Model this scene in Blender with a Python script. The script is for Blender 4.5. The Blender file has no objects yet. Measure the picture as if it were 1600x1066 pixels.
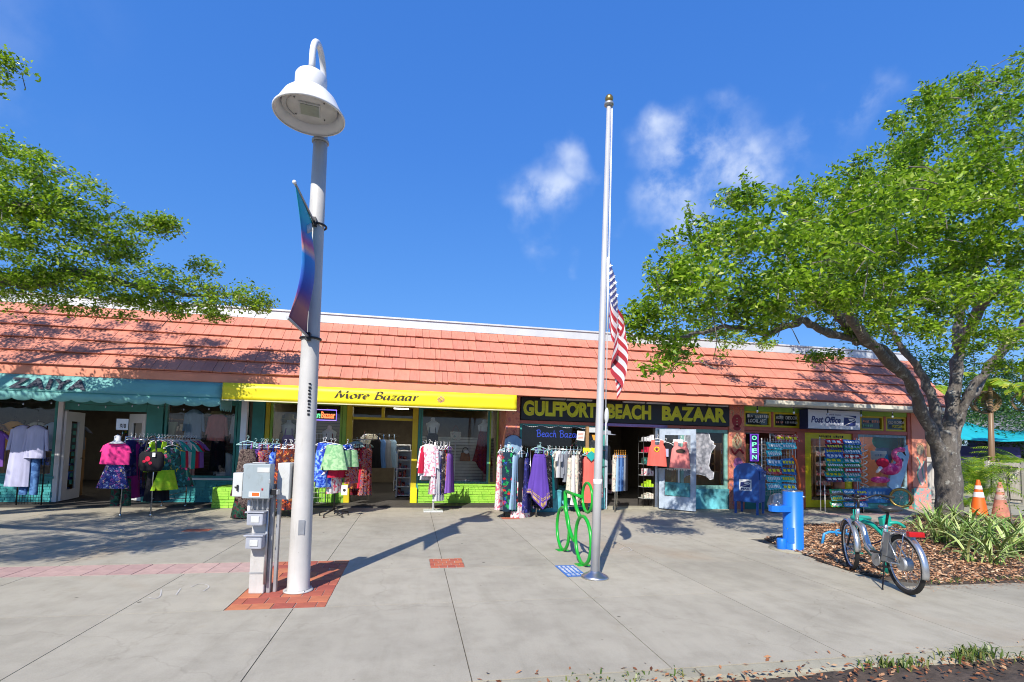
import bpy, math, random
import numpy as np
from mathutils import Vector, Matrix
random.seed(7); np.random.seed(7)
SC=bpy.context.scene
# ---------------------------------------------------------------- camera
CAM_R=((0.98118569,-0.03589234,-0.18970080),(-0.19152010,-0.05683822,-0.97984155),(0.02438655,0.99773802,-0.06264296))
CAM_H=1.6
cd=bpy.data.cameras.new('camera'); co=bpy.data.objects.new('camera',cd); SC.collection.objects.link(co)
cd.sensor_width=36; cd.lens=793/1600*36; cd.shift_y=0.0694; cd.clip_start=.05; cd.clip_end=4000
M4=Matrix([list(CAM_R[i])+[0] for i in range(3)]+[[0,0,0,1]]); M4.translation=Vector((0,0,CAM_H)); co.matrix_world=M4
SC.camera=co
# ---------------------------------------------------------------- light
SUN_AZ=math.radians(180+25.5); SUN_EL=math.radians(40)      # azimuth clockwise from +Y
wd=bpy.data.worlds.new('World'); SC.world=wd; wd.use_nodes=True
nt=wd.node_tree; nt.nodes.clear()
def wn(t,**k):
    n=nt.nodes.new(t)
    for a,b in k.items(): setattr(n,a,b)
    return n
out=wn('ShaderNodeOutputWorld'); bg=wn('ShaderNodeBackground'); bg.inputs['Strength'].default_value=.135
sky=wn('ShaderNodeTexSky',sky_type='NISHITA',sun_disc=False); sky.sun_elevation=SUN_EL; sky.sun_rotation=SUN_AZ
sky.air_density=1.0; sky.dust_density=.35; sky.ozone_density=3.0; sky.altitude=0
hs=wn('ShaderNodeHueSaturation'); hs.inputs['Saturation'].default_value=1.12; hs.inputs['Value'].default_value=.8
nt.links.new(sky.outputs[0],hs.inputs['Color'])
tcz=wn('ShaderNodeTexCoord'); sz=wn('ShaderNodeSeparateXYZ'); nt.links.new(tcz.outputs['Generated'],sz.inputs[0])
gr=wn('ShaderNodeValToRGB'); ge=gr.color_ramp.elements; ge.new(.5); ge.new(.5)
for e_,(p_,c_) in zip(ge,((0,(.90,2.35,4.9,1)),(.20,(.40,1.70,4.9,1)),(.50,(.27,1.32,4.6,1)),(1,(.20,1.00,4.0,1)))): e_.position=p_; e_.color=c_
nt.links.new(sz.outputs['Z'],gr.inputs[0])
sm=wn('ShaderNodeMix',data_type='RGBA'); sm.inputs['Factor'].default_value=.68; nt.links.new(hs.outputs[0],sm.inputs['A']); nt.links.new(gr.outputs[0],sm.inputs['B'])
tc=wn('ShaderNodeTexCoord'); no=wn('ShaderNodeTexNoise'); no.inputs['Scale'].default_value=9; no.inputs['Detail'].default_value=11; no.inputs['Roughness'].default_value=.56; no.inputs['Distortion'].default_value=.1
nt.links.new(tc.outputs['Generated'],no.inputs['Vector'])
lin=wn('ShaderNodeTexNoise'); lin.inputs['Scale'].default_value=1.9; lin.inputs['Detail'].default_value=3
nt.links.new(tc.outputs['Generated'],lin.inputs['Vector'])
# a few thin clouds, each a soft patch of sky direction broken up by noise
R3=Matrix([list(r) for r in CAM_R])
def ray(x,y): return (R3@Vector((x-800,-(y-644),-793))).normalized()
nw=wn('ShaderNodeTexNoise'); nw.inputs['Scale'].default_value=6; nw.inputs['Detail'].default_value=5; nt.links.new(tc.outputs['Generated'],nw.inputs['Vector'])
nv1=wn('ShaderNodeVectorMath',operation='SUBTRACT'); nv1.inputs[1].default_value=(.5,.5,.5); nt.links.new(nw.outputs['Color'],nv1.inputs[0]); nv2=wn('ShaderNodeVectorMath',operation='SCALE'); nv2.inputs['Scale'].default_value=.22; nt.links.new(nv1.outputs[0],nv2.inputs[0]); nv3=wn('ShaderNodeVectorMath',operation='ADD'); nt.links.new(tc.outputs['Generated'],nv3.inputs[0]); nt.links.new(nv2.outputs[0],nv3.inputs[1])
acc=None
for (cx,cy,rad,am) in ((1052,205,.055,1.0),(1075,250,.085,1.0),(1045,320,.075,.95),(1130,265,.10,.95),(1185,270,.085,1.0),(1195,215,.04,.8),(850,310,.07,1.0),(882,262,.05,.9),(815,345,.045,.7),(1340,165,.05,.55),(1290,205,.06,.40),(1130,165,.035,.4),(930,400,.03,.4),(-2600,-900,.5,.8),(4200,-300,.4,.9),(1600,4000,.5,.9)):
    d=ray(cx,cy)
    vm=wn('ShaderNodeVectorMath',operation='DISTANCE'); vm.inputs[1].default_value=d
    nt.links.new(nv3.outputs[0],vm.inputs[0])
    mr=wn('ShaderNodeMapRange',interpolation_type='SMOOTHSTEP'); mr.inputs[1].default_value=rad*1.25; mr.inputs[2].default_value=0; mr.inputs[3].default_value=0; mr.inputs[4].default_value=am
    nt.links.new(vm.outputs['Value'],mr.inputs[0])
    if acc is None: acc=mr.outputs[0]
    else:
        mx=wn('ShaderNodeMath',operation='MAXIMUM'); nt.links.new(acc,mx.inputs[0]); nt.links.new(mr.outputs[0],mx.inputs[1]); acc=mx.outputs[0]
cr=wn('ShaderNodeMapRange',interpolation_type='SMOOTHSTEP'); cr.inputs[1].default_value=.38; cr.inputs[2].default_value=.66
nt.links.new(no.outputs['Fac'],cr.inputs[0])
mu=wn('ShaderNodeMath',operation='MULTIPLY'); nt.links.new(cr.outputs[0],mu.inputs[0]); nt.links.new(acc,mu.inputs[1])
mu2=wn('ShaderNodeMath',operation='MULTIPLY'); mu2.inputs[1].default_value=.70; nt.links.new(mu.outputs[0],mu2.inputs[0])
mix=wn('ShaderNodeMix',data_type='RGBA'); nt.links.new(mu2.outputs[0],mix.inputs['Factor'])
nt.links.new(sm.outputs['Result'],mix.inputs['A']); mix.inputs['B'].default_value=(5.0,5.4,6.0,1)
nt.links.new(mix.outputs['Result'],bg.inputs['Color']); nt.links.new(bg.outputs[0],out.inputs[0])
sl=bpy.data.lights.new('sun','SUN'); sl.energy=4.45; sl.angle=math.radians(.55); sl.color=(1,.935,.84)
so=bpy.data.objects.new('sun',sl); SC.collection.objects.link(so)
sd=Vector((math.sin(SUN_AZ)*math.cos(SUN_EL),math.cos(SUN_AZ)*math.cos(SUN_EL),math.sin(SUN_EL)))
so.rotation_euler=sd.to_track_quat('Z','Y').to_euler(); so.location=(0,-6,12)
SC.view_settings.view_transform='Standard'; SC.view_settings.look='None'; SC.view_settings.exposure=.55; SC.view_settings.gamma=1
SC.cycles.filter_width=1.05; SC.cycles.max_bounces=6; SC.cycles.transparent_max_bounces=10
# ---------------------------------------------------------------- helpers
COL=SC.collection
def W(x,y,Y):                       # point of the place seen at photo pixel (x,y) on the vertical plane Y
    d=ray(x,y); t=Y/d.y; return Vector((d.x*t,Y,CAM_H+d.z*t))
def G(x,y,z=0.):                    # point of the ground
    d=ray(x,y); t=(z-CAM_H)/d.z; return Vector((d.x*t,d.y*t,z))
ORG={}
def link(o,parent=None):
    COL.objects.link(o)
    if parent is not None: o.parent=parent
    return o
def tag(o,label=None,cat=None,group=None,kind=None):
    if label: o['label']=label
    if cat: o['category']=cat
    if group: o['group']=group
    if kind: o['kind']=kind
    return o
def thing(name,label,cat,at=(0,0,0),group=None):
    o=bpy.data.objects.new(name,None); o.empty_display_size=.1; link(o); o.location=at; ORG[o.name]=Vector(at)
    return tag(o,label,cat,group)
def struct(name,at=(0,0,0)):
    o=bpy.data.objects.new(name,None); link(o); o.location=at; ORG[o.name]=Vector(at); o['kind']='structure'; return o
def copy_tree(o,parent=None,loc=None,rz=None,label=None):
    c=o.copy(); COL.objects.link(c)
    if parent is not None: c.parent=parent
    if loc is not None: c.location=loc
    if rz is not None: c.rotation_euler=(0,0,rz)
    if label: c['label']=label
    for ch in list(o.children): copy_tree(ch,c)
    return c
class MB:
    def __init__(s): s.v=[]; s.f=[]; s.sm=[]
    def add(s,v,f,smooth=False):
        n=len(s.v); s.v+= [tuple(p) for p in v]; s.f+=[tuple(i+n for i in q) for q in f]; s.sm+=[smooth]*len(f); return s
    def box(s,x0,x1,y0,y1,z0,z1,rz=0,c=None):
        p=[Vector((x,y,z)) for z in (z0,z1) for (x,y) in ((x0,y0),(x1,y0),(x1,y1),(x0,y1))]
        if rz:
            c=Vector(c) if c is not None else Vector(((x0+x1)/2,(y0+y1)/2,0)); m=Matrix.Rotation(rz,3,'Z'); p=[m@(q-c)+c for q in p]
        return s.add(p,[(3,2,1,0),(4,5,6,7),(0,1,5,4),(1,2,6,5),(2,3,7,6),(3,0,4,7)])
    def hexa(s,p): return s.add(p,[(3,2,1,0),(4,5,6,7),(0,1,5,4),(1,2,6,5),(2,3,7,6),(3,0,4,7)])
    def tube(s,pts,r,n=8,caps=True,closed=False):
        pts=[Vector(p) for p in pts]; m=len(pts); rr=list(r) if isinstance(r,(list,tuple)) else [r]*m
        v=[]; u=None
        for i in range(m):
            a=pts[(i-1)%m] if (closed or i>0) else pts[i]; b=pts[(i+1)%m] if (closed or i<m-1) else pts[i]
            t=(b-a).normalized() if (b-a).length>1e-9 else Vector((0,0,1))
            if u is None:
                u=t.orthogonal().normalized()
            else:
                u=(u-u.dot(t)*t); u=u.normalized() if u.length>1e-6 else t.orthogonal().normalized()
            w=t.cross(u)
            for k in range(n):
                a_=2*math.pi*k/n; v.append(pts[i]+(u*math.cos(a_)+w*math.sin(a_))*rr[i])
        f=[]
        for i in range(m if closed else m-1):
            for k in range(n):
                j=(i+1)%m; f.append((i*n+k,i*n+(k+1)%n,j*n+(k+1)%n,j*n+k))
        s.add(v,f,True)
        if caps and not closed:
            b=len(s.v)-m*n; s.f.append(tuple(b+k for k in range(n))[::-1]); s.f.append(tuple(b+(m-1)*n+k for k in range(n))); s.sm+=[False,False]
        return s
    def ring(s,c,R,r,ax='Y',n=32,m=8,sy=1.0,a0=0,a1=2*math.pi):
        c=Vector(c); pts=[]; full=abs(a1-a0-2*math.pi)<1e-6; k=n if full else n+1
        for i in range(k):
            a=a0+(a1-a0)*i/n; x,y=R*math.cos(a),R*math.sin(a)*sy
            pts.append(c+(Vector((x,0,y)) if ax=='Y' else Vector((0,x,y)) if ax=='X' else Vector((x,y,0))))
        return s.tube(pts,r,m,closed=full)
    def lathe(s,prof,c=(0,0,0),n=24,mat=None,cap=True):
        c=Vector(c); v=[]; f=[]
        for (r,z) in prof:
            for k in range(n):
                a=2*math.pi*k/n; p=Vector((r*math.cos(a),r*math.sin(a),z))
                if mat is not None: p=mat@p
                v.append(c+p)
        for i in range(len(prof)-1):
            for k in range(n): f.append((i*n+k,i*n+(k+1)%n,(i+1)*n+(k+1)%n,(i+1)*n+k))
        s.add(v,f,True)
        b=len(s.v)-len(v)
        if cap:
            s.f.append(tuple(b+k for k in range(n))[::-1]); s.f.append(tuple(b+(len(prof)-1)*n+k for k in range(n))); s.sm+=[False,False]
        return s
    def prism(s,poly,a,b,plane='XY'):
        def P(p,h): return (p[0],p[1],h) if plane=='XY' else (p[0],h,p[1]) if plane=='XZ' else (h,p[0],p[1])
        n=len(poly); v=[P(p,a) for p in poly]+[P(p,b) for p in poly]
        f=[tuple(range(n))[::-1],tuple(range(n,2*n))]+[(i,(i+1)%n,n+(i+1)%n,n+i) for i in range(n)]
        return s.add(v,f)
    def ell(s,c,r,n=12,m=8):
        prof=[(math.sin(math.pi*i/m)*1.0,-math.cos(math.pi*i/m)) for i in range(m+1)]
        v=[];f=[]
        for (q,z) in prof:
            for k in range(n):
                a=2*math.pi*k/n; v.append((c[0]+r[0]*q*math.cos(a),c[1]+r[1]*q*math.sin(a),c[2]+r[2]*z))
        for i in range(m):
            for k in range(n): f.append((i*n+k,i*n+(k+1)%n,(i+1)*n+(k+1)%n,(i+1)*n+k))
        return s.add(v,f,True)
    def mesh(s,name,mat,o=Vector((0,0,0)),bev=0):
        me=bpy.data.meshes.new(name); me.from_pydata([(p[0]-o[0],p[1]-o[1],p[2]-o[2]) for p in s.v],[],s.f)
        me.polygons.foreach_set('use_smooth',s.sm)
        if isinstance(mat,(list,tuple)):
            for q in mat: me.materials.append(q)
        else: me.materials.append(mat)
        if bev:
            import bmesh
            bm=bmesh.new(); bm.from_mesh(me); bmesh.ops.bevel(bm,geom=list(bm.edges),offset=bev,segments=2,affect='EDGES',profile=.6); bm.to_mesh(me); bm.free()
        me.update(); return me
    def build(s,name,mat,parent=None,bev=0,at=None,kind=None):
        if parent is not None: o_=ORG[parent.name]
        else: o_=Vector(at) if at is not None else Vector((0,0,0))
        o=bpy.data.objects.new(name,s.mesh(name,mat,o_,bev)); link(o,parent)
        if parent is None: o.location=o_
        ORG[o.name]=o_
        if kind: o['kind']=kind
        return o
def inst(name,me,parent=None,loc=(0,0,0),rot=(0,0,0),sc=(1,1,1)):
    o=bpy.data.objects.new(name,me); link(o,parent)
    o.location=Vector(loc)-(ORG[parent.name] if parent is not None else Vector((0,0,0))); o.rotation_euler=rot; o.scale=sc; ORG[o.name]=Vector(loc); return o
# ---------------------------------------------------------------- materials
def lin(c):
    return tuple(((x/12.92) if x<=.04045 else ((x+.055)/1.055)**2.4) for x in c)
class NM:
    def __init__(s,name):
        s.m=bpy.data.materials.new(name); s.m.use_nodes=True; s.t=s.m.node_tree; s.b=s.t.nodes['Principled BSDF']; s.tc=None
    def n(s,t,**k):
        q=s.t.nodes.new(t)
        for a,b in k.items(): setattr(q,a,b)
        return q
    def l(s,a,b): s.t.links.new(a,b)
    def co(s,scale=(1,1,1),kind='Object'):
        tc=s.n('ShaderNodeTexCoord'); mp=s.n('ShaderNodeMapping'); mp.inputs['Scale'].default_value=scale; s.l(tc.outputs[kind],mp.inputs[0]); return mp.outputs[0]
    def noise(s,vec,scale,detail=4,rough=.55,dist=0):
        q=s.n('ShaderNodeTexNoise'); q.inputs['Scale'].default_value=scale; q.inputs['Detail'].default_value=detail; q.inputs['Roughness'].default_value=rough; q.inputs['Distortion'].default_value=dist
        if vec: s.l(vec,q.inputs['Vector'])
        return q.outputs['Fac']
    def ramp(s,fac,stops,interp='LINEAR'):
        q=s.n('ShaderNodeValToRGB'); q.color_ramp.interpolation=interp; e=q.color_ramp.elements
        while len(e)<len(stops): e.new(.5)
        for el,(p,c) in zip(e,stops): el.position=p; el.color=(*c,1) if len(c)==3 else c
        s.l(fac,q.inputs[0]); return q.outputs[0]
    def mixc(s,fac,a,b,mode='MIX'):
        q=s.n('ShaderNodeMix',data_type='RGBA',blend_type=mode)
        for sock,val in ((q.inputs['Factor'],fac),(q.inputs['A'],a),(q.inputs['B'],b)):
            if isinstance(val,(int,float)): sock.default_value=val
            elif isinstance(val,tuple): sock.default_value=(*val,1) if len(val)==3 else val
            else: s.l(val,sock)
        return q.outputs['Result']
    def bump(s,h,dist=.01,st=.5):
        q=s.n('ShaderNodeBump'); q.inputs['Distance'].default_value=dist; q.inputs['Strength'].default_value=st; s.l(h,q.inputs['Height']); s.l(q.outputs[0],s.b.inputs['Normal'])
    def col(s,c):
        if isinstance(c,tuple): s.b.inputs['Base Color'].default_value=(*c,1)
        else: s.l(c,s.b.inputs['Base Color'])
    def set(s,rough=.6,metal=0,spec=.5): s.b.inputs['Roughness'].default_value=rough; s.b.inputs['Metallic'].default_value=metal; s.b.inputs['Specular IOR Level'].default_value=spec; return s
def plain(name,c,rough=.6,metal=0,var=.12,vs=6,bump=0,bs=60,spec=.5):
    q=NM(name).set(rough,metal,spec); v=q.co(); f=q.noise(v,vs,5)
    d=tuple(x*(1-var*1.6) for x in c); l_=tuple(min(1,x*(1+var)) for x in c)
    q.col(q.ramp(f,[(.25,d),(.75,l_)]))
    if bump: q.bump(q.noise(v,bs,4),bump,.6)
    return q.m
def rnd_plain(name,c,rough=.7,var=.15,bump=.003,bs=70,hue=.02,vs=7):      # each object its own slight tone
    q=NM(name).set(rough); oi=q.n('ShaderNodeObjectInfo'); v=q.co(); f=q.noise(v,vs,5,.6)
    h=q.n('ShaderNodeHueSaturation'); mr=q.n('ShaderNodeMapRange'); mr.inputs[3].default_value=1-var; mr.inputs[4].default_value=1+var*.7; q.l(oi.outputs['Random'],mr.inputs[0]); q.l(mr.outputs[0],h.inputs['Value'])
    m2=q.n('ShaderNodeMapRange'); m2.inputs[3].default_value=.5-hue; m2.inputs[4].default_value=.5+hue; q.l(oi.outputs['Random'],m2.inputs[0]); q.l(m2.outputs[0],h.inputs['Hue'])
    d=tuple(x*.82 for x in c); l_=tuple(min(1,x*1.1) for x in c)
    q.l(q.ramp(f,[(.3,d),(.7,l_)]),h.inputs['Color']); q.col(h.outputs[0]); q.bump(q.noise(v,bs,4),bump,.5); return q.m
def glassm(name,tint=(.93,.97,.96),refl=1.0):
    m=bpy.data.materials.new(name); m.use_nodes=True; t=m.node_tree; t.nodes.clear()
    o=t.nodes.new('ShaderNodeOutputMaterial'); a=t.nodes.new('ShaderNodeBsdfTransparent'); a.inputs[0].default_value=(*tint,1); g=t.nodes.new('ShaderNodeBsdfGlossy'); g.inputs['Roughness'].default_value=.02
    fr=t.nodes.new('ShaderNodeFresnel'); fr.inputs[0].default_value=1.55; mm=t.nodes.new('ShaderNodeMath'); mm.operation='MULTIPLY'; mm.inputs[1].default_value=refl*1.1
    mx=t.nodes.new('ShaderNodeMixShader'); t.links.new(fr.outputs[0],mm.inputs[0]); t.links.new(mm.outputs[0],mx.inputs[0]); t.links.new(a.outputs[0],mx.inputs[1]); t.links.new(g.outputs[0],mx.inputs[2]); t.links.new(mx.outputs[0],o.inputs[0]); return m
def emis(name,c,st):
    q=NM(name); q.col(c); q.b.inputs['Emission Color'].default_value=(*c,1); q.b.inputs['Emission Strength'].default_value=st; return q.m
def leafm(name,stops,trans=.35,rough=.42,yl=None):
    q=NM(name).set(rough); g=q.n('ShaderNodeNewGeometry'); c=q.ramp(g.outputs['Random Per Island'],stops); q.col(c)
    tr=q.n('ShaderNodeBsdfTranslucent'); tcn=q.mixc(.35,c,(.28,.55,.02)); q.l(tcn,tr.inputs[0]); mx=q.n('ShaderNodeMixShader'); mx.inputs[0].default_value=trans
    o=q.t.nodes['Material Output']; q.l(q.b.outputs[0],mx.inputs[1]); q.l(tr.outputs[0],mx.inputs[2]); q.l(mx.outputs[0],o.inputs[0]); return q.m
M={}
def concrete(name,c,seam=False):
    q=NM(name).set(.82,0,.35); tc=q.n('ShaderNodeTexCoord'); geo=q.n('ShaderNodeNewGeometry'); v=geo.outputs['Position']; oi=q.n('ShaderNodeObjectInfo')
    a=q.noise(v,.55,6,.6,.3); b=q.noise(v,3.2,8,.65); d=q.noise(v,90,3,.6)
    c1=q.ramp(a,[(.28,tuple(x*.83 for x in c)),(.5,c),(.74,tuple(x*1.1 for x in c))])
    c2=q.mixc(.55,c1,q.ramp(b,[(.3,(.72,.71,.69)),(.55,(1,1,1)),(.75,(1.06,1.05,1.03))]),'MULTIPLY')
    c3=q.mixc(.5,c2,q.ramp(d,[(.3,(.82,.82,.82)),(.6,(1.04,1.04,1.04))]),'MULTIPLY')
    # streaks of dirt along the walk and small dark spots
    vo=q.n('ShaderNodeTexVoronoi'); vo.inputs['Scale'].default_value=1.35; q.l(v,vo.inputs['Vector'])
    sp=q.ramp(vo.outputs['Distance'],[(.0,(.25,.24,.22)),(.022,(.35,.34,.32)),(.034,(1,1,1))]); c4=q.mixc(1.0,c3,sp,'MULTIPLY')
    st=q.noise(v,1.4,9,.72,1.2); c5=q.mixc(.8,c4,q.ramp(st,[(.58,(1,1,1)),(.70,(.90,.88,.84)),(.76,(1,1,1))]),'MULTIPLY')
    v2=q.n('ShaderNodeTexVoronoi'); v2.inputs['Scale'].default_value=4.1; q.l(v,v2.inputs['Vector']); c5=q.mixc(.8,c5,q.ramp(v2.outputs['Distance'],[(0,(.45,.43,.40)),(.030,(.6,.58,.55)),(.05,(1,1,1))]),'MULTIPLY')
    ru=q.noise(v,.42,4,.5,.5); c5=q.mixc(q.ramp(ru,[(.60,(0,0,0)),(.72,(.5,.5,.5))]),c5,(.34,.25,.16))
    vs_=q.n('ShaderNodeMapping'); vs_.inputs['Scale'].default_value=(2.2,.35,1); vs_.inputs['Rotation'].default_value=(0,0,.25); q.l(v,vs_.inputs[0]); sk=q.noise(vs_.outputs[0],1.6,8,.7,.6); c5=q.mixc(.75,c5,q.ramp(sk,[(.34,(.90,.895,.88)),(.5,(1,1,1)),(.66,(1.04,1.04,1.03))]),'MULTIPLY')
    vc=q.n('ShaderNodeTexVoronoi',feature='DISTANCE_TO_EDGE'); vc.inputs['Scale'].default_value=.33; nv_=q.n('ShaderNodeTexNoise'); nv_.inputs['Scale'].default_value=2.5; nv_.inputs['Detail'].default_value=6; q.l(v,nv_.inputs['Vector']); sv_=q.n('ShaderNodeVectorMath',operation='SCALE'); sv_.inputs['Scale'].default_value=.5; q.l(nv_.outputs['Color'],sv_.inputs[0]); av_=q.n('ShaderNodeVectorMath',operation='ADD'); q.l(v,av_.inputs[0]); q.l(sv_.outputs[0],av_.inputs[1]); q.l(av_.outputs[0],vc.inputs['Vector'])
    c5=q.mixc(.18,c5,q.ramp(vc.outputs['Distance'],[(0,(.35,.33,.30)),(.0018,(.5,.48,.45)),(.0032,(1,1,1))]),'MULTIPLY')
    mr=q.n('ShaderNodeMapRange'); mr.inputs[3].default_value=.93; mr.inputs[4].default_value=1.04; q.l(oi.outputs['Random'],mr.inputs[0])
    hv=q.n('ShaderNodeHueSaturation'); q.l(c5,hv.inputs['Color']); q.l(mr.outputs[0],hv.inputs['Value'])
    q.col(hv.outputs[0]); q.bump(d,.002,.5); return q.m
M['conc']=concrete('concrete',(.385,.356,.285)); M['conc2']=concrete('kerb_concrete',(.345,.325,.25))
M['joint']=plain('joint_dirt',(.12,.11,.09),.9)
M['brick']=rnd_plain('red_paver',(.45,.13,.07),.8,.22,.003,60,.012); M['pinkbrick']=rnd_plain('worn_pink_paver',(.48,.325,.285),.85,.14,.002,60,.01)
M['mortar']=plain('mortar',(.42,.39,.35),.9)
M['asphalt']=plain('asphalt',(.13,.125,.12),.9,0,.3,30,.006,120)
M['soil']=plain('soil',(.075,.055,.042),.95,0,.35,14,.02,40)
M['tile']=rnd_plain('coral_tile',(.60,.225,.15),.7,.04,.003,25,.003,1.5); M['tile'].name='coral_roof_tile'
q=NM('x'); bpy.data.materials.remove(q.m); q.m=M['tile']; q.t=q.m.node_tree; q.b=q.t.nodes['Principled BSDF']
gp=q.n('ShaderNodeNewGeometry'); mp_=q.n('ShaderNodeMapping'); mp_.inputs['Scale'].default_value=(6,.9,.9); q.l(gp.outputs['Position'],mp_.inputs[0]); f1=q.noise(mp_.outputs[0],1.3,8,.7,.4); src=q.b.inputs['Base Color'].links[0].from_socket; c_=q.mixc(.8,src,q.ramp(f1,[(.30,(.78,.74,.72)),(.46,(1,1,1)),(.64,(1.04,1.05,1.06)),(.74,(.93,.90,.88))]),'MULTIPLY'); f2=q.noise(gp.outputs['Position'],1.1,5,.6,0); c_=q.mixc(.7,c_,q.ramp(f2,[(.34,(.86,.84,.83)),(.52,(1,1,1))]),'MULTIPLY'); q.l(c_,q.b.inputs['Base Color'])
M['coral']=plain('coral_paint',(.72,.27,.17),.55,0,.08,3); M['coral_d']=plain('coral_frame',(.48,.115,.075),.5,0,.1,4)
M['white']=plain('white_paint',(.78,.78,.77),.45,0,.05,3); M['lamp_white']=plain('lamp_white_enamel',(.80,.80,.79),.3,0,.03,3)
M['gutter']=plain('cream_gutter',(.66,.62,.50),.5,0,.12,2.5); M['capmetal']=plain('pale_flashing',(.62,.64,.66),.4,.2,.08,2)
M['teal']=plain('teal_paint',(.045,.27,.235),.55,0,.15,3); M['tealbrick']=None
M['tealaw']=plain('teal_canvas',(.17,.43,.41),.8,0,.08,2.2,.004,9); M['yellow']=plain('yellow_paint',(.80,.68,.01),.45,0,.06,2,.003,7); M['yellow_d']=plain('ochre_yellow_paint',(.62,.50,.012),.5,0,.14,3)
M['green']=plain('lime_paint',(.27,.50,.06),.55,0,.1,3); M['navy']=plain('navy_ink',(.02,.025,.09),.6); M['black']=plain('black_paint',(.012,.012,.013),.4); M['ink']=plain('dark_ink',(.03,.018,.008),.6)
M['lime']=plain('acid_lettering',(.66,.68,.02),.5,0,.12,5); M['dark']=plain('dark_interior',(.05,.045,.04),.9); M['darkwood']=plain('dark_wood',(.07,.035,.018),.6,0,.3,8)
M['chrome']=plain('chrome',(.62,.63,.64),.22,1,.05,5); M['alu']=plain('brushed_aluminium',(.60,.60,.61),.36,1,.06,9); M['poleal']=plain('aluminium_pole',(.60,.60,.60),.42,.35,.08,4); M['galv']=plain('galvanised',(.42,.43,.44),.5,.7,.14,9)
M['polew']=plain('pole_paint',(.52,.51,.485),.5,0,.10,2.5,.001,50); M['greybox']=plain('grey_enamel',(.30,.36,.385),.45,0,.07,4); M['palebox']=plain('pale_enamel',(.55,.57,.56),.5,0,.08,4)
M['precast']=plain('precast_post',(.50,.49,.47),.8,0,.12,3,.003,60)
M['blue']=plain('bright_blue_enamel',(.012,.165,.66),.35,0,.06,3); M['mailblue']=plain('mailbox_blue',(.015,.08,.32),.35,0,.15,5); M['rackgreen']=plain('green_enamel',(.01,.36,.03),.3,0,.06,5); M['tealrack']=plain('teal_enamel',(.01,.34,.25),.35,0,.08,5)
M['rubber']=plain('rubber',(.014,.014,.014),.75); M['silver']=plain('silver_fender',(.56,.58,.60),.25,.85,.04,4); M['red']=plain('red_plastic',(.45,.01,.012),.3)
M['glass']=glassm('window_glass'); M['frost']=plain('clear_plastic_cover',(.55,.57,.62),.25,0,.06,6)
M['cover']=plain('smoky_cover',(.36,.38,.43),.25,0,.12,9); M['lens']=plain('lamp_lens',(.32,.36,.30),.3,0,.1,20); M['gold']=plain('gold_ball',(.50,.33,.10),.35,.9,.1,5)
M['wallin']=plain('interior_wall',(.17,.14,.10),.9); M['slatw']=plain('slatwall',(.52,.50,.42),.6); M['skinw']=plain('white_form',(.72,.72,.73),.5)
M['orange']=plain('cone_orange',(.75,.13,.01),.55,0,.08,5); M['oldcone']=plain('faded_cone',(.52,.20,.13),.8,0,.3,6,.004,30); M['sailc']=plain('turquoise_sail',(.005,.36,.42),.7,0,.1,2)
M['wood']=None
for k_,st_,sc_ in (('polew',.55,(5,5,.8)),('greybox',.6,(5,5,2)),('palebox',.6,(5,5,2)),('blue',.45,(6,6,1.2)),('precast',.7,(5,5,1.5)),('rackgreen',.4,(9,9,9)),('yellow',.35,(1.2,1.2,5)),('tealaw',.35,(1.5,1.5,4))):
    q=NM('x'); bpy.data.materials.remove(q.m); q.m=M[k_]; q.t=q.m.node_tree; q.b=q.t.nodes['Principled BSDF']; v=q.co(sc_); src=q.b.inputs['Base Color'].links[0].from_socket
    c_=q.mixc(st_,src,q.ramp(q.noise(v,2.2,9,.72,.8),[(.30,(.60,.55,.48)),(.42,(.93,.92,.90)),(.6,(1,1,1))]),'MULTIPLY'); q.l(q.mixc(1,c_,q.ramp(q.noise(q.co(),38,4,.7),[(.26,(.45,.38,.30)),(.31,(1,1,1))]),'MULTIPLY'),q.b.inputs['Base Color'])
def bark(name,c):
    q=NM(name).set(.9); v=q.co((1,1,.35)); a=q.noise(v,14,8,.7,.4); b=q.noise(q.co(),3.0,5,.6); e=q.noise(q.co(),6,6,.7)
    c1=q.ramp(a,[(.3,tuple(x*.45 for x in c)),(.6,c),(.75,tuple(x*1.35 for x in c))])
    c2=q.mixc(q.ramp(e,[(.56,(0,0,0)),(.64,(.75,.75,.75))]),c1,(.42,.42,.38)); q.col(c2); q.bump(a,.05,1); return q.m
M['bark']=bark('bark',(.18,.16,.14)); M['barkl']=bark('pale_bark',(.24,.21,.18))
def woodm(name,c):
    q=NM(name).set(.8); oi=q.n('ShaderNodeObjectInfo'); v=q.co((14,14,1.2)); a=q.noise(v,2,7,.65,.6)
    h=q.n('ShaderNodeHueSaturation'); mr=q.n('ShaderNodeMapRange'); mr.inputs[3].default_value=.82; mr.inputs[4].default_value=1.1; q.l(oi.outputs['Random'],mr.inputs[0]); q.l(mr.outputs[0],h.inputs['Value'])
    q.l(q.ramp(a,[(.3,tuple(x*.55 for x in c)),(.65,c)]),h.inputs['Color']); q.col(h.outputs[0]); q.bump(a,.004,.6); return q.m
M['wood']=woodm('weathered_wood',(.58,.54,.48)); M['tanwood']=woodm('tan_wood',(.42,.24,.10))
M['leafR']=leafm('oak_leaf',[(0,(.03,.07,.008)),(.2,(.10,.20,.010)),(.45,(.24,.41,.016)),(.85,(.40,.56,.03)),(1,(.62,.66,.22))],.47,.33)
M['leafL']=leafm('oak_leaf_light',[(0,(.04,.08,.008)),(.2,(.14,.25,.012)),(.5,(.30,.46,.022)),(.88,(.46,.60,.05)),(1,(.64,.67,.20))],.48,.33)
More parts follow.
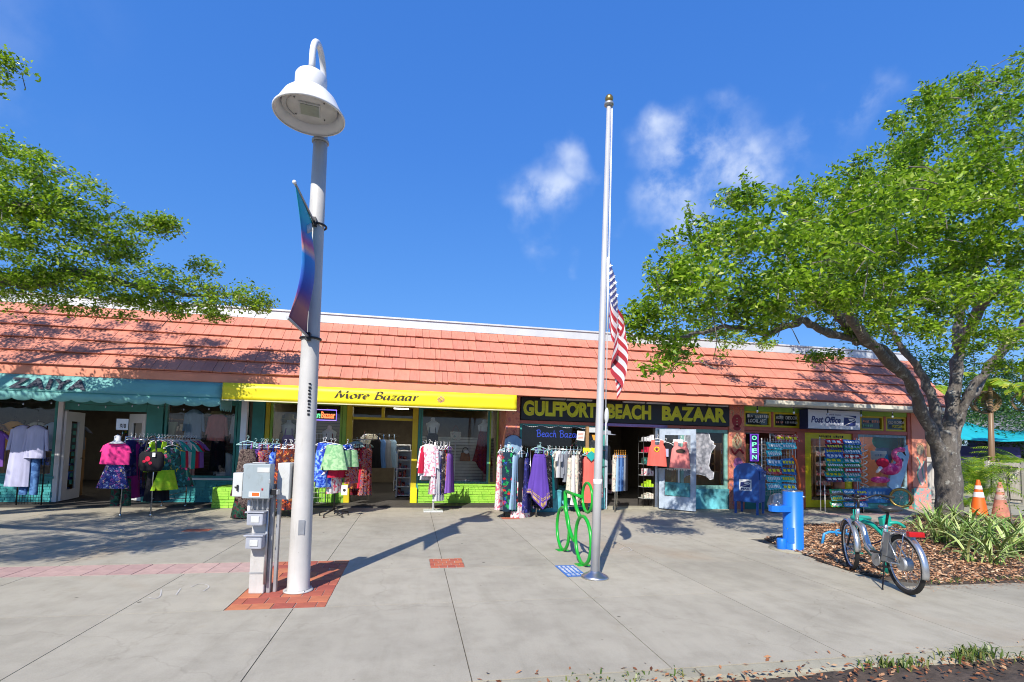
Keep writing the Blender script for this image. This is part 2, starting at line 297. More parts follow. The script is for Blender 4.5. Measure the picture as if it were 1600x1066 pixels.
M['palm']=leafm('palm_leaf',[(0,(.06,.14,.01)),(.5,(.20,.36,.012)),(.85,(.36,.48,.02)),(1,(.52,.52,.04))],.35)
M['banana']=leafm('banana_leaf',[(0,(.16,.30,.01)),(.5,(.28,.42,.015)),(1,(.48,.46,.03))],.4); M['deadleaf']=leafm('dead_frond',[(0,(.10,.06,.03)),(.6,(.24,.15,.08)),(1,(.36,.26,.16))],.15)
M['hedge']=leafm('dark_leaf',[(0,(.008,.03,.006)),(.6,(.02,.075,.012)),(1,(.07,.16,.02))],.25)
M['grass']=leafm('grass_blade',[(0,(.05,.11,.02)),(.6,(.14,.20,.04)),(1,(.32,.27,.10))],.3)
M['mulch']=leafm('mulch_chip',[(0,(.16,.07,.035)),(.3,(.34,.16,.08)),(.6,(.50,.27,.14)),(.85,(.60,.38,.22)),(1,(.68,.52,.36))],0,.85)
M['litter']=leafm('dry_leaf',[(0,(.10,.03,.012)),(.4,(.26,.09,.035)),(.8,(.42,.18,.08)),(1,(.5,.32,.18))],.1,.8)
M['deadleaf_l']=M['litter']
# variegated strap leaf: pale margins, green middle
q=NM('variegated_leaf').set(.5); tcu=q.n('ShaderNodeTexCoord'); sx=q.n('ShaderNodeSeparateXYZ'); q.l(tcu.outputs['Object'],sx.inputs[0]); ab=q.n('ShaderNodeMath',operation='ABSOLUTE'); q.l(sx.outputs['Y'],ab.inputs[0])
oi=q.n('ShaderNodeObjectInfo'); gcol=q.ramp(oi.outputs['Random'],[(0,(.08,.17,.03)),(.6,(.20,.34,.06)),(1,(.38,.44,.14))]); q.col(q.mixc(q.ramp(ab.outputs[0],[(.008,(0,0,0)),(.014,(.9,.9,.9))]),gcol,(.58,.60,.32))); M['varieg']=q.m
def fab(name,mode,cols,scale=9,rough=.85):
    q=NM(name).set(rough,0,.2); v=q.co(); nz=q.noise(q.co((1,1,.25)),7,3)
    if mode=='plain':
        c=cols[0]; col=q.ramp(nz,[(.3,tuple(x*.8 for x in c)),(.7,tuple(min(1,x*1.12) for x in c))])
    elif mode=='flower':
        vo=q.n('ShaderNodeTexVoronoi'); vo.inputs['Scale'].default_value=scale; vv=q.n('ShaderNodeVectorMath',operation='ADD'); nn=q.n('ShaderNodeTexNoise'); nn.inputs['Scale'].default_value=scale*2; q.l(v,nn.inputs['Vector'])
        ms=q.n('ShaderNodeVectorMath',operation='SCALE'); ms.inputs['Scale'].default_value=.12; q.l(nn.outputs['Color'],ms.inputs[0]); q.l(v,vv.inputs[0]); q.l(ms.outputs[0],vv.inputs[1]); q.l(vv.outputs[0],vo.inputs['Vector'])
        sp=q.n('ShaderNodeSeparateColor'); q.l(vo.outputs['Color'],sp.inputs[0]); n=len(cols)
        c=q.ramp(sp.outputs[0],[(i/(n),c) for i,c in enumerate(cols)],'CONSTANT'); col=q.mixc(q.ramp(vo.outputs['Distance'],[(.42,(1,1,1)),(.52,(0,0,0))]),cols[0],c)
    elif mode=='mix':
        a=q.noise(v,scale,3,.5,1.2); n=len(cols); col=q.ramp(a,[((.0 if i==0 else .40+.20*(i-1)/max(1,n-2 if n>2 else 1)),c) if n>3 else (.41+.18*i/max(1,n-1),c) for i,c in enumerate(cols)],'CONSTANT' if n>3 else 'LINEAR')
    elif mode=='stripe':
        w=q.n('ShaderNodeTexWave'); w.bands_direction='Z'; w.inputs['Scale'].default_value=scale; w.inputs['Distortion'].default_value=1.5; q.l(v,w.inputs['Vector']); n=len(cols); col=q.ramp(w.outputs['Fac'],[((i+.01)/n,c) for i,c in enumerate(cols)],'CONSTANT')
    q.col(col); q.bump(q.noise(q.co((1,1,.3)),28,3),.006,.4); return q.m
F={}
def fb(k,mode,cols,scale=9): F[k]=fab('cloth_'+k,mode,cols,scale); return F[k]
fb('pink','plain',[(.78,.045,.24)]); fb('lav','plain',[(.46,.47,.66)]); fb('white','plain',[(.66,.66,.68)]); fb('denim','mix',[(.03,.08,.22),(.10,.22,.46)],6); fb('black','plain',[(.012,.012,.016)]); fb('grey','plain',[(.24,.26,.30)])
fb('navyfloral','flower',[(.03,.04,.18),(.05,.09,.35),(.65,.45,.18),(.45,.10,.30),(.55,.60,.75),(.03,.04,.18)],24)
fb('redfloral','flower',[(.01,.03,.05),(.01,.28,.07),(.55,.015,.02),(.02,.08,.38),(.01,.20,.06),(.01,.02,.05)],13)
fb('purple','plain',[(.11,.055,.34)]); fb('redmix','mix',[(.05,.01,.02),(.35,.02,.02),(.50,.22,.12),(.06,.10,.22),(.5,.05,.06)],12); fb('pinktie','mix',[(.72,.70,.74),(.70,.66,.72),(.70,.20,.28)],10)
fb('bluetie','mix',[(.02,.04,.35),(.03,.12,.62),(.25,.42,.8)],10); fb('mint','mix',[(.20,.42,.20),(.38,.58,.32)],9); fb('maroon','mix',[(.12,.008,.012),(.25,.02,.02),(.10,.006,.03)],14); fb('coralc','plain',[(.78,.14,.11)]); fb('salmon','plain',[(.78,.24,.22)])
fb('orangec','plain',[(.75,.33,.05)]); fb('bluec','plain',[(.10,.22,.50)]); fb('ltblue','plain',[(.30,.45,.62)]); fb('teal','plain',[(.02,.33,.31)]); fb('cream','flower',[(.60,.56,.46),(.42,.30,.26),(.20,.30,.26),(.6,.56,.48)],18); fb('bwfloral','flower',[(.02,.02,.025),(.35,.30,.30),(.02,.02,.02),(.10,.05,.05)],20)
fb('redc','plain',[(.55,.02,.06)]); fb('lime','mix',[(.30,.55,.02),(.45,.62,.03)],8); fb('multi','flower',[(.02,.10,.08),(.40,.35,.02),(.50,.05,.15),(.03,.02,.03),(.05,.25,.25)],14); fb('indigo','flower',[(.02,.02,.12),(.05,.06,.30),(.12,.10,.20),(.01,.01,.05)],15)
fb('brownmix','mix',[(.03,.02,.018),(.16,.12,.10),(.05,.03,.03)],11); fb('orangefl','flower',[(.10,.02,.015),(.60,.10,.03),(.02,.04,.08),(.5,.22,.06)],17); fb('magenta','plain',[(.35,.02,.22)]); fb('violet','plain',[(.22,.10,.42)]); fb('straw','plain',[(.52,.42,.22)]); fb('tan','mix',[(.20,.07,.03),(.30,.12,.05)],6)
fb('greenw','mix',[(.02,.03,.02),(.01,.10,.06),(.10,.02,.03)],9); fb('canvas','plain',[(.33,.34,.20)]); fb('pinkw','mix',[(.68,.62,.62),(.70,.66,.64),(.66,.12,.18)],14)
# ---------------------------------------------------------------- text
def text_geo(s,size,wx=1.0,bold=0.,shear=0.,align='LEFT',ext=.004,sp=1.0):
    c=bpy.data.curves.new('txt','FONT'); c.body=s; c.size=size; c.offset=bold; c.shear=shear; c.extrude=ext; c.align_x=align; c.space_character=sp; c.resolution_u=4
    o=bpy.data.objects.new('txt',c); COL.objects.link(o); bpy.context.view_layer.update()
    me=o.evaluated_get(bpy.context.evaluated_depsgraph_get()).to_mesh(); v=[(p.co.x*wx,p.co.y,p.co.z) for p in me.vertices]; f=[tuple(q.vertices) for q in me.polygons]
    o.to_mesh_clear(); bpy.data.objects.remove(o); bpy.data.curves.remove(c); return v,f
def fit_text(mb,s,x0,x1,z0,z1,y,bold=0.,shear=0.,ext=.004,mapf=None,sp=1.0):      # lettering standing in a rectangle of the XZ plane facing the street
    v,f=text_geo(s,1.0,1,bold,shear,ext=ext,sp=sp)
    xs=[p[0] for p in v]; ys=[p[1] for p in v]; ax,bx,ay,by=min(xs),max(xs),min(ys),max(ys)
    w=[]
    for p in v:
        X=x0+(p[0]-ax)/(bx-ax)*(x1-x0); Z=z0+(p[1]-ay)/(by-ay)*(z1-z0); w.append(mapf(X,Z,p[2]) if mapf else (X,y-p[2],Z))
    return mb.add(w,f)
def strokes(mb,x0,x1,z0,z1,y,n,mapf=None):      # print too small or blurred to read: a row of short uneven marks
    st=random.getstate(); random.seed(int(abs(x0)*71+n)); w=(x1-x0)/n
    for k in range(n):
        if random.random()<.12: continue
        a=x0+w*k+w*.1; b=a+w*random.uniform(.45,.8); c=z0+(z1-z0)*random.uniform(0,.2); d=z1-(z1-z0)*random.uniform(0,.15)
        q_=[(a,c),(b,c),(b,d),(a,d)] if random.random()<.5 else [(a,c),(b,c),((a+b)/2+w*.05,d),(a,d)]
        mb.add([mapf(X,Z) if mapf else (X,y,Z) for X,Z in q_],[(0,1,2,3)])
    random.setstate(st); return mb
GLY={'M':[[(0,0),(.18,.9),(.28,1)],[(.2,1),(.45,.1)],[(.45,.1),(.85,1)],[(.8,.95),(.9,.1),(1.0,.02)]],'o':[[(.3,.6),(.08,.4),(.08,.15),(.25,0),(.45,.15),(.48,.42),(.3,.6)]],
 'r':[[(.05,.55),(.15,.6),(.15,0)],[(.15,.35),(.3,.6),(.42,.55)]],'e':[[(.08,.3),(.4,.38),(.4,.52),(.25,.6),(.08,.4),(.08,.15),(.25,0),(.45,.12)]],
 'B':[[(.12,0),(.2,1)],[(0,.85),(.15,1),(.45,1),(.55,.8),(.45,.58),(.2,.54)],[(.2,.54),(.5,.5),(.62,.28),(.48,.04),(.12,0)]],
 'a':[[(.42,.55),(.2,.6),(.06,.35),(.08,.08),(.2,0),(.42,.3)],[(.45,.6),(.42,.1),(.52,0)]],'z':[[(.05,.57),(.42,.57),(.03,.03),(.45,.03)]],
 'c':[[(.42,.5),(.25,.6),(.08,.4),(.08,.15),(.25,0),(.42,.1)]],'h':[[(.18,1),(.08,0)],[(.1,.35),(.3,.6),(.42,.5),(.38,.05),(.5,0)]]}
ADV={'M':1.12,'o':.58,'r':.46,'e':.54,'B':.74,'a':.62,'z':.54,'c':.5,'h':.56,' ':.4}
def smooth(pts,k=4):
    if len(pts)<3: return [Vector((*p,0)) if len(p)==2 else Vector(p) for p in pts]
    P=[Vector((*p,0)) if len(p)==2 else Vector(p) for p in pts]; o=[]
    for i in range(len(P)-1):
        a=P[max(0,i-1)];b=P[i];c=P[i+1];d=P[min(len(P)-1,i+2)]
        for j in range(k):
            t=j/k; o.append(.5*((2*b)+(c-a)*t+(2*a-5*b+4*c-d)*t*t+(3*b-a-3*c+d)*t**3))
    o.append(P[-1]); return o
def pen_text(s,nib=(.085,.055)):
    v=[];f=[];x=0
    for ch in s:
        for st in GLY.get(ch,[]):
            P=smooth(st,5) if ch not in 'Mz' else [Vector((*p,0)) for p in st]
            for i in range(len(P)-1):
                b=len(v)
                for p in (P[i],P[i+1]):
                    X=x+p.x+p.y*.18; v+= [(X-nib[0],p.y-nib[1],0),(X+nib[0],p.y+nib[1],0)]
                f.append((b,b+1,b+3,b+2))
        x+=ADV[ch]
    return v,f,x
# ================================================================ ground, walks, road
gm=MB().box(-600,600,-600,1200,-.6,-.16).build('ground',M['soil']); gm['kind']='structure'
bedding=MB().box(-40,60,3.38,40,-.16,-.012).build('walk_bedding',M['joint']); bedding['kind']='structure'
walk=struct('sidewalk',(0,0,0))
XJ=[-40,-30,-22,-16,-12,-10.1,-8.6,-7.1,-5.62,-4.14,-2.55,-1.05,.45,1.91,3.41,4.92,6.42,7.95,9.5,11.0,12.6,14.2,16,18,21,26,34,60]
YJ=[3.5,5.21,6.64,6.64,7.16,8.78,11.08,12.36]
gap=.004
def slab(x0,x1,y0,y1,top=0.):
    MB().box(x0+gap,x1-gap,y0+gap,y1-gap,-.05,top).build('paving_slab',M['conc'],walk)
PATCH=(-1.66,-.77,5.19,7.16); SB=(.28,.72,6.66,7.15); SB2=(1.93,2.32,10.72,10.98)
BEDX=6.25
for i in range(len(XJ)-1):
    x0,x1=XJ[i],XJ[i+1]
    for (y0,y1) in ((3.5,5.21),(5.21,6.64),(7.16,8.78),(8.78,11.08),(11.08,13.45)):
        xa,xb=x0,x1
        if y0>=5.2 and x0>=6.4 and y0<8.7: continue
        if y0>=8.7 and y0<11 and x0>=7.9: 
            if x0>=12.5: continue
            slab(xa,xb,9.75,y1); continue
        segs=[(xa,xb,y0,y1)]
        if y0==5.21 and x0==-2.55: segs=[(xa,PATCH[0],y0,y1)]
        elif y0==5.21 and x0==-1.05: segs=[(PATCH[1],xb,y0,y1)]
        elif y0==5.21 and x0==4.92: segs=[(xa,5.85,y0,y1)]
        elif y0==7.16 and x0==4.92: segs=[(xa,6.0,y0,y1)]
        for sgm in segs: slab(*sgm)
    # band between the joints: pavers on the left, concrete on the right
    if x0>=-.1 and x0<6:
        if abs(x0-.45)<.01: slab(SB[1],x1,6.64,7.16)
        else: slab(x0,min(x1,6.0 if x0>4.9 else x1),6.64,7.16)
slab(PATCH[1],SB[0],6.64,7.16); slab(SB[0],.45,7.15,7.16+.002)
slab(6.0,7.95,8.3,8.78)
# sunken brick insets
def pavers(name_,x0,x1,y0,y1,bw,bl,mat,lay='run',z=-.001):
    MB().box(x0,x1,y0,y1,-.06,-.008).build('mortar_bed',M['mortar'],walk)
    ms=[MB().box(-bl/2+.004,bl/2-.004,-bw/2+.004,bw/2-.004,-.04,0).mesh('brick',mat,bev=.004) for _ in range(1)]
    y=y0; r=0
    while y<y1-1e-3:
        h=min(bw,y1-y); x=x0-(bl/2 if (r%2 and lay=='run') else 0)
        while x<x1-1e-3:
            a=max(x,x0); b=min(x+bl,x1)
            if b-a>.03: inst('brick',ms[0],walk,((a+b)/2,y+h/2,z+random.uniform(-.002,.002)),(0,0,random.uniform(-.01,.01)),((b-a)/bl,h/bw,1))
            x+=bl
        y+=bw; r+=1
pavers('patch',*PATCH,.2,.2,M['brick']); 
pavers('p2',*SB,.122,.11,M['brick']); 
MB().box(*SB2,-.004,.004).build('brick_inlay',M['brick'],walk)
MB().box(-3.75,-3.35,9.5,9.75,-.004,.004).build('brick_inlay',M['brick'],walk)
x=-40.
MB().box(-40,PATCH[0],6.64,7.16,-.06,-.008).build('mortar_bed',M['mortar'],walk)
bmh=MB().box(-.125,.125,-.252,.252,-.04,0).mesh('brick',M['pinkbrick'],bev=.004)
x=-9.0
while x<PATCH[0]-.02:
    w_=min(.255,PATCH[0]-x); inst('brick',bmh,walk,(x+w_/2,6.90,random.uniform(-.003,0)),(0,0,random.uniform(-.008,.008)),(w_/.255,1,1)); x+=.256
MB().box(-40,-9.01,6.645,7.155,-.05,-.002).build('brick_run',M['pinkbrick'],walk,kind='stuff')
MB().box(6.0,40,9.0,9.02,-.05,-.02).build('walk_edge',M['joint'],walk)
# far walk in front of the post office: worn pink band
pb=MB().box(8.6,13.6,11.15,11.45,.001,.0045).build('brick_inlay',M['pinkbrick'],walk)
# kerb
kerb=struct('kerb'); x=-40.
while x<60:
    L_=3.02 if abs(x)<20 else 10
    MB().add([(x+.006,3.34,-.14),(x+L_-.006,3.34,-.14),(x+L_-.006,3.49,-.14),(x+.006,3.49,-.14),(x+.006,3.365,-.012),(x+L_-.006,3.365,-.012),(x+L_-.006,3.492,.001),(x+.006,3.492,.001)],[(3,2,1,0),(4,5,6,7),(0,1,5,4),(1,2,6,5),(2,3,7,6),(3,0,4,7)]).build('kerb_stone',M['conc2'],kerb,bev=.012); x+=L_
road=MB().box(-60,60,-9,3.345,-.3,-.062).build('road',M['asphalt']); road['kind']='structure'
# gutter dirt with leaves and tufts of grass
def heap(name,x0,x1,y0,y1,z,h,mat,n=60,m=8):
    mb=MB(); v=[];f=[]
    for i in range(n+1):
        for j in range(m+1):
            x=x0+(x1-x0)*i/n; y=y0+(y1-y0)*j/m; e=math.sin(math.pi*j/m)**.6; v.append((x,y+random.uniform(-.02,.02),z+h*e*(.55+.45*math.sin(x*3.1)*math.sin(x*1.3+j))*1+random.uniform(0,.012)*e))
    for i in range(n):
        for j in range(m): a=i*(m+1)+j; f.append((a,a+m+1,a+m+2,a+1))
    return mb.add(v,f,True).build(name,mat)
tag(heap('gutter_soil',1.75,9,2.80,3.425,-.060,.066,M['soil'],110),'dark strip of dirt and leaf mould lying against the kerb','dirt',None,'stuff')
def chips(name,pts,mat,size=(.03,.08),aspect=.35,tilt=.5,label=None,cat=None,kind='stuff',curl=.25):
    N=len(pts); P=np.array(pts); L=np.random.uniform(size[0],size[1],N); az=np.random.uniform(0,2*np.pi,N)
    u=np.stack([np.cos(az),np.sin(az),np.random.uniform(-tilt,tilt,N)],1); u/=np.linalg.norm(u,axis=1)[:,None]
    w=np.stack([-np.sin(az),np.cos(az),np.random.uniform(-tilt,tilt,N)],1)
    A=P-u*L[:,None]/2; B=P+u*L[:,None]/2; Cc=P+w*(L*aspect/2)[:,None]+np.array([0,0,1])*(L*curl*.2)[:,None]; D=P-w*(L*aspect/2)[:,None]+np.array([0,0,1])*(L*curl*.2)[:,None]
    V=np.stack([A,D,B,Cc],1).reshape(-1,3); me=bpy.data.meshes.new(name); me.vertices.add(4*N); me.vertices.foreach_set('co',V.astype(np.float32).ravel())
    me.loops.add(4*N); me.loops.foreach_set('vertex_index',np.arange(4*N,dtype=np.int32)); me.polygons.add(N); me.polygons.foreach_set('loop_start',np.arange(0,4*N,4,dtype=np.int32)); me.polygons.foreach_set('loop_total',np.full(N,4,dtype=np.int32))
    me.update(calc_edges=True); me.materials.append(mat); o=bpy.data.objects.new(name,me); COL.objects.link(o); ORG[o.name]=Vector((0,0,0)); tag(o,label,cat,None,kind); return o
pts=[]
for _ in range(950):
    x=random.uniform(1.6,9); y=3.36-abs(random.gauss(0,.2)); pts.append((x,y,.012 if y>3.3 else (.006 if y>3.0 else -.04)))
for _ in range(90):
    x=random.uniform(.5,6); pts.append((x,random.uniform(3.36,3.6),.008))
chips('leaf_litter',pts,M['litter'],(.02,.06),.45,.5,'dry brown leaves scattered along the kerb and gutter','leaves')
def tuft(P,n,L,sp,mb_v,mb_f,w=.006):
    for _ in range(n):
        a=random.uniform(0,2*math.pi); l=L*random.uniform(.5,1.1); b=Vector(P)+Vector((random.gauss(0,sp),random.gauss(0,sp*.5),0)); d=Vector((math.cos(a),math.sin(a),0)); lean=random.uniform(.2,1.0); s=Vector((-d.y,d.x,0))*w; k=len(mb_v)
        p1=b+d*l*lean*.35+Vector((0,0,l*.6)); p2=b+d*l*lean+Vector((0,0,l*(.95-.45*lean)))
        mb_v+= [b-s,b+s,p1+s,p1-s,p2]; mb_f+=[(k,k+1,k+2,k+3),(k+3,k+2,k+4)]
v=[];f=[]
for (x,y,n,L) in ((4.35,3.3,70,.12),(4.5,3.32,60,.12),(3.5,3.3,30,.08),(3.7,3.26,34,.09),(3.9,3.28,20,.07),(1.35,3.36,12,.05),(1.6,3.35,14,.05),(1.9,3.36,16,.05),(1.15,3.37,8,.04),(4.8,3.2,30,.09)): tuft((x,y+.05,-.01),n,L,.09,v,f)
tag(MB().add(v,f).build('grass_tuft',M['grass']),'small tufts of grass growing out of the kerb edge','grass',None,'stuff')
# planting bed of bark mulch
bed=[(6.02,7.45),(5.98,6.9),(5.86,6.3),(5.82,5.9),(5.98,5.55),(6.3,5.3),(7,5.22),(40,5.22),(40,11.0),(12.7,11.0),(11.5,9.9),(7.95,9.74),(7.9,8.9),(6.3,8.25)]
bedo=MB().prism(bed,-.1,.012).build('planting_bed',M['soil']); bedo['kind']='structure'
def inpoly(x,y,P):
    c=False; j=len(P)-1
    for i in range(len(P)):
        if (P[i][1]>y)!=(P[j][1]>y) and x<(P[j][0]-P[i][0])*(y-P[i][1])/(P[j][1]-P[i][1])+P[i][0]: c=not c
        j=i
    return c
pts=[]
while len(pts)<26000:
    x=random.uniform(5.8,16)**1.0; x=5.8+(x-5.8)*random.random()**.4; y=random.uniform(5.15,11)
    if inpoly(x,y+random.gauss(0,.03),bed): pts.append((x,y,.014+abs(random.gauss(0,.014))))
chips('bark_mulch',pts,M['mulch'],(.03,.085),.4,.45,'reddish brown bark mulch covering the planting bed','mulch')
pts=[(random.uniform(5.7,8),5.2-abs(random.gauss(0,.12)),.006) for _ in range(260)]+[(5.84-abs(random.gauss(0,.1)),random.uniform(5.4,7.2),.006) for _ in range(90)]
chips('loose_mulch',pts,M['mulch'],(.015,.04),.4,.1,'loose mulch crumbs spilled on the concrete edge','mulch')
v=[];f=[]
for _ in range(60): tuft((random.uniform(6.2,12),5.24+random.uniform(0,.1),.01),8,.06,.05,v,f,.004)
tag(MB().add(v,f).build('edge_grass',M['grass']),'thin fringe of grass along the front edge of the mulch','grass',None,'stuff')
# round concrete pad under the fountain, low light rim
MB().lathe([(.01,-.01),(.36,-.01),(.36,.014),(.01,.016)],(6.12,7.32,0),32).build('fountain_pad',M['conc2'])['kind']='structure'
# chalk-like utility marks and stains are thin sheets of paint
pm=MB()
for pts_ in ([(232,934),(242,936),(250,932),(252,922)],[(275,930),(282,920)],[(298,918),(310,913),(322,914),(326,918),(318,924)]):
    P=[G(*p) for p in pts_]; P=[Vector((p.x,p.y,.0)) for p in smooth([(p.x,p.y,0) for p in P],4)]
    for i in range(len(P)-1):
        d=(P[i+1]-P[i]).normalized(); s=Vector((-d.y,d.x,0))*.006; pm.add([P[i]-s+Vector((0,0,.004)),P[i+1]-s+Vector((0,0,.004)),P[i+1]+s+Vector((0,0,.004)),P[i]+s+Vector((0,0,.004))],[(0,1,2,3)])
for pts_ in ([(968,860),(975,856),(983,856),(988,860),(980,863),(970,863)],[(946,856),(950,860)]):
    P=[G(*p) for p in pts_]
    for i in range(len(P)-1):
        d=(P[i+1]-P[i]).normalized(); s=Vector((-d.y,d.x,0))*.006; z=Vector((0,0,.004)); pm.add([P[i]-s+z,P[i+1]-s+z,P[i+1]+s+z,P[i]+s+z],[(0,1,2,3)])
tag(pm.build('chalk_marks',plain('worn_chalk',(.52,.50,.46),.9,0,.1,20)),'faint white utility survey squiggles marked on the concrete walk','ground marking')
# blue painted sign on the pavement
tb=thing('pavement_sign','small blue painted notice with white lettering on the walk before the flagpole','ground sign',(1.905,6.04,0))
MB().box(1.905,2.165,6.04,6.6,.003,.006).build('panel',plain('blue_ground_paint',(.04,.16,.50),.7,0,.15,20,.001,90),tb)
tx=MB()
for i in range(4):
    c0=1.925+i*.058; strokes(tx,6.075,6.565,0,.046,0,11,mapf=lambda X,Z,c0=c0:(c0+.046-Z,X,.0085))
tx.build('lettering',M['white'],tb)
# ================================================================ shop building
YE=11.65; YA=13.4; YB=12.4; XL=-13.2; XR=14.86
B=thing('shop_building','single storey row of shops under a coral shingle mansard roof','building',(0,13.4,0))
def part(name,mb,mat,parent=B,bev=0,kind=None): return mb.build(name,mat,parent,bev,kind=kind)
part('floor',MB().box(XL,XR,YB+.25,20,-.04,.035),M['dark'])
part('rear_wall',MB().box(XL,XR,19.8,20,.036,2.9),M['wallin']); part('side_wall',MB().box(XL,XL+.15,YA,19.79,.036,2.9),M['wallin'])
part('side_wall',MB().box(XR-.15,XR-.002,YB+.3,19.79,-.035,4.3),M['coral'])
for x in (-3.9,2.35,8.5): part('partition',MB().box(x-.05,x+.05,YA+.05,19.79,.036,2.78),M['wallin'])
part('ceiling',MB().box(XL,XR,YB+.2,19.79,2.80,2.88),M['wallin'])
part('roof_deck',MB().box(XL,XR,13.3,20.1,4.25,4.4),M['capmetal'])
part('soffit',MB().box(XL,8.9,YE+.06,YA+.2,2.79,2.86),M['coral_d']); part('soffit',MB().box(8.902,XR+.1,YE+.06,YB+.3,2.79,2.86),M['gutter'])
part('fascia',MB().box(XL,8.9,YE-.02,YE+.05,2.745,2.905),M['coral'],bev=.004)
gt=part('gutter',MB().prism([(YE-.10,2.90),(YE-.10,2.80),(YE-.05,2.75),(YE+.05,2.745),(YE+.05,2.90),(YE+.03,2.90),(YE+.03,2.78),(YE-.05,2.78),(YE-.085,2.81),(YE-.085,2.90)],8.905,XR+.12,'YZ'),M['gutter'])
# mansard roof with separate shakes
roof=part('roof',MB().prism([(YE-.01,2.93),(13.0,4.43),(13.3,4.43),(13.3,2.9),(YE-.01,2.9)],XL,XR+.1,'YZ'),M['coral'])
part('roof_cap',MB().box(XL,XR+.12,12.93,13.12,4.455,4.66).box(XL,XR+.14,12.90,13.14,4.662,4.70),M['capmetal'])
sl_=Vector((0,13.0-YE,4.46-2.91)); SL=sl_.length; su=sl_.normalized(); sn=Vector((0,-su.z,su.y)); ncr=5; ch=SL/ncr
ang=math.atan2(su.z,su.y)
tl=[]
for r in range(ncr):
    x=XL+random.uniform(0,.2)
    while x<XR+.1:
        w=random.choice((.12,.16,.2,.22,.25,.3,.34))*1.02
        if x+w>XR-.05: w=XR+.1-x
        tl.append((x,w,r)); x+=w
tl.sort(key=lambda t:abs(t[0]+t[1]/2-2.5)); tms=[]
for k in range(4):
    mb=MB(); t0,t1=(.030,.012)
    # unit shake: x 0..1, along slope 0..ch*1.08, thicker at its butt end
    j=[random.uniform(-.006,.006) for _ in range(2)]
    mb.hexa([Vector((0,j[0],.028)),Vector((1,j[1],.028)),Vector((1,ch*1.12,-.012)),Vector((0,ch*1.12,-.012)),Vector((0,j[0],.052+k*.002)),Vector((1,j[1],.052+k*.002)),Vector((1,ch*1.12,.004)),Vector((0,ch*1.12,.004))]); tms.append(mb.mesh('roof_tile',M['tile']))
rest=MB()
for i,(x,w,r) in enumerate(tl):
    base=Vector((x+.003,YE,2.91))+su*(ch*r+random.uniform(-.005,.005))+sn*(.024*1+random.uniform(0,.005))
    if i<298: inst('roof_tile',random.choice(tms),roof,base,(ang,0,0),(w-.007,1,random.uniform(.9,1.3)))
    else:
        c=[base+Vector((a*(w-.007),0,0))+su*b+sn*h for (a,b,h) in ((0,0,.028),(1,0,.028),(1,ch*1.1,-.012),(0,ch*1.1,-.012),(0,0,.054),(1,0,.054),(1,ch*1.1,.004),(0,ch*1.1,.004))]; rest.hexa(c)
part('roof_tile',rest,M['tile'],roof,kind='stuff')
# --- walls of bricks
def brickmat(name,c,c2):
    q=NM(name).set(.6); v=q.co(); a=q.noise(v,5,5,.6); q.col(q.ramp(a,[(.3,c2),(.7,c)])); q.bump(q.noise(v,45,3),.006,.6); return q.m
M['tb']=brickmat('teal_brick',(.06,.36,.36),(.02,.24,.25)); M['gb']=brickmat('lime_brick',(.34,.66,.07),(.22,.52,.04)); M['lb']=plain('aqua_mural',(.13,.48,.55),.6,0,.55,2.2)
def brickwall(x0,x1,y,z0,z1,mat,depth=.35,bh=.063,side=None):
    w=part('brick_wall',MB().box(x0,x1,y,y+depth,z0,z1),mat)
    mb=MB(); z=z0+.004; r=0
    while z<z1-.02:
        x=x0-(random.uniform(.05,.2)); h=min(bh,z1-z)
        while x<x1:
            L=.235 if random.random()<.8 else .12; a=max(x,x0)+.004; b=min(x+L,x1)-.004
            if b-a>.02:
                o_=random.uniform(.004,.022); mb.box(a,b,y-.006-o_,y+.01,z+.004,z+h-.004)
            x+=L
        z+=bh; r+=1
    part('brick_course',mb,mat,w,kind='stuff'); return w
part('wall',MB().box(XL,-4.0,YA+.02,YA+.2,2.42,2.79),M['teal']); part('wall',MB().box(-3.9,2.3,YA+.02,YA+.2,2.52,2.79),M['teal'])
brickwall(XL,-7.98,YA,0,.56,M['tb']); brickwall(-5.82,-4.2,YA,0,.56,M['tb']); 
brickwall(-3.55,-1.72,YA,0,.48,M['gb']); brickwall(.16,2.2,YA,0,.48,M['gb'])
brickwall(-4.37,-3.9,12.55,0,.46,M['gb'],.84)
part('sill',MB().box(XL,-7.98,YA-.05,YA+.2,.561,.61),M['tb']); part('sill',MB().box(-5.82,-4.0,YA-.05,YA+.2,.561,.61),M['white'],bev=.006)
part('sill',MB().box(-3.55,-1.72,YA-.04,YA+.2,.481,.53),M['gb']); part('sill',MB().box(.16,2.2,YA-.04,YA+.2,.481,.53),M['gb'])
def window(x0,x1,z0,z1,y,fm,fw=.05,mull=(),dep=.09,pane=True):
    mb=MB(); mb.box(x0,x0+fw,y,y+dep,z0,z1); mb.box(x1-fw,x1,y,y+dep,z0,z1); mb.box(x0+fw,x1-fw,y,y+dep,z1-fw,z1); mb.box(x0+fw,x1-fw,y,y+dep,z0,z0+fw)
    for m in mull: mb.box(m-fw/2,m+fw/2,y+.002,y+dep-.002,z0+fw,z1-fw)
    w=part('shop_window',mb,fm,bev=0)
    xs=[x0+fw]+[m for m in mull]+[x1-fw]
    for a,b in zip(xs[:-1],xs[1:]):
        a_=a+(fw/2 if a in mull else 0); b_=b-(fw/2 if b in mull else 0)
        if pane: part('pane',MB().add([(a_,y+dep*.5,z0+fw),(b_,y+dep*.5,z0+fw),(b_,y+dep*.5,z1-fw),(a_,y+dep*.5,z1-fw)],[(0,1,2,3)]),M['glass'],w)
    return w
def post(x0,x1,y0,y1,z0,z1,mat,name='pillar',bev=.006): return part(name,MB().box(x0,x1,y0,y1,z0,z1),mat,bev=bev)
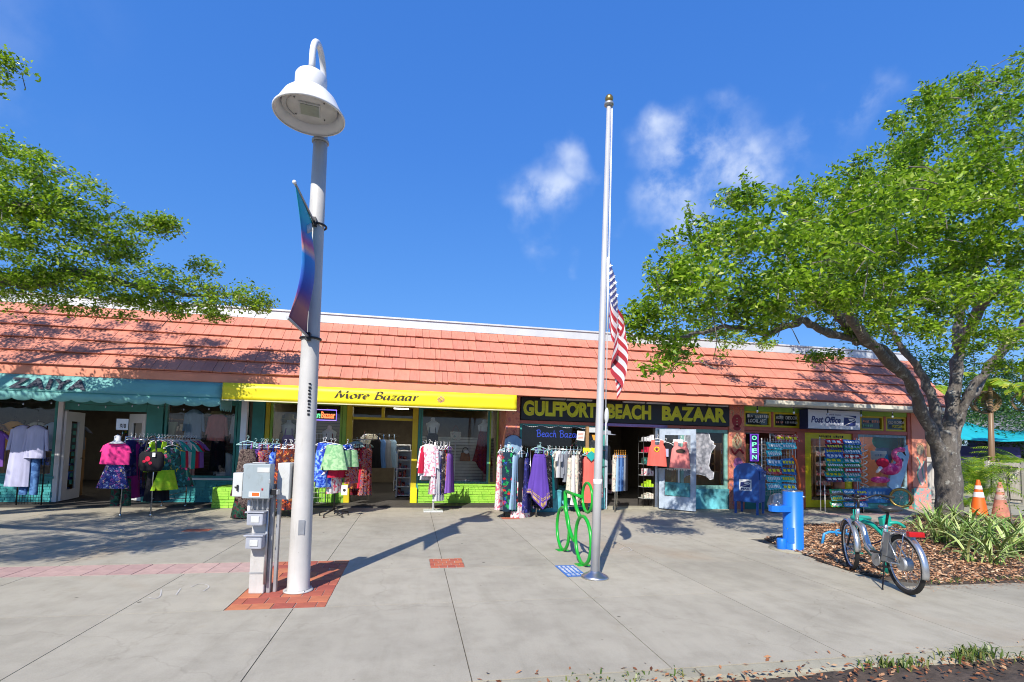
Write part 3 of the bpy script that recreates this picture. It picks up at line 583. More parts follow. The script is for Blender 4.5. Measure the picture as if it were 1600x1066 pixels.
window(XL,-8.02,.612,2.42,YA,M['teal'],.05,(-10.4,)); window(-5.8,-4.22,.612,2.42,YA,M['teal'],.05)
post(-6.18,-5.83,YA-.02,YA+.18,0,2.42,M['teal']); post(-8.0,-7.9,YA-.02,YA+.18,0,2.42,M['white'],'door_jamb'); post(-7.89,-6.2,YA+.02,YA+.15,2.14,2.41,M['teal'],'door_header')
post(-4.2,-4.0,YA-.02,YA+.2,0,2.79,M['teal']); post(-3.86,-3.58,YA-.06,YA+.2,0,2.79,M['teal']); post(-3.57,-3.47,YA-.03,YA+.2,.0,2.5,M['yellow_d'])
pxx=W(377,740,12.4).x; post(pxx-.06,pxx+.06,12.35,12.47,0,2.74,M['white'],'post')
window(-3.46,-1.77,.532,2.51,YA,M['green'],.05); window(.19,2.0,.532,2.51,YA,M['teal'],.05); window(2.0,2.24,.532,2.51,YA,M['green'],.04)
post(-1.76,-1.66,YA-.03,YA+.2,0,2.51,M['green']); post(-1.655,-1.52,YA-.05,YA+.2,0,2.51,M['yellow_d'],'door_jamb'); post(-.02,.12,YA-.05,YA+.2,0,2.51,M['yellow_d'],'door_jamb'); post(.125,.18,YA-.03,YA+.2,0,2.51,M['teal'])
post(-.02-.0,.15,YA-.09,YA-.052,0,.42,M['yellow'],'door_jamb_foot')
post(-1.515,-.025,YA-.04,YA+.12,2.13,2.19,M['yellow_d'],'door_header'); post(-1.515,-.025,YA-.04,YA+.12,2.46,2.51,M['yellow_d'],'door_header'); post(-.81,-.73,YA-.035,YA+.1,2.192,2.458,M['yellow_d'],'mullion')
for a,b in ((-1.51,-.815),(-.725,-.03)): part('pane',MB().add([(a,YA+.04,2.192),(b,YA+.04,2.192),(b,YA+.04,2.458),(a,YA+.04,2.458)],[(0,1,2,3)]),M['glass'])
# painted columns
q=NM('mural_coral').set(.6); v=q.co(); a=q.noise(v,5.2,5,.6,1.6); q.col(q.ramp(a,[(.30,(.02,.20,.12)),(.36,(.62,.20,.12)),(.5,(.70,.26,.16)),(.60,(.55,.13,.09)),(.66,(.35,.25,.40)),(.70,(.68,.40,.22)),(.76,(.70,.26,.17))],'EASE')); M['mural']=q.m
q=NM('mural_leafy').set(.6); v=q.co(); a=q.noise(v,3.0,5,.6,1.9); q.col(q.ramp(a,[(.3,(.05,.22,.28)),(.42,(.12,.45,.42)),(.5,(.60,.24,.22)),(.58,(.70,.32,.26)),(.66,(.16,.38,.28)),(.75,(.10,.28,.45))])); M['mural2']=q.m
post(2.25,2.6,YB-.02,YA+.15,0,2.79,M['mural']); post(8.4,8.86,YB-.03,YB+.3,0,2.79,M['mural']); post(14.34,14.86,YB-.03,YB+.29,.62,2.79,M['coral']); post(14.22,14.335,YB-.01,YB+.2,0,2.79,M['coral_d'])
post(14.30,14.9,YB-.10,YB+.29,0,.615,M['mural2'],'pillar_base')
# painted ornament on the pier between the shops: red fruit, pointed shell, swirl
orn=MB()
def disc(mb,cx,cz,rx,rz,y,n=20,poly=None,t=.004):
    pl=[(cx+rx*math.cos(2*math.pi*k/n),cz+rz*math.sin(2*math.pi*k/n)) for k in range(n)] if poly is None else poly
    return mb.prism(pl,y-t,y,'XZ')
mr=plain('mural_red',(.34,.015,.02),.5,0,.2,9); mc=plain('mural_cream',(.55,.42,.24),.6,0,.25,9); 
part('mural_motif',disc(disc(MB(),8.63,2.38,.15,.17,YB-.031),8.63,2.18,.11,.07,YB-.031),mr)
part('mural_motif',disc(disc(disc(MB(),8.63,2.44,.018,.018,YB-.036),8.63,2.36,.018,.018,YB-.036),8.63,2.28,.018,.018,YB-.036),mc)
part('mural_motif',disc(MB(),0,0,0,0,YB-.031,poly=[(8.63,2.06),(8.78,1.86),(8.77,1.7),(8.63,1.6),(8.49,1.7),(8.48,1.86)]),mc)
part('mural_motif',MB().tube([(8.63,YB-.034,2.0),(8.70,YB-.034,1.85),(8.63,YB-.034,1.70),(8.56,YB-.034,1.85),(8.63,YB-.034,1.93)],.012,5),mr)
part('mural_motif',MB().tube(smooth([(8.45,YB-.034,2.55),(8.42,YB-.034,2.66),(8.52,YB-.034,2.64),(8.50,YB-.034,2.5)]),.012,5).tube(smooth([(8.80,YB-.034,2.52),(8.86-.05,YB-.034,2.66),(8.74,YB-.034,2.66),(8.74,YB-.034,2.5)]),.012,5),mc)
part('mural_motif',MB().tube(smooth([(8.45,YB-.034,1.62),(8.56,YB-.034,1.48),(8.7,YB-.034,1.6),(8.82,YB-.034,1.5)]),.03,5),mr)
part('mural_motif',disc(disc(disc(MB(),8.66,1.28,.12,.10,YB-.031),8.60,1.2,.08,.08,YB-.034),8.74,1.2,.07,.08,YB-.034),plain('mural_lilac',(.50,.16,.38),.6,0,.35,12))
# painted figure on the end pier
part('mural_motif',disc(MB(),14.62,1.72,.12,.15,YB-.031).tube(smooth([(14.52,YB-.034,1.85),(14.62,YB-.034,1.92),(14.74,YB-.034,1.8),(14.76,YB-.034,1.5)]),.012,5),mc)
part('mural_motif',MB().tube(smooth([(14.5,YB-.034,1.5),(14.6,YB-.034,1.3),(14.5,YB-.034,1.0),(14.62,YB-.034,.7)]),.02,5).tube(smooth([(14.75,YB-.034,1.4),(14.68,YB-.034,1.1),(14.78,YB-.034,.75)]),.016,5),plain('mural_teal',(.20,.48,.40),.6))
part('mural_motif',disc(MB(),14.64,1.0,.14,.34,YB-.028),plain('mural_blush',(.66,.38,.36),.6,0,.25,8))
# shop three: header, doorway, windows
post(2.61,8.39,YB+.0,YB+.14,2.12,2.2,M['coral_d'],'header'); post(4.6,6.6,YB-.004,YB-.001,2.125,2.195,plain('violet_paint',(.28,.20,.48),.6,0,.3,3),'painted_band',0)
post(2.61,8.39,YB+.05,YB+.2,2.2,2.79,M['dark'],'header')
window(2.62,4.86,.53,2.12,YB+.02,M['teal'],.05); window(7.0,8.38,.53,2.12,YB+.02,plain('aged_teal_frame',(.20,.42,.37),.6,0,.25,6),.09)
post(2.61,4.9,YB,YB+.22,0,.529,M['lb'],'bulkhead',0); post(6.92,8.55,YB-.02,YB+.22,0,.529,M['lb'],'bulkhead',0)
post(4.87,4.94,YB,YB+.15,0,2.12,plain('pale_blue_frame',(.42,.50,.60),.5,0,.1,5),'door_jamb'); post(6.26,6.34,YB,YB+.15,0,2.12,M['alu'],'door_jamb')
window(6.36,6.98,.0,2.12,YB+.04,M['alu'],.05)
# shop four
for (a,b) in ((8.88,9.72),(9.80,10.62),(12.62,13.42),(13.5,14.2)):
    w=window(a,b,2.24,2.66,YB+.02,M['yellow_d'],.05); part('sign_board',MB().box(a+.06,b-.06,YB+.09,YB+.11,2.3,2.6),M['black'],w)
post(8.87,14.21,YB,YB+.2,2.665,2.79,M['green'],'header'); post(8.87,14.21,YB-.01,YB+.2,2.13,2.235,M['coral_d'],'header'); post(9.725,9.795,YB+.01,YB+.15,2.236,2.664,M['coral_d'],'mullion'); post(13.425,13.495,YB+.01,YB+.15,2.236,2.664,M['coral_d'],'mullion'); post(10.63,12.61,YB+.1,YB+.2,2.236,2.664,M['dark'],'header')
window(8.88,10.48,.56,2.12,YB+.02,M['coral_d'],.05); window(12.52,14.2,.56,2.12,YB+.02,plain('beaded_frame',(.25,.38,.42),.5,0,.3,10),.07)
post(8.87,10.49,YB,YB+.2,0,.559,M['teal'],'bulkhead'); post(12.51,14.21,YB,YB+.2,0,.559,M['teal'],'bulkhead'); post(10.5,10.76,YB-.02,YB+.2,0,2.129,M['coral_d']); post(12.33,12.5,YB-.02,YB+.2,0,2.129,M['coral_d'])
# yellow post office door
yd=part('door',MB().box(10.78,10.98,YB+.02,YB+.07,.04,2.12).box(12.12,12.32,YB+.02,YB+.07,.04,2.12).box(10.98,12.12,YB+.02,YB+.07,1.96,2.12).box(10.98,12.12,YB+.02,YB+.07,.04,.24),M['yellow'])
part('pane',MB().add([(10.98,YB+.045,.24),(12.12,YB+.045,.24),(12.12,YB+.045,1.96),(10.98,YB+.045,1.96)],[(0,1,2,3)]),M['glass'],yd)
part('handle',MB().tube([(12.05,YB-.03,.95),(12.05,YB-.03,1.25)],.014).tube([(12.05,YB-.03,.97),(12.05,YB+.03,.97)],.01).tube([(12.05,YB-.03,1.23),(12.05,YB+.03,1.23)],.01),M['chrome'],yd)
part('number_plate',strokes(MB(),11.25,12.05,1.995,2.065,YB+.016,12),M['ink'],yd,kind='stuff')
part('threshold',MB().box(4.93,6.3,YB-.1,YB+.3,0,.045),M['conc2'],bev=.005); part('threshold',MB().box(-1.52,-.02,YA-.08,YA+.25,0,.03),M['conc2'],bev=.005)
# transom lettering
def tlet(x0,x1,z0,z1,s,mat,sh=0,parent=B): return part('lettering',fit_text(MB(),s,x0,x1,z0,z1,YB+.006,.01,sh,ext=.002),mat,parent)
wl=plain('chalk_white',(.68,.68,.66),.6)
def tst(x0,x1,z0,z1,n,mat): return part('lettering',strokes(MB(),x0,x1,z0,z1,YB+.005,n),mat,B,kind='stuff')
tst(8.97,9.66,2.48,2.57,11,wl); tlet(9.0,9.55,2.35,2.45,'LOCAL ART',wl,.2)
tlet(9.87,10.1,2.47,2.56,'HOME',wl); tlet(10.17,10.55,2.47,2.56,'DECOR',wl); tst(9.87,10.1,2.35,2.42,5,M['coral']); tst(10.15,10.55,2.35,2.42,8,plain('chalk_grey',(.42,.42,.44),.6))
tst(12.70,13.30,2.46,2.54,10,M['coral']); tst(12.70,13.1,2.34,2.42,7,plain('chalk_green',(.15,.45,.25),.6))
tlet(13.57,14.13,2.46,2.54,'OLD FLORIDA',wl); tlet(13.72,14.14,2.34,2.42,'POSTCARDS',M['yellow'])
# open double door of the teal shop
def leaf_door(hx,hy,ang,w,glassw,name='door'):
    R_=Matrix.Rotation(ang,3,'Z'); H=Vector((hx,hy,0))
    def bx(mb,a,b,z0,z1,t=.022):
        return mb.hexa([H+R_@Vector((x,y,z)) for z in (z0,z1) for (x,y) in ((a,-t),(b,-t),(b,t),(a,t))])
    s=(w-glassw)/2; mb=MB(); bx(mb,0,s,.05,2.1); bx(mb,w-s,w,.05,2.1); bx(mb,s,w-s,.05,.28); bx(mb,s,w-s,1.88,2.1)
    d=part(name,mb,M['white']); g=MB(); g.add([H+R_@Vector((x,0,z)) for (x,z) in ((s,.28),(w-s,.28),(w-s,1.88),(s,1.88))],[(0,1,2,3)]); part('pane',g,M['glass'],d)
    k=MB(); k.tube([H+R_@Vector((w-.08,-.03,1.0)),H+R_@Vector((w-.08,-.07,1.0)),H+R_@Vector((w-.18,-.07,1.0))],.012); part('handle',k,M['chrome'],d); return d,H,R_
d,H_,R_=leaf_door(-7.86,YA+.02,math.radians(97),.86,.36)
for i in range(9): part('painted_strip',MB().hexa([H_+R_@Vector((x,y,z)) for z in (.4+i*.165,.4+i*.165+.10) for (x,y) in ((.36,-.012),(.50,-.012),(.50,-.008),(.36,-.008))]),M['teal'],d)
leaf_door(-6.2,YA+.04,math.radians(138),.82,.5)
# glass door of the bazaar, propped open towards the street
H=Vector((6.36,12.36,0)); A_=math.radians(-46); R_=Matrix.Rotation(A_,3,'Z'); mb=MB()
def bx2(mb,a,b,z0,z1,t=.022,o=0): return mb.hexa([H+R_@Vector((x,y+o,z)) for z in (z0,z1) for (x,y) in ((a,-t),(b,-t),(b,t),(a,t))])
bx2(mb,0,.14,.03,2.08); bx2(mb,.80,.93,.03,2.08); bx2(mb,.14,.80,.03,.36); bx2(mb,.14,.80,1.93,2.08)
pbl=plain('pale_blue_door',(.42,.50,.60),.45,0,.22,5); gd=part('door',mb,pbl,bev=.003)
part('pane',MB().add([H+R_@Vector((x,0,z)) for (x,z) in ((.14,.36),(.80,.36),(.80,1.93),(.14,1.93))],[(0,1,2,3)]),M['glass'],gd)
part('poster',bx2(MB(),.30,.62,1.32,1.62,.003,-.03),plain('poster_grey',(.40,.42,.48),.6,0,.3,14),gd); part('sticker',bx2(MB(),.36,.62,1.72,1.82,.003,-.03),M['white'],gd)
part('push_bar',bx2(MB(),.12,.82,1.06,1.13,.02,-.05),M['alu'],gd)
part('decal',bx2(MB(),.16,.78,.38,.72,.002,-.028),plain('beach_decal',(.10,.38,.42),.6,0,.6,5),gd)
tp=strokes(MB(),.2,.74,1.02,1.10,0,9,mapf=lambda X,Z:H+R_@Vector((X,-.035,Z))); part('lettering',tp,M['white'],gd)
# Florida-shaped poster in the bazaar window
fl=[(0,0),(.0,.9),(.06,1.35),(.30,1.45),(.55,1.47),(.63,1.38),(.66,1.22),(.74,1.16),(.72,1.10),(.78,1.06),(.74,.98),(.68,.90),(.66,.78),(.64,.66),(.62,.50),(.66,.38),(.74,.32),(.72,.14),(.64,.12),(.54,.22),(.40,.26),(.25,.27),(.10,.22),(.02,.12)]
q=NM('photo_collage').set(.55); v=q.co(); vo=q.n('ShaderNodeTexVoronoi'); vo.inputs['Scale'].default_value=9; q.l(v,vo.inputs['Vector']); a=q.noise(v,9,6,.6); q.col(q.mixc(.5,q.ramp(a,[(.3,(.05,.06,.07)),(.5,(.30,.31,.34)),(.62,(.55,.55,.58)),(.72,(.42,.30,.32)),(.8,(.3,.4,.25))]),q.ramp(vo.outputs['Distance'],[(0,(.5,.5,.55)),(.7,(.10,.10,.12))]))); M['collage']=q.m
def pf(p,k=1.0): return (7.05+p[0]*1.28,.53+.12+p[1]*.98)
part('window_poster',MB().prism([pf(p) for p in fl],YB+.045,YB+.052,'XZ'),plain('poster_white_edge',(.62,.63,.66),.6))
cx_,cz_=.36,.8; part('window_poster',MB().prism([pf((cx_+(p[0]-cx_)*.93,cz_+(p[1]-cz_)*.96)) for p in fl],YB+.038,YB+.044,'XZ'),M['collage'])
part('display_shelf',MB().box(7.1,8.3,YB+.3,YB+.7,.56,.98),M['tanwood'])
# ---------------------------------------------------------------- interiors
for (x0,x1,y) in ((-1.5,-1.0,15.2),(-.75,-.1,15.4),(-.7,-.15,17.2),(-6.9,-6.4,16.5),(-9.5,-8.9,15.2),(-5.2,-4.7,15.0),(-2.9,-2.4,15.0),(1.0,1.5,15.0),(3.4,3.9,14.2),(7.4,7.9,14.2),(9.6,10.1,14.2),(11.3,11.8,14.4),(13.2,13.7,14.2)):  # real shop fixtures, plus more added in each shop to brighten the interiors
    lt=part('ceiling_and_fill_light',MB().box(x0,x1,y,y+.9,2.72,2.795),M['white']); part('diffuser',MB().box(x0+.03,x1-.03,y+.03,y+.87,2.712,2.719),emis('lit_diffuser',(1,.93,.80),7),lt)
def shelfunit(x,y,w,dp,h,n,mat,goods=True,name='shelf_unit'):
    mb=MB().box(x,x+.03,y,y+dp,.04,h).box(x+w-.03,x+w,y,y+dp,.04,h).box(x+.03,x+w-.03,y+dp-.02,y+dp,.04,h)
    for k in range(n+1): z=.08+(h-.12)*k/n; mb.box(x+.031,x+w-.031,y,y+dp-.021,z,z+.025)
    o=part(name,mb,mat)
    if goods:
        g=MB()
        for k in range(n):
            z=.08+(h-.12)*k/n+.026; xx=x+.06
            while xx<x+w-.14:
                s=random.uniform(.06,.13); hh=random.uniform(.06,min(.2,(h-.12)/n-.05)); g.box(xx,xx+s,y+.03,y+dp-.08,z,z+hh); xx+=s+random.uniform(.01,.05)
        part('goods',g,F[random.choice(['cream','multi','tan','redmix','bluetie','pinktie'])],o,kind='stuff')
    return o
shelfunit(-.42,14.6,.4,.5,1.35,5,M['white']); shelfunit(-.55,16.4,.5,.4,1.5,5,M['white'])
for x in (-7.6,-7.0,-6.4): shelfunit(x,16.3,.58,.35,2.1,6,M['tanwood'])
for (x,y) in ((-10.8,14.6),(-9.8,14.7),(-9.0,14.5)): shelfunit(x,y,.8,.35,1.5,4,M['tanwood'])
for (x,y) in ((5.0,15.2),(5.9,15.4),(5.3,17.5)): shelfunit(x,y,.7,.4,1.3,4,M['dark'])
for x in (9.1,10.0,11.0,12.8,13.6): shelfunit(x,15.2,.7,.4,1.8,5,M['tanwood'])
# slatwall behind the right yellow-shop window and strips
def slatwall(x0,x1,y,z0,z1,mat,st=.085):
    w=part('slatwall',MB().box(x0,x1,y,y+.04,z0,z1),M['joint']); z=z0
    while z<z1-.01: part('slat',MB().box(x0,x1,y-.02,y,z+.006,min(z+st-.006,z1)),mat,w); z+=st
slatwall(.22,2.24,14.15,.5,1.75,M['slatw']); slatwall(-3.4,-1.8,14.25,.5,2.2,plain('tan_slat',(.28,.25,.17),.7,0,.1,5))
slatwall(-5.7,-4.1,14.6,.5,2.1,M['darkwood'])
part('display_floor',MB().box(.2,2.24,YA+.12,14.15,.40,.50),M['slatw']); part('display_floor',MB().box(-3.45,-1.8,YA+.12,14.2,.40,.50),M['slatw']); part('display_floor',MB().box(-5.75,-4.1,YA+.12,14.5,.45,.56),M['dark'])
# ================================================================ awnings and signs
def sheet(mb,x0,x1,prof,n=40,wob=0.0,hem=None):
    v=[];f=[];m=len(prof)
    for i in range(n+1):
        x=x0+(x1-x0)*i/n
        for j,(y,z) in enumerate(prof):
            zz=z; 
            if hem and j==m-1: zz=z+hem(x)
            v.append((x,y+wob*math.sin(x*7+j*1.3)*random.uniform(.4,1),zz))
    for i in range(n):
        for j in range(m-1): a=i*m+j; f.append((a,a+1,a+m+1,a+m))
    return mb.add(v,f,True)
aw=thing('awning','teal canvas awning with scalloped valance over the left shop, dark block letters on it','awning',(-8,YE,2.2))
sc_=lambda x:-.052*abs(math.sin(math.pi*(x+3.95)/.335))**.6
def thick(o,t=.006):
    md=o.modifiers.new('solid','SOLIDIFY'); md.thickness=t; md.offset=0; return o
zt,zb=2.735,2.40; ya,yb_=YE-.04,YE-.20
thick(sheet(MB(),-13.0,-3.95,[(ya,zt),(ya-.05,2.62),(ya-.10,2.51),(yb_,zb)],60,.004).build('canopy',M['tealaw'],aw))
thick(sheet(MB(),-13.0,-3.95,[(yb_-.002,zb),(yb_,2.32),(yb_,2.265)],540,.003,sc_).build('valance',M['tealaw'],aw))
MB().tube([(-13,yb_-.004,zb),(-3.95,yb_-.004,zb)],.008,6).build('piping',M['teal'],aw)
thick(MB().add([(-3.95,ya,zt),(-3.95,yb_,zb),(-3.95,yb_,2.26),(-3.95,YE+.5,2.26),(-3.95,YE+.5,zt)],[(0,1,2,3,4)]).build('side_panel',M['tealaw'],aw))
sp_=sheet(MB(),0,1,[(0,0)],1) if False else None
sv=MB(); n=20; vv=[];ff=[]
for i in range(n+1):
    y=yb_+(YE+.5-yb_)*i/n; vv+=[(-3.944,y,2.30),(-3.944,y,2.20-.06*abs(math.sin(math.pi*i/4)))]
for i in range(n): ff.append((2*i,2*i+1,2*i+3,2*i+2))
thick(sv.add(vv,ff).build('valance',M['tealaw'],aw))
dy=Vector((0,yb_-ya,zb-zt)).normalized(); nn=Vector((0,dy.z,-dy.y))
fit=MB()
def amap(X,Z,h): t=(zt-Z)/(zt-zb); return (X,ya+(yb_-ya)*t-.035-h*1.0,Z)
P0=W(12,604,YE-.2).x; P1=W(134,604,YE-.2).x
fit_text(fit,'ZAIYA',P0,P1,2.45,2.665,0,.045,ext=.003,mapf=amap,sp=1.2); fit.build('lettering',plain('charcoal_ink',(.03,.035,.06),.7),aw)
aw2=thing('awning','yellow board awning lettered in dark script with a small pink sun emblem','awning',(-.8,YE,2.3))
y0_=YE-.24
yb2=MB(); N_=60; v=[];f=[]
thick(sheet(MB(),-3.90,2.31,[(YE-.06,2.735),(y0_,2.715),(y0_-.012,2.60),(y0_+.003,2.53),(y0_-.008,2.45),(y0_,2.375)],80,.004).build('canopy',M['yellow'],aw2),.02)
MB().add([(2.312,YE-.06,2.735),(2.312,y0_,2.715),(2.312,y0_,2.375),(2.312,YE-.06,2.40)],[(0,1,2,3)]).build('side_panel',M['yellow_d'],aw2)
MB().box(-3.9,2.31,y0_-.014,y0_+.012,2.355,2.378).build('edge_trim',plain('cream_trim',(.62,.58,.36)),aw2)
v,f,wd_=pen_text('More Bazaar'); a0=W(524,617,y0_).x; a1=W(652,625,y0_).x; mb=MB(); mb.add([(a0+p[0]/wd_*(a1-a0),y0_-.022-.0006*(i%3),2.495+p[1]*.165) for i,p in enumerate(v)],f); mb.build('lettering',M['ink'],aw2)
sc0=W(689,622,y0_); sun_=MB().ring((sc0.x,y0_-.02,2.555),.045,.008,'Y',24,5)
for k in range(14):
    a=2*math.pi*k/14; c=Vector((sc0.x,y0_-.02,2.555)); d=Vector((math.cos(a),0,math.sin(a))); p=Vector((-d.z,0,d.x)); sun_.add([c+d*.056-p*.012,c+d*.056+p*.012,c+d*.095],[(0,1,2)])
sun_.ring((sc0.x,y0_-.02,2.555),.018,.005,'Y',16,5).build('sun_emblem',plain('pink_emblem',(.62,.33,.22)),aw2)
bs=thing('shop_sign','long black board with acid yellow capitals, thin lamps along its top edge','sign',(2.65,YB-.1,2.2))
z0s,z1s=2.215,2.785; y_=YB-.04
MB().box(2.63,8.40,y_,y_+.04,z0s,z1s).build('board',M['black'],bs,bev=.003)
def bxl(s,xa,xb,pa=None): 
    mb=MB(); fit_text(mb,s,xa,xb,2.315,2.70,y_-.004,.050,ext=.006,sp=1.02); mb.build('lettering',M['lime'],bs)
bxl('GULFPORT',W(817,640,YB).x,W(931,645,YB).x); bxl('BEACH',W(948,645,YB).x,W(1016,650,YB).x); bxl('BAZAAR',W(1033,650,YB).x,W(1133,655,YB).x)
mb=MB(); mb.tube(smooth([(4.08,y_-.012,2.62),(4.05,y_-.012,2.5),(3.98,y_-.012,2.4),(3.93,y_-.012,2.32)]),.022,5).ell((4.1,y_-.01,2.60),(.05,.012,.06)); mb.build('painted_palm',M['lime'],bs)
for (a,b) in ((3.1,3.75),(3.78,4.45),(5.3,5.9),(5.95,6.6),(7.1,7.65),(7.7,8.3)):
    MB().box(a,b,y_-.10,y_-.02,2.735,2.775).build('strip_lamp',M['capmetal'],bs,bev=.006)
ps=thing('post_office_sign','white box sign reading Post Office with a blue eagle emblem','sign',(11.6,YB-.4,2.3))
px0=W(1261,650,YB-.4).x; px1=W(1343,655,YB-.4).x; yp=YB-.42; pz0,pz1=2.20,2.70
pz0=W(1262,670,yp).z; pz1=W(1262,639,yp).z
MB().box(px0,px1,yp,yp+.3,pz0,pz1).build('cabinet',M['navy'],ps,bev=.004); MB().box(px0+.015,px1-.015,yp-.006,yp-.001,pz0+.015,pz1-.015).build('face',plain('sign_face',(.66,.68,.76),.4,0,.03,2),ps)
wq=px1-px0; hq=pz1-pz0; ib=plain('postal_blue',(.02,.03,.16),.5)
mb=MB(); fit_text(mb,'Post Office',px0+wq*.06,px0+wq*.62,pz0+hq*.32,pz0+hq*.66,yp-.007,.035,.25,ext=.001); fit_text(mb,'United States',px0+wq*.35,px0+wq*.63,pz0+hq*.72,pz0+hq*.80,yp-.007,.01,ext=.001); strokes(mb,px0+wq*.27,px0+wq*.60,pz0+hq*.19,pz0+hq*.24,yp-.0075,20); mb.build('lettering',ib,ps)
ex0,ex1,ez0,ez1=px0+wq*.67,px0+wq*.92,pz0+hq*.22,pz0+hq*.74
def emblem(mbA,mbB,P):        # slanted blue field with a pale eagle wedge; P maps u,v to 3-D, second argument lifts it
    mbA.add([P(0,0,0),P(.93,0,0),P(1,1,0),P(.08,1,0)],[(0,1,2,3)])
    mbB.add([P(.02,0,1),P(.14,0,1),P(.92,.50,1),P(.86,.56,1)],[(0,1,2,3)]); mbB.add([P(.86,.56,1),P(.92,.50,1),P(.98,.64,1),P(.90,.72,1)],[(0,1,2,3)])
    mbB.add([P(.0,.86,1),P(.10,.80,1),P(.34,.80,1),P(.70,.74,1),P(.90,.72,1),P(.98,.64,1),P(.97,.74,1),P(.70,.88,1),P(.30,.97,1),P(.06,.99,1)],[(0,1,2,8,9),(2,3,7,8),(3,4,6,7),(4,5,6)])
    mbB.add([P(.38,.70,1),P(.45,.48,1),P(.60,.46,1),P(.78,.60,1),P(.86,.66,1)],[(0,1,2,3,4)])
eA,eB=MB(),MB(); emblem(eA,eB,lambda u,v_,l:(ex0+u*(ex1-ex0),yp-.008-l*.003,ez0+v_*(ez1-ez0))); e_=eA.build('emblem',ib,ps); eB.build('eagle',M['white'],e_)
# neon signs
def neon(name,label,x,y,z,w,h,frame=None):
    t=thing(name,label,'neon sign',(x,y,z)); 
    if frame: MB().tube([(x,y,z),(x+w,y,z),(x+w,y,z+h),(x,y,z+h)],.010,6,closed=True).build('frame_tube',frame,t)
    return t
nv=emis('violet_neon',(.35,.12,.9),1.0); ng=emis('green_neon',(.15,.8,.35),1.2); nr=emis('red_neon',(1,.16,.05),2.2); nb=emis('blue_neon',(.05,.10,.7),.55)
a=W(1163,682,YB-.03); b_=W(1177,718,YB-.03)
t=thing('open_sign','upright violet framed neon sign spelling OPEN in green','neon sign',(a.x,YB-.05,1.45)); MB().box(9.02,9.28,YB-.04,YB-.015,1.28,2.04).build('backing',plain('violet_board',(.09,.03,.25),.4),t)
MB().tube([(9.04,YB-.05,1.30),(9.26,YB-.05,1.30),(9.26,YB-.05,2.02),(9.04,YB-.05,2.02)],.009,6,closed=True).build('frame_tube',nv,t)
for i,c in enumerate('OPEN'): fit_text(MB(),c,9.08,9.22,1.87-i*.175,1.985-i*.175,YB-.045,.012,ext=.006).build('letter',ng,t)
p0=W(488,640,YA+.1); t=thing('shop_name_neon','neon window sign reading More Bazaar in a blue violet frame','neon sign',(-2.6,YA+.1,2.2))
na=W(487,656,YA-.02); nbp=W(526,641,YA-.02); MB().tube([(na.x,YA-.02,na.z),(nbp.x,YA-.02,na.z),(nbp.x,YA-.02,nbp.z),(na.x,YA-.02,nbp.z)],.010,6,closed=True).build('frame_tube',emis('indigo_neon',(.3,.2,1),1.6),t)
fit_text(MB(),'More',na.x+.03,na.x+.20,na.z+.05,nbp.z-.05,YA-.02,.008,ext=.006).build('letters',ng,t); fit_text(MB(),'Bazaar',na.x+.22,nbp.x-.03,na.z+.05,nbp.z-.05,YA-.02,.012,ext=.006).build('letters',nr,t)
t=thing('beach_neon','blue neon script reading Beach Bazaar hanging inside the window','neon sign',(3.4,YB+.15,1.8))
mb=MB(); x_=W(838,690,YB+.12).x; tot=W(912,690,YB+.12).x-x_; w_=sum(ADV[c] for c in 'Beach Bazaar'); xx=0
for c in 'Beach Bazaar':
    for s_ in GLY.get(c,[]): mb.tube([(x_+(xx+q_.x)/w_*tot,YB+.13,1.80+q_.y*.17) for q_ in smooth(s_,3)],.009,5)
    xx+=ADV[c]
mb.build('letters',nb,t)
# string lights under the gutter
t=thing('string_lights','dark cable of small clear bulbs strung along the pale gutter','string lights',(11.8,YE-.15,2.7)); pts=[]; xs_=[W(x,650,YE-.12).x for x in (1183,1240,1293,1345,1394)]
for i in range(60):
    x=9.0+(14.7-9.0)*i/59; pts.append((x,YE-.13,2.74-.03*abs(math.sin(x*1.9))))
MB().tube(pts,.006,4).build('cable',M['black'],t)
for x in xs_:
    k=MB(); k.tube([(x,YE-.13,2.73),(x,YE-.13,2.62)],.016,6); so_=k.build('socket',M['black'],t); MB().ell((x,YE-.13,2.585),(.025,.025,.036)).build('bulb',M['frost'],t)
t=thing('string_lights','beaded fairy lights draped across the top of the bazaar window','string lights',(3.7,YB-.02,2.08)); mb=MB(); pts=[(2.7+2.0*i/40,YB-.02,2.09-.05*abs(math.sin(i*.35))) for i in range(41)]; mb.tube(pts,.004,4); mb.build('cable',M['white'],t)
mb=MB(); [mb.ell(p,(.012,.012,.012),6,4) for p in pts[::1]]; mb.build('bead',M['frost'],t,kind='stuff')
t=thing('string_lights','fairy lights with tiny bulbs hanging under the edge of the teal awning','string lights',(-7,YE+.1,2.3)); mb=MB(); pts=[(-10+6*i/50,YE-.05+.1,2.24-.06*abs(math.sin(i*.25))) for i in range(51)]; mb.tube(pts,.004,4); mb.build('cable',M['black'],t); mb=MB(); [mb.ell((p[0],p[1],p[2]-.03),(.014,.014,.022),6,4) for p in pts[::4]]; mb.build('bulb',M['frost'],t,kind='stuff')
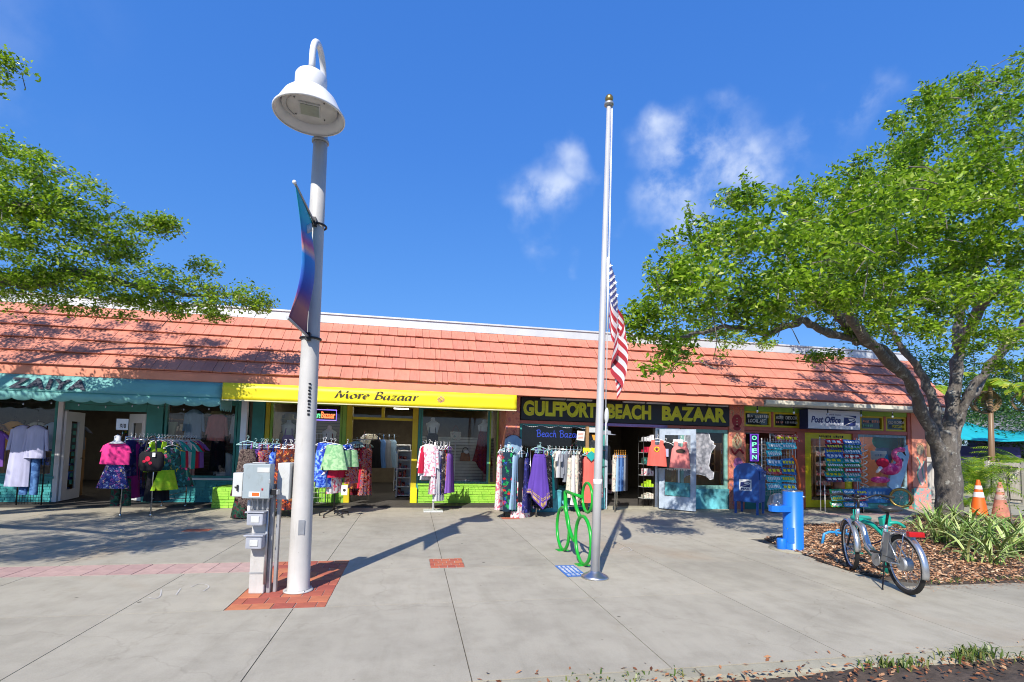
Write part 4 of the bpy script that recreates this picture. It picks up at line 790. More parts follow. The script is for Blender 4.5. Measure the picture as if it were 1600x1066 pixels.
# ================================================================ street lamp
LX,LY=-1.133,5.80
lamp=thing('street_lamp','tall pale street lamp with a bell shade, rising from the red brick patch','street lamp',(LX,LY,0))
pr=[(.118,0),(.118,.03),(.112,.04),(.110,.4),(.102,1.5),(.092,2.8),(.082,4.0),(.074,5.02)]
MB().lathe(pr,(LX,LY,0),28).build('pole',M['polew'],lamp)
hd=Vector((W(484,172,5.38).x,5.38,0)); dirh=(hd-Vector((LX,LY,0))); Hl=dirh.length; dh=dirh.normalized(); R_=Hl/2
zs=5.60; pts=[Vector((LX,LY,4.95)),Vector((LX,LY,5.15)),Vector((LX,LY,zs))]
for i in range(1,16):
    a=math.pi*i/16; pts.append(Vector((LX,LY,zs))+dh*(R_-R_*math.cos(a))+Vector((0,0,R_*1.25*math.sin(a))))
pts+= [Vector((hd.x,hd.y,zs)),Vector((hd.x,hd.y,5.36))]
MB().tube(pts,[.074,.05]+[.033]*(len(pts)-2),14).build('arm',M['lamp_white'],lamp)
MB().lathe([(.05,5.02),(.09,5.03),(.09,5.09),(.05,5.1)],(LX,LY,0),20).build('collar',M['lamp_white'],lamp)
zr=4.93
sh=MB().lathe([(0.341,zr),(0.352,zr+.004),(0.355,zr+.02),(0.334,zr+.035),(0.304,zr+.10),(0.257,zr+.19),(0.200,zr+.25),(0.163,zr+.275)],(hd.x,hd.y,0),40,cap=False)
sho=sh.build('shade',M['lamp_white'],lamp); md=sho.modifiers.new('s','SOLIDIFY'); md.thickness=.008; md.offset=-1
MB().lathe([(.15,zr+.262),(.157,zr+.27),(.157,zr+.42),(.14,zr+.45),(.11,zr+.47),(.05,zr+.475)],(hd.x,hd.y,0),28).build('housing',M['lamp_white'],lamp)
MB().lathe([(.03,zr+.476),(.05,zr+.477),(.05,zr+.53),(.03,zr+.531)],(hd.x,hd.y,0),16).build('fitter',M['galv'],lamp)
pl_=MB().lathe([(.01,zr+.09),(.27,zr+.09),(.27,zr+.10),(.01,zr+.10)],(hd.x,hd.y,0),32).build('reflector_plate',plain('inner_enamel',(.66,.65,.62),.5),lamp)
ln_=MB().box(hd.x-.105,hd.x+.105,hd.y-.105,hd.y+.105,zr+.072,zr+.089,rz=.15).build('lens_frame',M['palebox'],lamp,bev=.003); MB().box(hd.x-.088,hd.x+.088,hd.y-.088,hd.y+.088,zr+.066,zr+.0715,rz=.15).build('lens',M['lens'],lamp)
for k in range(4):
    a=math.pi/4+k*math.pi/2+.15; MB().ell((hd.x+.2*math.cos(a),hd.y+.2*math.sin(a),zr+.085),(.008,.008,.006),8,4).build('screw',M['black'],lamp)
MB().ring((hd.x,hd.y,zr+.088),.225,.005,'Z',30,5,a0=2.5,a1=4.0).build('cable',M['galv'],lamp)
cv=Vector((0,0,CAM_H)); tc_=(Vector((0,0,0))-Vector((LX,LY,0))); tc_.z=0; tc_.normalize(); sd_=Vector((-tc_.y,tc_.x,0))
def onpole(z,r,u,out=.002): return Vector((LX,LY,z))+tc_*(math.sqrt(max(0,(r*.88)**2-u*u))+out)+sd_*u
hh=MB(); 
for (u0,u1,za,zb_) in ((.005,.06,.62,.74),): hh.add([onpole(za,.125,-u0-.0,.006),onpole(za,.125,-u1,.006),onpole(zb_,.124,-u1,.006),onpole(zb_,.124,-u0,.006)],[(0,1,2,3)])
MB().hexa([onpole(z,.122,u,o_) for z in (.60,.75) for (u,o_) in ((.03,.010),(-.03,.010),(-.03,.001),(.03,.001))]).build('handhole_cover',M['galv'],lamp)
tt=strokes(MB(),0,.36,-.016,.016,0,10,mapf=lambda X,Z:onpole(2.20-X,.097,.015-Z,.020)); tt.build('number_decal',M['black'],lamp)
MB().lathe([(.084,4.9),(.092,4.905),(.092,4.93),(.084,4.935)],(LX,LY,0),20).build('band',M['galv'],lamp)
for k in range(4):
    a=.6+k*math.pi/2; MB().lathe([(.011,.0),(.011,.022),(.004,.026)],(LX+.135*math.cos(a),LY+.135*math.sin(a),0),8).build('anchor_bolt',M['galv'],lamp)
MB().lathe([(.150,0),(.150,.010),(.119,.016)],(LX,LY,0),28).build('base_ring',M['polew'],lamp)
# banner on the pole
def bd(z): return Vector((LX,LY,z))
bn=thing('street_banner','narrow teal and violet seaside banner hanging off the side of the lamp pole','banner',(LX,LY,2.9))
pt_top=W(490,347,LY-.1); bo=(G(455,1000)*0); 
bdir=Vector((-.02,-1,0)).normalized(); ztop=3.95; zbot=2.69; BWd=.84
q=NM('banner_print').set(.75); uv=q.n('ShaderNodeTexCoord'); sx=q.n('ShaderNodeSeparateXYZ'); q.l(uv.outputs['Object'],sx.inputs[0]); nz=q.noise(q.co((1,1,1)),5,5,.6,.8)
ad=q.n('ShaderNodeMath',operation='MULTIPLY_ADD'); ad.inputs[1].default_value=.10; q.l(nz,ad.inputs[0]); q.l(sx.outputs['Z'],ad.inputs[2]); mr_=q.n('ShaderNodeMapRange'); mr_.inputs[1].default_value=-.15; mr_.inputs[2].default_value=1.02; q.l(ad.outputs[0],mr_.inputs[0])
q.col(q.ramp(mr_.outputs[0],[(0,(.16,.05,.09)),(.16,(.34,.13,.13)),(.25,(.10,.04,.22)),(.32,(.03,.05,.34)),(.42,(.03,.12,.50)),(.60,(.02,.24,.62)),(.66,(.70,.36,.30)),(.71,(.45,.10,.26)),(.78,(.04,.20,.52)),(.9,(.02,.40,.50)),(1,(.02,.42,.48))])); M['banner']=q.m
v=[];f=[]; n1,n2=10,26
def ban(u,t):
    z=ztop+(zbot-ztop)*t+ (.0)*u; w=BWd*(1-.30*math.sin(math.pi*t)**1.0); base=bd(z)+bdir*(.10+u*w)-Vector((.02*(1-u),0,0)); per=Vector((-bdir.y,bdir.x,0)); belly=.10*math.sin(math.pi*t)*math.sin(math.pi*u*.9)
    return base+per*belly+Vector((0,0,(.0)*u))
for i in range(n1+1):
    for j in range(n2+1): v.append(ban(i/n1,j/n2))
for i in range(n1):
    for j in range(n2): a=i*(n2+1)+j; f.append((a,a+1,a+n2+2,a+n2+1))
thick(MB().add(v,f,True).build('cloth',M['banner'],bn),.003)
for z in (ztop,zbot):
    r_=MB().tube([bd(z)+bdir*.06,bd(z)+bdir*(.10+BWd+.03)],.013,8).build('bracket_rod',M['galv'],bn); MB().ring(bd(z),.105,.012,'Z',24,6).build('clamp',M['black'],bn); MB().hexa([bd(z)+bdir*a+Vector((-bdir.y,bdir.x,0))*b+Vector((0,0,c)) for c in (-.04,.04) for (a,b) in ((.08,-.025),(.16,-.025),(.16,.025),(.08,.025))]).build('bracket',M['black'],bn)
MB().ell(bd(ztop)+bdir*(.10+BWd+.03),(.02,.02,.02),8,6).build('end_cap',M['white'],bn)
mk=MB()
for k in range(7):
    t0=.07+k*.022; a=ban(.22+k*.09,t0)-Vector((0,0,0)); b=ban(.26+k*.09,t0+.06); per=Vector((-bdir.y,bdir.x,0))
    for s_ in (-1,1): mk.tube([a+per*.006*s_,b+per*.006*s_],.011,4)
mk.build('lettering',M['palebox'],bn)
# ================================================================ utility pedestal with boxes
UX,UY=-1.52,5.80
ut=thing('utility_post','square concrete service post carrying grey electrical boxes and clear outlet covers','utility post',(UX,UY,0))
r0=-.10
def ub(n,x0,x1,y0,y1,z0,z1,mat,bev=.004,par=None): return MB().box(UX+x0,UX+x1,UY+y0,UY+y1,z0,z1,rz=r0,c=(UX,UY,0)).build(n,mat,par or ut,bev=bev)
ub('post',-.075,.075,-.08,.08,0,1.1,M['precast'],.01)
ub('strut',.087,.125,-.05,.0,0,1.12,M['galv']); ub('strut',.145,.175,-.02,.03,0,1.12,M['galv'])
mb_=ub('main_box',-.12,.13,-.22,-.10,.985,1.335,M['greybox'],.008); ub('lid',-.125,.135,-.235,-.222,.988,1.332,M['greybox'],.004,mb_); ub('maker_plate',.01,.13,-.239,-.2355,1.25,1.30,M['palebox'],0,mb_); ub('warning_label',-.06,.05,-.239,-.2355,1.005,1.055,M['white'],0,mb_); ub('label_print',-.03,.04,-.242,-.2395,1.013,1.047,M['orange'],0,mb_); ub('rain_hood',-.05,.08,-.22,-.12,1.336,1.348,M['galv'],.003,mb_)
sb_=ub('side_box',-.235,-.138,-.21,-.10,1.0,1.24,M['palebox'],.008); ub('latch',-.21,-.175,-.222,-.211,1.09,1.103,M['black'],.002,sb_); ub('latch',-.188,-.175,-.228,-.211,1.06,1.12,M['black'],.002,sb_)
rb=ub('rear_box',.145,.27,-.06,.14,.96,1.34,M['palebox'],.008); ub('knob_housing',.135,.19,-.20,-.14,1.02,1.08,M['black'],.006); ub('knob',.191,.21,-.20,-.14,1.025,1.075,M['galv'],.006)
for z in (.71,.475):
    oc=ub('outlet_cover',-.085,.075,-.20,-.087,z,z+.125,M['cover'],.015); ub('outlet',-.04,.04,-.207,-.201,z+.03,z+.095,M['palebox'],.004,oc); ub('cover_lip',-.10,.09,-.215,-.088,z+.127,z+.142,M['cover'],.006,oc)
for x in (-.09,-.03,.03,.085): MB().tube(smooth([(UX+x*1.0,UY-.13,.985),(UX+x*.8,UY-.12,.93),(UX+x*.9,UY-.11,.86)]),.012,6).build('conduit',M['galv'],ut)
MB().tube([(UX+.07,UY-.105,.95),(UX+.075,UY-.105,.1)],.014,8).build('conduit',M['galv'],ut); MB().tube([(UX-.12,UY-.06,.95),(UX-.12,UY-.06,.78)],.02,8).build('conduit',M['white'],ut)
for z in (1.03,1.29): ub('hinge',-.132,-.122,-.236,-.215,z,z+.03,M['galv'],.001,mb_)
ub('hasp',.125,.140,-.238,-.205,1.14,1.18,M['galv'],.002,mb_); ub('seal_tag',.06,.075,-.240,-.236,1.07,1.09,M['red'],0,mb_)
for z in (.20,.60,.92): ub('strap',-.078,.09,-.084,-.081,z,z+.018,M['galv'],.001)
# ================================================================ flagpole and flag
FX,FY=2.236,5.98
fp=thing('flagpole','slender brushed metal flagpole standing on a round flared base','flagpole',(FX,FY,0))
MB().lathe([(.165,0),(.17,.012),(.15,.03),(.10,.055),(.065,.075),(.06,.085)],(FX,FY,0),36).build('base_flange',M['alu'],fp); MB().lathe([(.056,.08),(.050,1.5),(.042,3.2),(.028,6.0)],(FX,FY,0),24).build('pole',M['poleal'],fp)
MB().lathe([(.03,6.0),(.06,6.01),(.06,6.04),(.03,6.05)],(FX,FY,0),16).build('truck',M['galv'],fp); MB().ell((FX,FY,6.10),(.052,.052,.056),20,14).build('finial_ball',M['gold'],fp)
MB().tube([(FX+.036,FY-.01,6.0),(FX+.050,FY-.02,3.9),(FX+.062,FY-.03,1.9)],.004,5).tube([(FX+.046,FY-.01,6.0),(FX+.062,FY-.02,3.9),(FX+.070,FY-.03,1.9)],.0035,5).build('halyard',M['white'],fp)
MB().tube([(FX+.062,FY-.06,1.62),(FX+.062,FY-.06,1.9)],.010,6).ell((FX+.07,FY-.055,1.98),(.03,.02,.10),10,8).build('rope_coil',M['palebox'],fp); MB().lathe([(.05,1.13),(.056,1.135),(.056,1.19),(.05,1.195)],(FX,FY,0),18).build('collar',M['white'],fp)
fp.rotation_euler=(0,.017,0)
# limp flag: gathered pleats hanging from the hoist
fl_=thing('flag','American flag hanging limp at half height beside the flagpole','flag',(FX+.08,FY-.02,2.3))
zT,zB=3.96,2.28
q=NM('flag_cloth').set(.7); at=q.n('ShaderNodeUVMap'); sx=q.n('ShaderNodeSeparateXYZ'); q.l(at.outputs[0],sx.inputs[0])
m1=q.n('ShaderNodeMath',operation='MULTIPLY'); m1.inputs[1].default_value=13; q.l(sx.outputs['Y'],m1.inputs[0]); m2=q.n('ShaderNodeMath',operation='FLOOR'); q.l(m1.outputs[0],m2.inputs[0]); m3=q.n('ShaderNodeMath',operation='MODULO'); m3.inputs[1].default_value=2; q.l(m2.outputs[0],m3.inputs[0])
stc=q.mixc(m3.outputs[0],(.42,.03,.045),(.66,.66,.68)); c1=q.n('ShaderNodeMath',operation='LESS_THAN'); c1.inputs[1].default_value=.4; q.l(sx.outputs['X'],c1.inputs[0]); c2=q.n('ShaderNodeMath',operation='GREATER_THAN'); c2.inputs[1].default_value=6/13; q.l(sx.outputs['Y'],c2.inputs[0]); c3=q.n('ShaderNodeMath',operation='MULTIPLY'); q.l(c1.outputs[0],c3.inputs[0]); q.l(c2.outputs[0],c3.inputs[1])
q.col(q.mixc(c3.outputs[0],stc,(.045,.06,.22))); M['flag']=q.m
# cloth hangs: fly drops under gravity; u along the fly (0..1), v along the hoist
FL,FH=1.55,.88
def flagp(u,v_):
    z0=zT-(1-v_)*FH
    z=z0-u*(.80+.42*v_)-.10*u*u*(1-v_)
    e=1-(1-u)**2
    x=.02+.17*e*(.45+.55*math.sin(math.pi*min(1,.15+.8*(1-v_+u)/2)))+.045*math.sin(8.5*u+3.2*v_)*e
    y=.10*math.sin(13*u+2.4*v_)*min(1,u*4)+.05*math.sin(6*v_+3*u)*e
    return Vector((FX+.07+x,FY-.05+y,z))
me=bpy.data.meshes.new('cloth'); n1,n2=60,39; v=[];f=[];uvs=[]
for i in range(n1+1):
    for j in range(n2+1): v.append(tuple(flagp(i/n1,j/n2)-ORG[fl_.name])); uvs.append((i/n1,j/n2))
for i in range(n1):
    for j in range(n2): a=i*(n2+1)+j; f.append((a,a+1,a+n2+2,a+n2+1))
me.from_pydata(v,[],f); ul=me.uv_layers.new(name='UVMap')
for p in me.polygons:
    p.use_smooth=True
    uc=sum(uvs[me.loops[l].vertex_index][0] for l in p.loop_indices)/4; vc=sum(uvs[me.loops[l].vertex_index][1] for l in p.loop_indices)/4
    for l in p.loop_indices: ul.data[l].uv=(uc+(uvs[me.loops[l].vertex_index][0]-uc)*.98,vc+(uvs[me.loops[l].vertex_index][1]-vc)*.98)
me.materials.append(M['flag']); cl=bpy.data.objects.new('cloth',me); link(cl,fl_); ORG[cl.name]=ORG[fl_.name]
stm=MB()
for r in range(9):
    for c in range(6 if r%2==0 else 5):
        u=(.4/12)*(2*c+(1 if r%2==0 else 2)); vv_=1-(7/13)*(r+1)/10; c0=flagp(u,vv_); eu=(flagp(u+.01,vv_)-c0).normalized(); ev=(flagp(u,vv_+.01)-c0); ev=(ev-ev.dot(eu)*eu).normalized(); nn_=eu.cross(ev)
        for sg in (1,-1):
            pl_=[c0+nn_*.003*sg+(eu*math.cos(math.pi/2+k*math.pi/5)+ev*math.sin(math.pi/2+k*math.pi/5))*(.030 if k%2==0 else .013) for k in range(10)]; stm.add(pl_,[tuple(range(10))])
stm.build('stars',M['white'],fl_,kind='stuff'); MB().tube([(FX+.075,FY-.03,zT+.03),(FX+.075,FY-.03,zT-FH-.03)],.012,6).build('header_band',M['white'],fl_); fl_.location.x+=.035
# ================================================================ bicycle-shaped rack
rk=thing('bike_rack','bright green tubular bike rack shaped like a bicycle, bolted to the walk','bike rack',(2.3,7.1,0))
rm=M['rackgreen']; rx=2.30
def rp(y,z,dx=0): return (rx+dx,y,z)
R1=.315; yF,yR=6.60+.02,7.56
for yc in (yF,yR):
    MB().ring((rx,yc,R1+.015),R1,.024,'X',44,10).build('wheel',rm,rk); MB().box(rx-.09,rx+.09,yc-.07,yc+.07,0,.012,rz=.1).build('foot_plate',rm,rk,bev=.003)
MB().tube(smooth([rp(7.46,.90),rp(7.45,.78),rp(7.42,.64),rp(7.28,.42),rp(7.10,.28),rp(6.98,.26)],5),.030,10).build('frame_tube',rm,rk)
MB().tube([rp(7.47,.86),rp(7.44,.905),rp(7.1,.90),rp(6.72,.90)],.022,10).build('frame_tube',rm,rk)
MB().tube([rp(7.08,.89),rp(6.92,.72),rp(6.76,.615)],.026,10).build('frame_tube',rm,rk)
MB().tube([rp(7.50,.63),rp(7.42,.66)],.026,10).build('frame_tube',rm,rk)
MB().ring((rx+.03,6.56,.905),.195,.020,'X',36,10).build('handlebar_ring',rm,rk)
# ================================================================ drinking fountain
fo=thing('drinking_fountain','bright blue cylindrical drinking fountain with a side bowl arm and low pet bowl','drinking fountain',(6.12,7.32,0))
bx_,by_=6.12,7.32
MB().lathe([(.155,.016),(.15,.02),(.15,.93),(.146,.94)],(bx_,by_,0),36).build('body',M['blue'],fo); MB().lathe([(.01,.958),(.149,.956),(.15,.941),(.01,.941)],(bx_,by_,0),36).build('steel_top',M['chrome'],fo)
MB().prism([(bx_-.10,by_-.10),(bx_-.10,by_+.10),(bx_-.34,by_+.10),(bx_-.40,by_+.075),(bx_-.43,by_+.02),(bx_-.43,by_-.05),(bx_-.40,by_-.09),(bx_-.34,by_-.11)],.615,.71).build('bowl_arm',M['blue'],fo,bev=.008); MB().lathe([(.02,.712),(.095,.713),(.085,.735),(.02,.742)],(bx_-.32,by_,0),24).build('basin_rim',M['chrome'],fo)
MB().tube(smooth([(bx_-.27,by_-.02,.71),(bx_-.27,by_-.02,.765),(bx_-.31,by_-.02,.77)]),.010,6).build('spout',M['chrome'],fo)
MB().lathe([(.068,.0),(.072,.01),(.072,.17),(.064,.18)],(bx_-.20,by_+.02,0),26).build('pet_bowl',M['blue'],fo); MB().ell((bx_+.10,by_-.125,.86),(.022,.018,.022),12,8).build('push_button',M['chrome'],fo)
cvv=Vector((bx_,by_,0)); tcm=-cvv.normalized(); sdm=Vector((-tcm.y,tcm.x,0))
def onb(u,z,o_): a=u/.15; return cvv+(tcm*math.cos(a)+sdm*math.sin(a))*(.15+o_)+Vector((0,0,z))
mb=MB(); vv=[];ff=[]
for i in range(9): vv+=[onb(-.09+.11*i/8,.12,.003),onb(-.09+.11*i/8,.37,.003)]
for i in range(8): ff.append((2*i,2*i+1,2*i+3,2*i+2))
mb.add(vv,ff,True).build('access_panel',M['blue'],fo)
for (u,z) in ((.01,.14),(.01,.35),(-.08,.14),(-.08,.35)): MB().ell(onb(u,z,.004),(.005,.005,.005),6,4).build('screw',M['chrome'],fo)
# ================================================================ mailbox
mx=thing('mailbox','dark blue street mailbox with rounded hood and white eagle label on its side','mailbox',(9.0,11.55,0))
mz=math.radians(38); Rm=Matrix.Rotation(mz,3,'Z'); Mo=Vector((W(1171,790,11.55).x,11.55,0))
def mpnt(x,y,z): return Mo+Rm@Vector((x,y,0))+Vector((0,0,z))
prof=[(-.30,.30),(-.30,.98)]+[(-.30+.30*(1-math.cos(a)),.98+.28*math.sin(a)) for a in [math.pi/2*k/8 for k in range(1,9)]]+[(.10,1.26),(.22,1.20),(.30,1.08),(.30,.30)]
# side panels lie across local x; profile in local y
def mprism(mb,pf_,x0,x1):
    n=len(pf_); v=[mpnt(x0,p[0],p[1]) for p in pf_]+[mpnt(x1,p[0],p[1]) for p in pf_]
    return mb.add(v,[tuple(range(n))[::-1],tuple(range(n,2*n))]+[(i,(i+1)%n,n+(i+1)%n,n+i) for i in range(n)])
mprism(MB(),prof,-.28,.28).build('body',M['mailblue'],mx,bev=.008)
def mbx(n,x0,x1,y0,y1,z0,z1,mat,bev=.004,par=None): return MB().hexa([mpnt(x,y,z) for z in (z0,z1) for (x,y) in ((x0,y0),(x1,y0),(x1,y1),(x0,y1))]).build(n,mat,par or mx,bev=bev)
for x in (-.27,.22):
    for y in (-.28,.23): mbx('leg',x,x+.05,y,y+.05,0,.30,M['mailblue'],.003)
dr=mbx('pull_door',-.24,.24,-.335,-.302,.86,1.08,M['mailblue'],.012); mbx('handle',-.16,.16,-.36,-.336,1.02,1.045,M['mailblue'],.005,dr); MB().ell(mpnt(0.06,-.34,.97),(.035,.02,.03),12,8).build('round_label',M['white'],mx); mbx('schedule_plate',-.10,.12,-.306,-.3015,.50,.75,M['mailblue'],.002)
eb=MB(); eb.add([mpnt(-.2825,y,z) for (y,z) in ((.16,.58),(-.13,.58),(-.13,.86),(.16,.86))],[(0,1,2,3)]); eb.build('eagle_label',M['white'],mx)
eA,eB=MB(),MB(); emblem(eA,eB,lambda u,v_,l:mpnt(-.2845-l*.002,.14-u*.25,.67+v_*.15)); q_=eA.build('emblem',ib,mx); eB.build('eagle',M['white'],q_)
tm=MB(); v_,f_=text_geo('MAIL',1,1,.03,ext=0); xm=max(p[0] for p in v_); ym=max(p[1] for p in v_); tm.add([mpnt(-.2845,.12-p[0]/xm*.21,.60+p[1]/ym*.05) for p in v_],f_); tm.build('lettering',ib,mx)
# ================================================================ clothes
def loft(mb,rings):                  # closed rings of equal count
    n=len(rings[0]); v=[p for r in rings for p in r]; f=[]
    for i in range(len(rings)-1):
        for k in range(n): f.append((i*n+k,i*n+(k+1)%n,(i+1)*n+(k+1)%n,(i+1)*n+k))
    return mb.add(v,f,True)
def body(mb,prof,dx=0,folds=5,amp=.10,ph=0,hem=None,n=28,skew=0):
    # prof: (z, half width, half depth); folds deepen towards the hem
    rings=[]; z0=prof[0][0]; z1=prof[-1][0]
    P=[]
    for a,b in zip(prof[:-1],prof[1:]):
        for j in range(3): t=j/3; P.append(tuple(a[q]+(b[q]-a[q])*t for q in range(3)))
    P.append(prof[-1])
    for (z,a,b) in P:
        t=(z-z0)/(z1-z0) if z1!=z0 else 0; r=[]
        for k in range(n):
            th=2*math.pi*k/n; c,s=math.cos(th),math.sin(th); wv=1+amp*(t**.7)*math.sin(folds*th+ph+1.3*t); x=a*math.copysign(abs(c)**.8,c)*wv; y=b*s*(1+amp*3.2*(t**.6)*math.sin((folds*2+1)*th+ph*2))
            zz=z+(hem(c,s)*t**3 if hem else 0); r.append((dx+x+skew*t,y,zz))
        rings.append(r)
    return loft(mb,rings)
def hanger(mb,w=.20,z=-.10):
    mb.tube([(-w,0,z-.06),(-w*.5,0,z-.01),(0,0,z+.015),(w*.5,0,z-.01),(w,0,z-.06)],.008,6); mb.tube([(-w,0,z-.062),(w,0,z-.062)],.007,6); mb.tube(smooth([(0,0,z+.015),(0,0,z+.06),(.02,0,z+.08),(.018,0,z+.105),(-.008,0,z+.112),(-.02,0,z+.095)],3),.004,5)
    return mb
def sleeve(mb,s,x,z,L,w0,w1,spread):
    R=[]
    for j in range(5):
        t=j/4; c=Vector((s*(x+spread*t*L),0,z-L*t*.9)); w=w0+(w1-w0)*t; R.append([c+Vector((math.cos(a)*w*.8,math.sin(a)*w*.42*1.3,math.cos(a)*w*.25*s*-1)) for a in [2*math.pi*k/10 for k in range(10)]])
    return loft(mb,R)
def KH(c,s): return -.34*max(0,1-abs(c-.30)/.95)+.16
def gmesh(kind,mat,seed=0,k=1.0):
    random.seed(seed*31+len(kind)); mb=MB(); ph=random.uniform(0,6); zt_=-.13
    if kind=='tee': body(mb,[(zt_+.03,.06,.03),(zt_+.005,.12,.05),(zt_-.045,.185,.055),(zt_-.16,.185,.055),(zt_-.62*k,.20,.05)],folds=4,amp=.08,ph=ph); [sleeve(mb,s,.175,zt_-.05,.17,.07,.068,.75) for s in (-1,1)]
    elif kind=='shirt': body(mb,[(zt_+.035,.055,.035),(zt_+.005,.12,.05),(zt_-.05,.18,.06),(zt_-.2,.165,.06),(zt_-.72*k,.20,.06)],folds=5,amp=.09,ph=ph); [sleeve(mb,s,.175,zt_-.05,.50,.05,.045,.09) for s in (-1,1)]
    elif kind=='tank': body(mb,[(zt_-.12,.16,.05),(zt_-.2,.20,.055),(zt_-.62*k,.235,.055)],folds=4,amp=.08,ph=ph); [mb.hexa([(s*a,y,z) for z in (zt_-.14,zt_+.0) for (a,y) in ((.05+(0 if z<zt_-.1 else .02),-.03),(.15,-.03),(.15,.03),(.05+(0 if z<zt_-.1 else .02),.03))]) for s in (-1,1)]
    elif kind=='crop': body(mb,[(zt_+.0,.12,.05),(zt_-.05,.20,.065),(zt_-.15,.23,.07),(zt_-.42,.24,.075)],folds=5,amp=.07,ph=ph); [sleeve(mb,s,.165,zt_-.05,.14,.075,.07,.35) for s in (-1,1)]
    elif kind=='dress':
        body(mb,[(zt_-.13,.11,.05),(zt_-.2,.155,.06),(zt_-.38,.15,.06),(zt_-.7,.17,.07),(zt_-1.10*k,.205,.08)],folds=6,amp=.13,ph=ph); [mb.tube([(s*.07,0,zt_+.04),(s*.09,0,zt_-.15)],.012,5) for s in (-1,1)]
    elif kind=='maxi':
        body(mb,[(zt_-.07,.135,.045),(zt_-.14,.16,.055),(zt_-.42,.155,.06),(zt_-.9,.175,.07),(zt_-1.28*k,.19,.08)],folds=7,amp=.13,ph=ph); [mb.tube([(s*.07,0,zt_+.04),(s*.09,0,zt_-.12)],.018,5) for s in (-1,1)]
    elif kind=='kerchief':
        body(mb,[(zt_-.12,.125,.045),(zt_-.22,.15,.06),(zt_-.5,.18,.075),(zt_-.95,.245,.10),(zt_-1.16*k,.27,.11)],folds=7,amp=.09,ph=ph,hem=KH,n=40); [mb.tube([(s*.09,0,zt_+.02),(s*.085,-.02,zt_-.18)],.008,5) for s in (-1,1)]
        mb.hexa([(x,y,z) for z,w in ((zt_-.28,.02),(zt_-.16,.12)) for (x,y) in ((-w,-.052),(w,-.052),(w,-.03),(-w,-.03))])
    elif kind=='skirt': body(mb,[(zt_+.02,.16,.05),(zt_-.04,.165,.06),(zt_-.38*k,.26,.10)],folds=9,amp=.10,ph=ph)
    elif kind=='longskirt': body(mb,[(zt_+.02,.14,.05),(zt_-.1,.16,.06),(zt_-.78*k,.24,.09)],folds=8,amp=.11,ph=ph)
    elif kind=='pants':
        for s in (-1,1): body(mb,[(zt_+.02,.075,.05),(zt_-.2,.08,.055),(zt_-.85*k,.075,.05)],dx=s*.075,folds=3,amp=.06,ph=ph+s,skew=s*.02,n=16)
    elif kind=='shorts':
        for s in (-1,1): body(mb,[(zt_+.02,.08,.05),(zt_-.34*k,.12,.065)],dx=s*.085,folds=4,amp=.08,ph=ph+s,skew=s*.02,n=18)
    me=mb.mesh(kind+'_cloth',mat); return me
HM={c:hanger(MB()).mesh('hanger',m) for c,m in (('w',M['white']),('a',plain('aqua_plastic',(.36,.60,.60),.4)),('o',M['orangec'] if 'orangec' in M else F['orangec']),('k',M['black']))}
GC={}; KN={'tee':('t_shirt','t-shirt'),'shirt':('shirt','shirt'),'tank':('tank_top','tank top'),'crop':('crop_top','top'),'dress':('dress','dress'),'maxi':('maxi_dress','dress'),'kerchief':('handkerchief_hem_dress','dress'),'skirt':('skirt','skirt'),'longskirt':('long_skirt','skirt'),'pants':('trousers','trousers'),'shorts':('shorts','shorts')}
def garment(kind,fk,loc,rz,label,group=None,h='w',k=1.0,seed=0,hook=True):
    key=(kind,fk,round(k,2),seed%3)
    if key not in GC: GC[key]=gmesh(kind,F[fk],seed%3,k)
    nm,cat=KN[kind]; t=thing(nm,label,cat,(0,0,0),group or 'clothes hung on display at the shops')
    inst('fabric',GC[key],t)
    if h: inst('hanger',HM[h],t)
    random.seed(int(abs(loc[0])*997+abs(loc[1])*131)); t.location=loc; t.rotation_euler=(random.uniform(-.02,.02),random.uniform(-.035,.035),rz); return t
def form(mb,z=0,sc=1.0):     # white shoulder form with neck
    mb.lathe([(.02,.13),(.05,.12),(.05,.05),(.075,.02),(.13,-.03)],(0,0,z),16); return mb.ell((0,0,z-.08),(.19,.075,.09),16,8)
# --- rack 1: double rail before the teal shop
ch=M['chrome']
def pole_rack(name,label,feet,zr_,rails,at,castor=False,bars=()):
    t=thing(name,label,'clothes rack',at)
    for (x,y) in feet:
        l_=MB().tube([(x,y,.03),(x,y,zr_)],.014,8).build('leg',ch,t)
        if castor: MB().ring((x,y,.035),.026,.012,'X',14,6).build('castor',M['black'],l_)
        else: MB().lathe([(.02,0),(.022,.05),(.016,.055)],(x,y,0),10).build('foot',ch,l_)
    for a,b in rails: MB().tube([a,b],.013,8).build('rail',ch,t)
    for a,b in bars: MB().tube([a,b],.012,6).build('crossbar',ch,t)
    return t
a0,a1,a2,a3=(-5.52,11.22),(-5.0,11.24),(-5.45,12.72),(-4.97,12.72)
pole_rack('clothes_rack','chrome double clothes rack standing in front of the teal shop doors',[a0,a1,a2,a3],1.56,[((a0[0],a0[1],1.55),(a2[0],a2[1],1.55)),((a1[0],a1[1],1.55),(a3[0]+.1,a3[1],1.55))],(-5.25,12,0),bars=[((*a0,1.5),(*a1,1.5)),((*a2,.2),(*a3,.2)),((*a1,.35),(*a3,.35))])
garment('crop','pink',(-5.60,11.10,1.57),.05,'bright pink cropped top on a white form before the teal shop',h=None)
garment('skirt','navyfloral',(-5.60,11.10,1.13),.05,'navy flowered flared skirt hanging below the pink top',h=None,k=1.15)
t=thing('shoulder_form','white shoulder form wearing the bright pink top','mannequin',(-5.60,11.10,1.2)); form(MB(),1.575).v and None
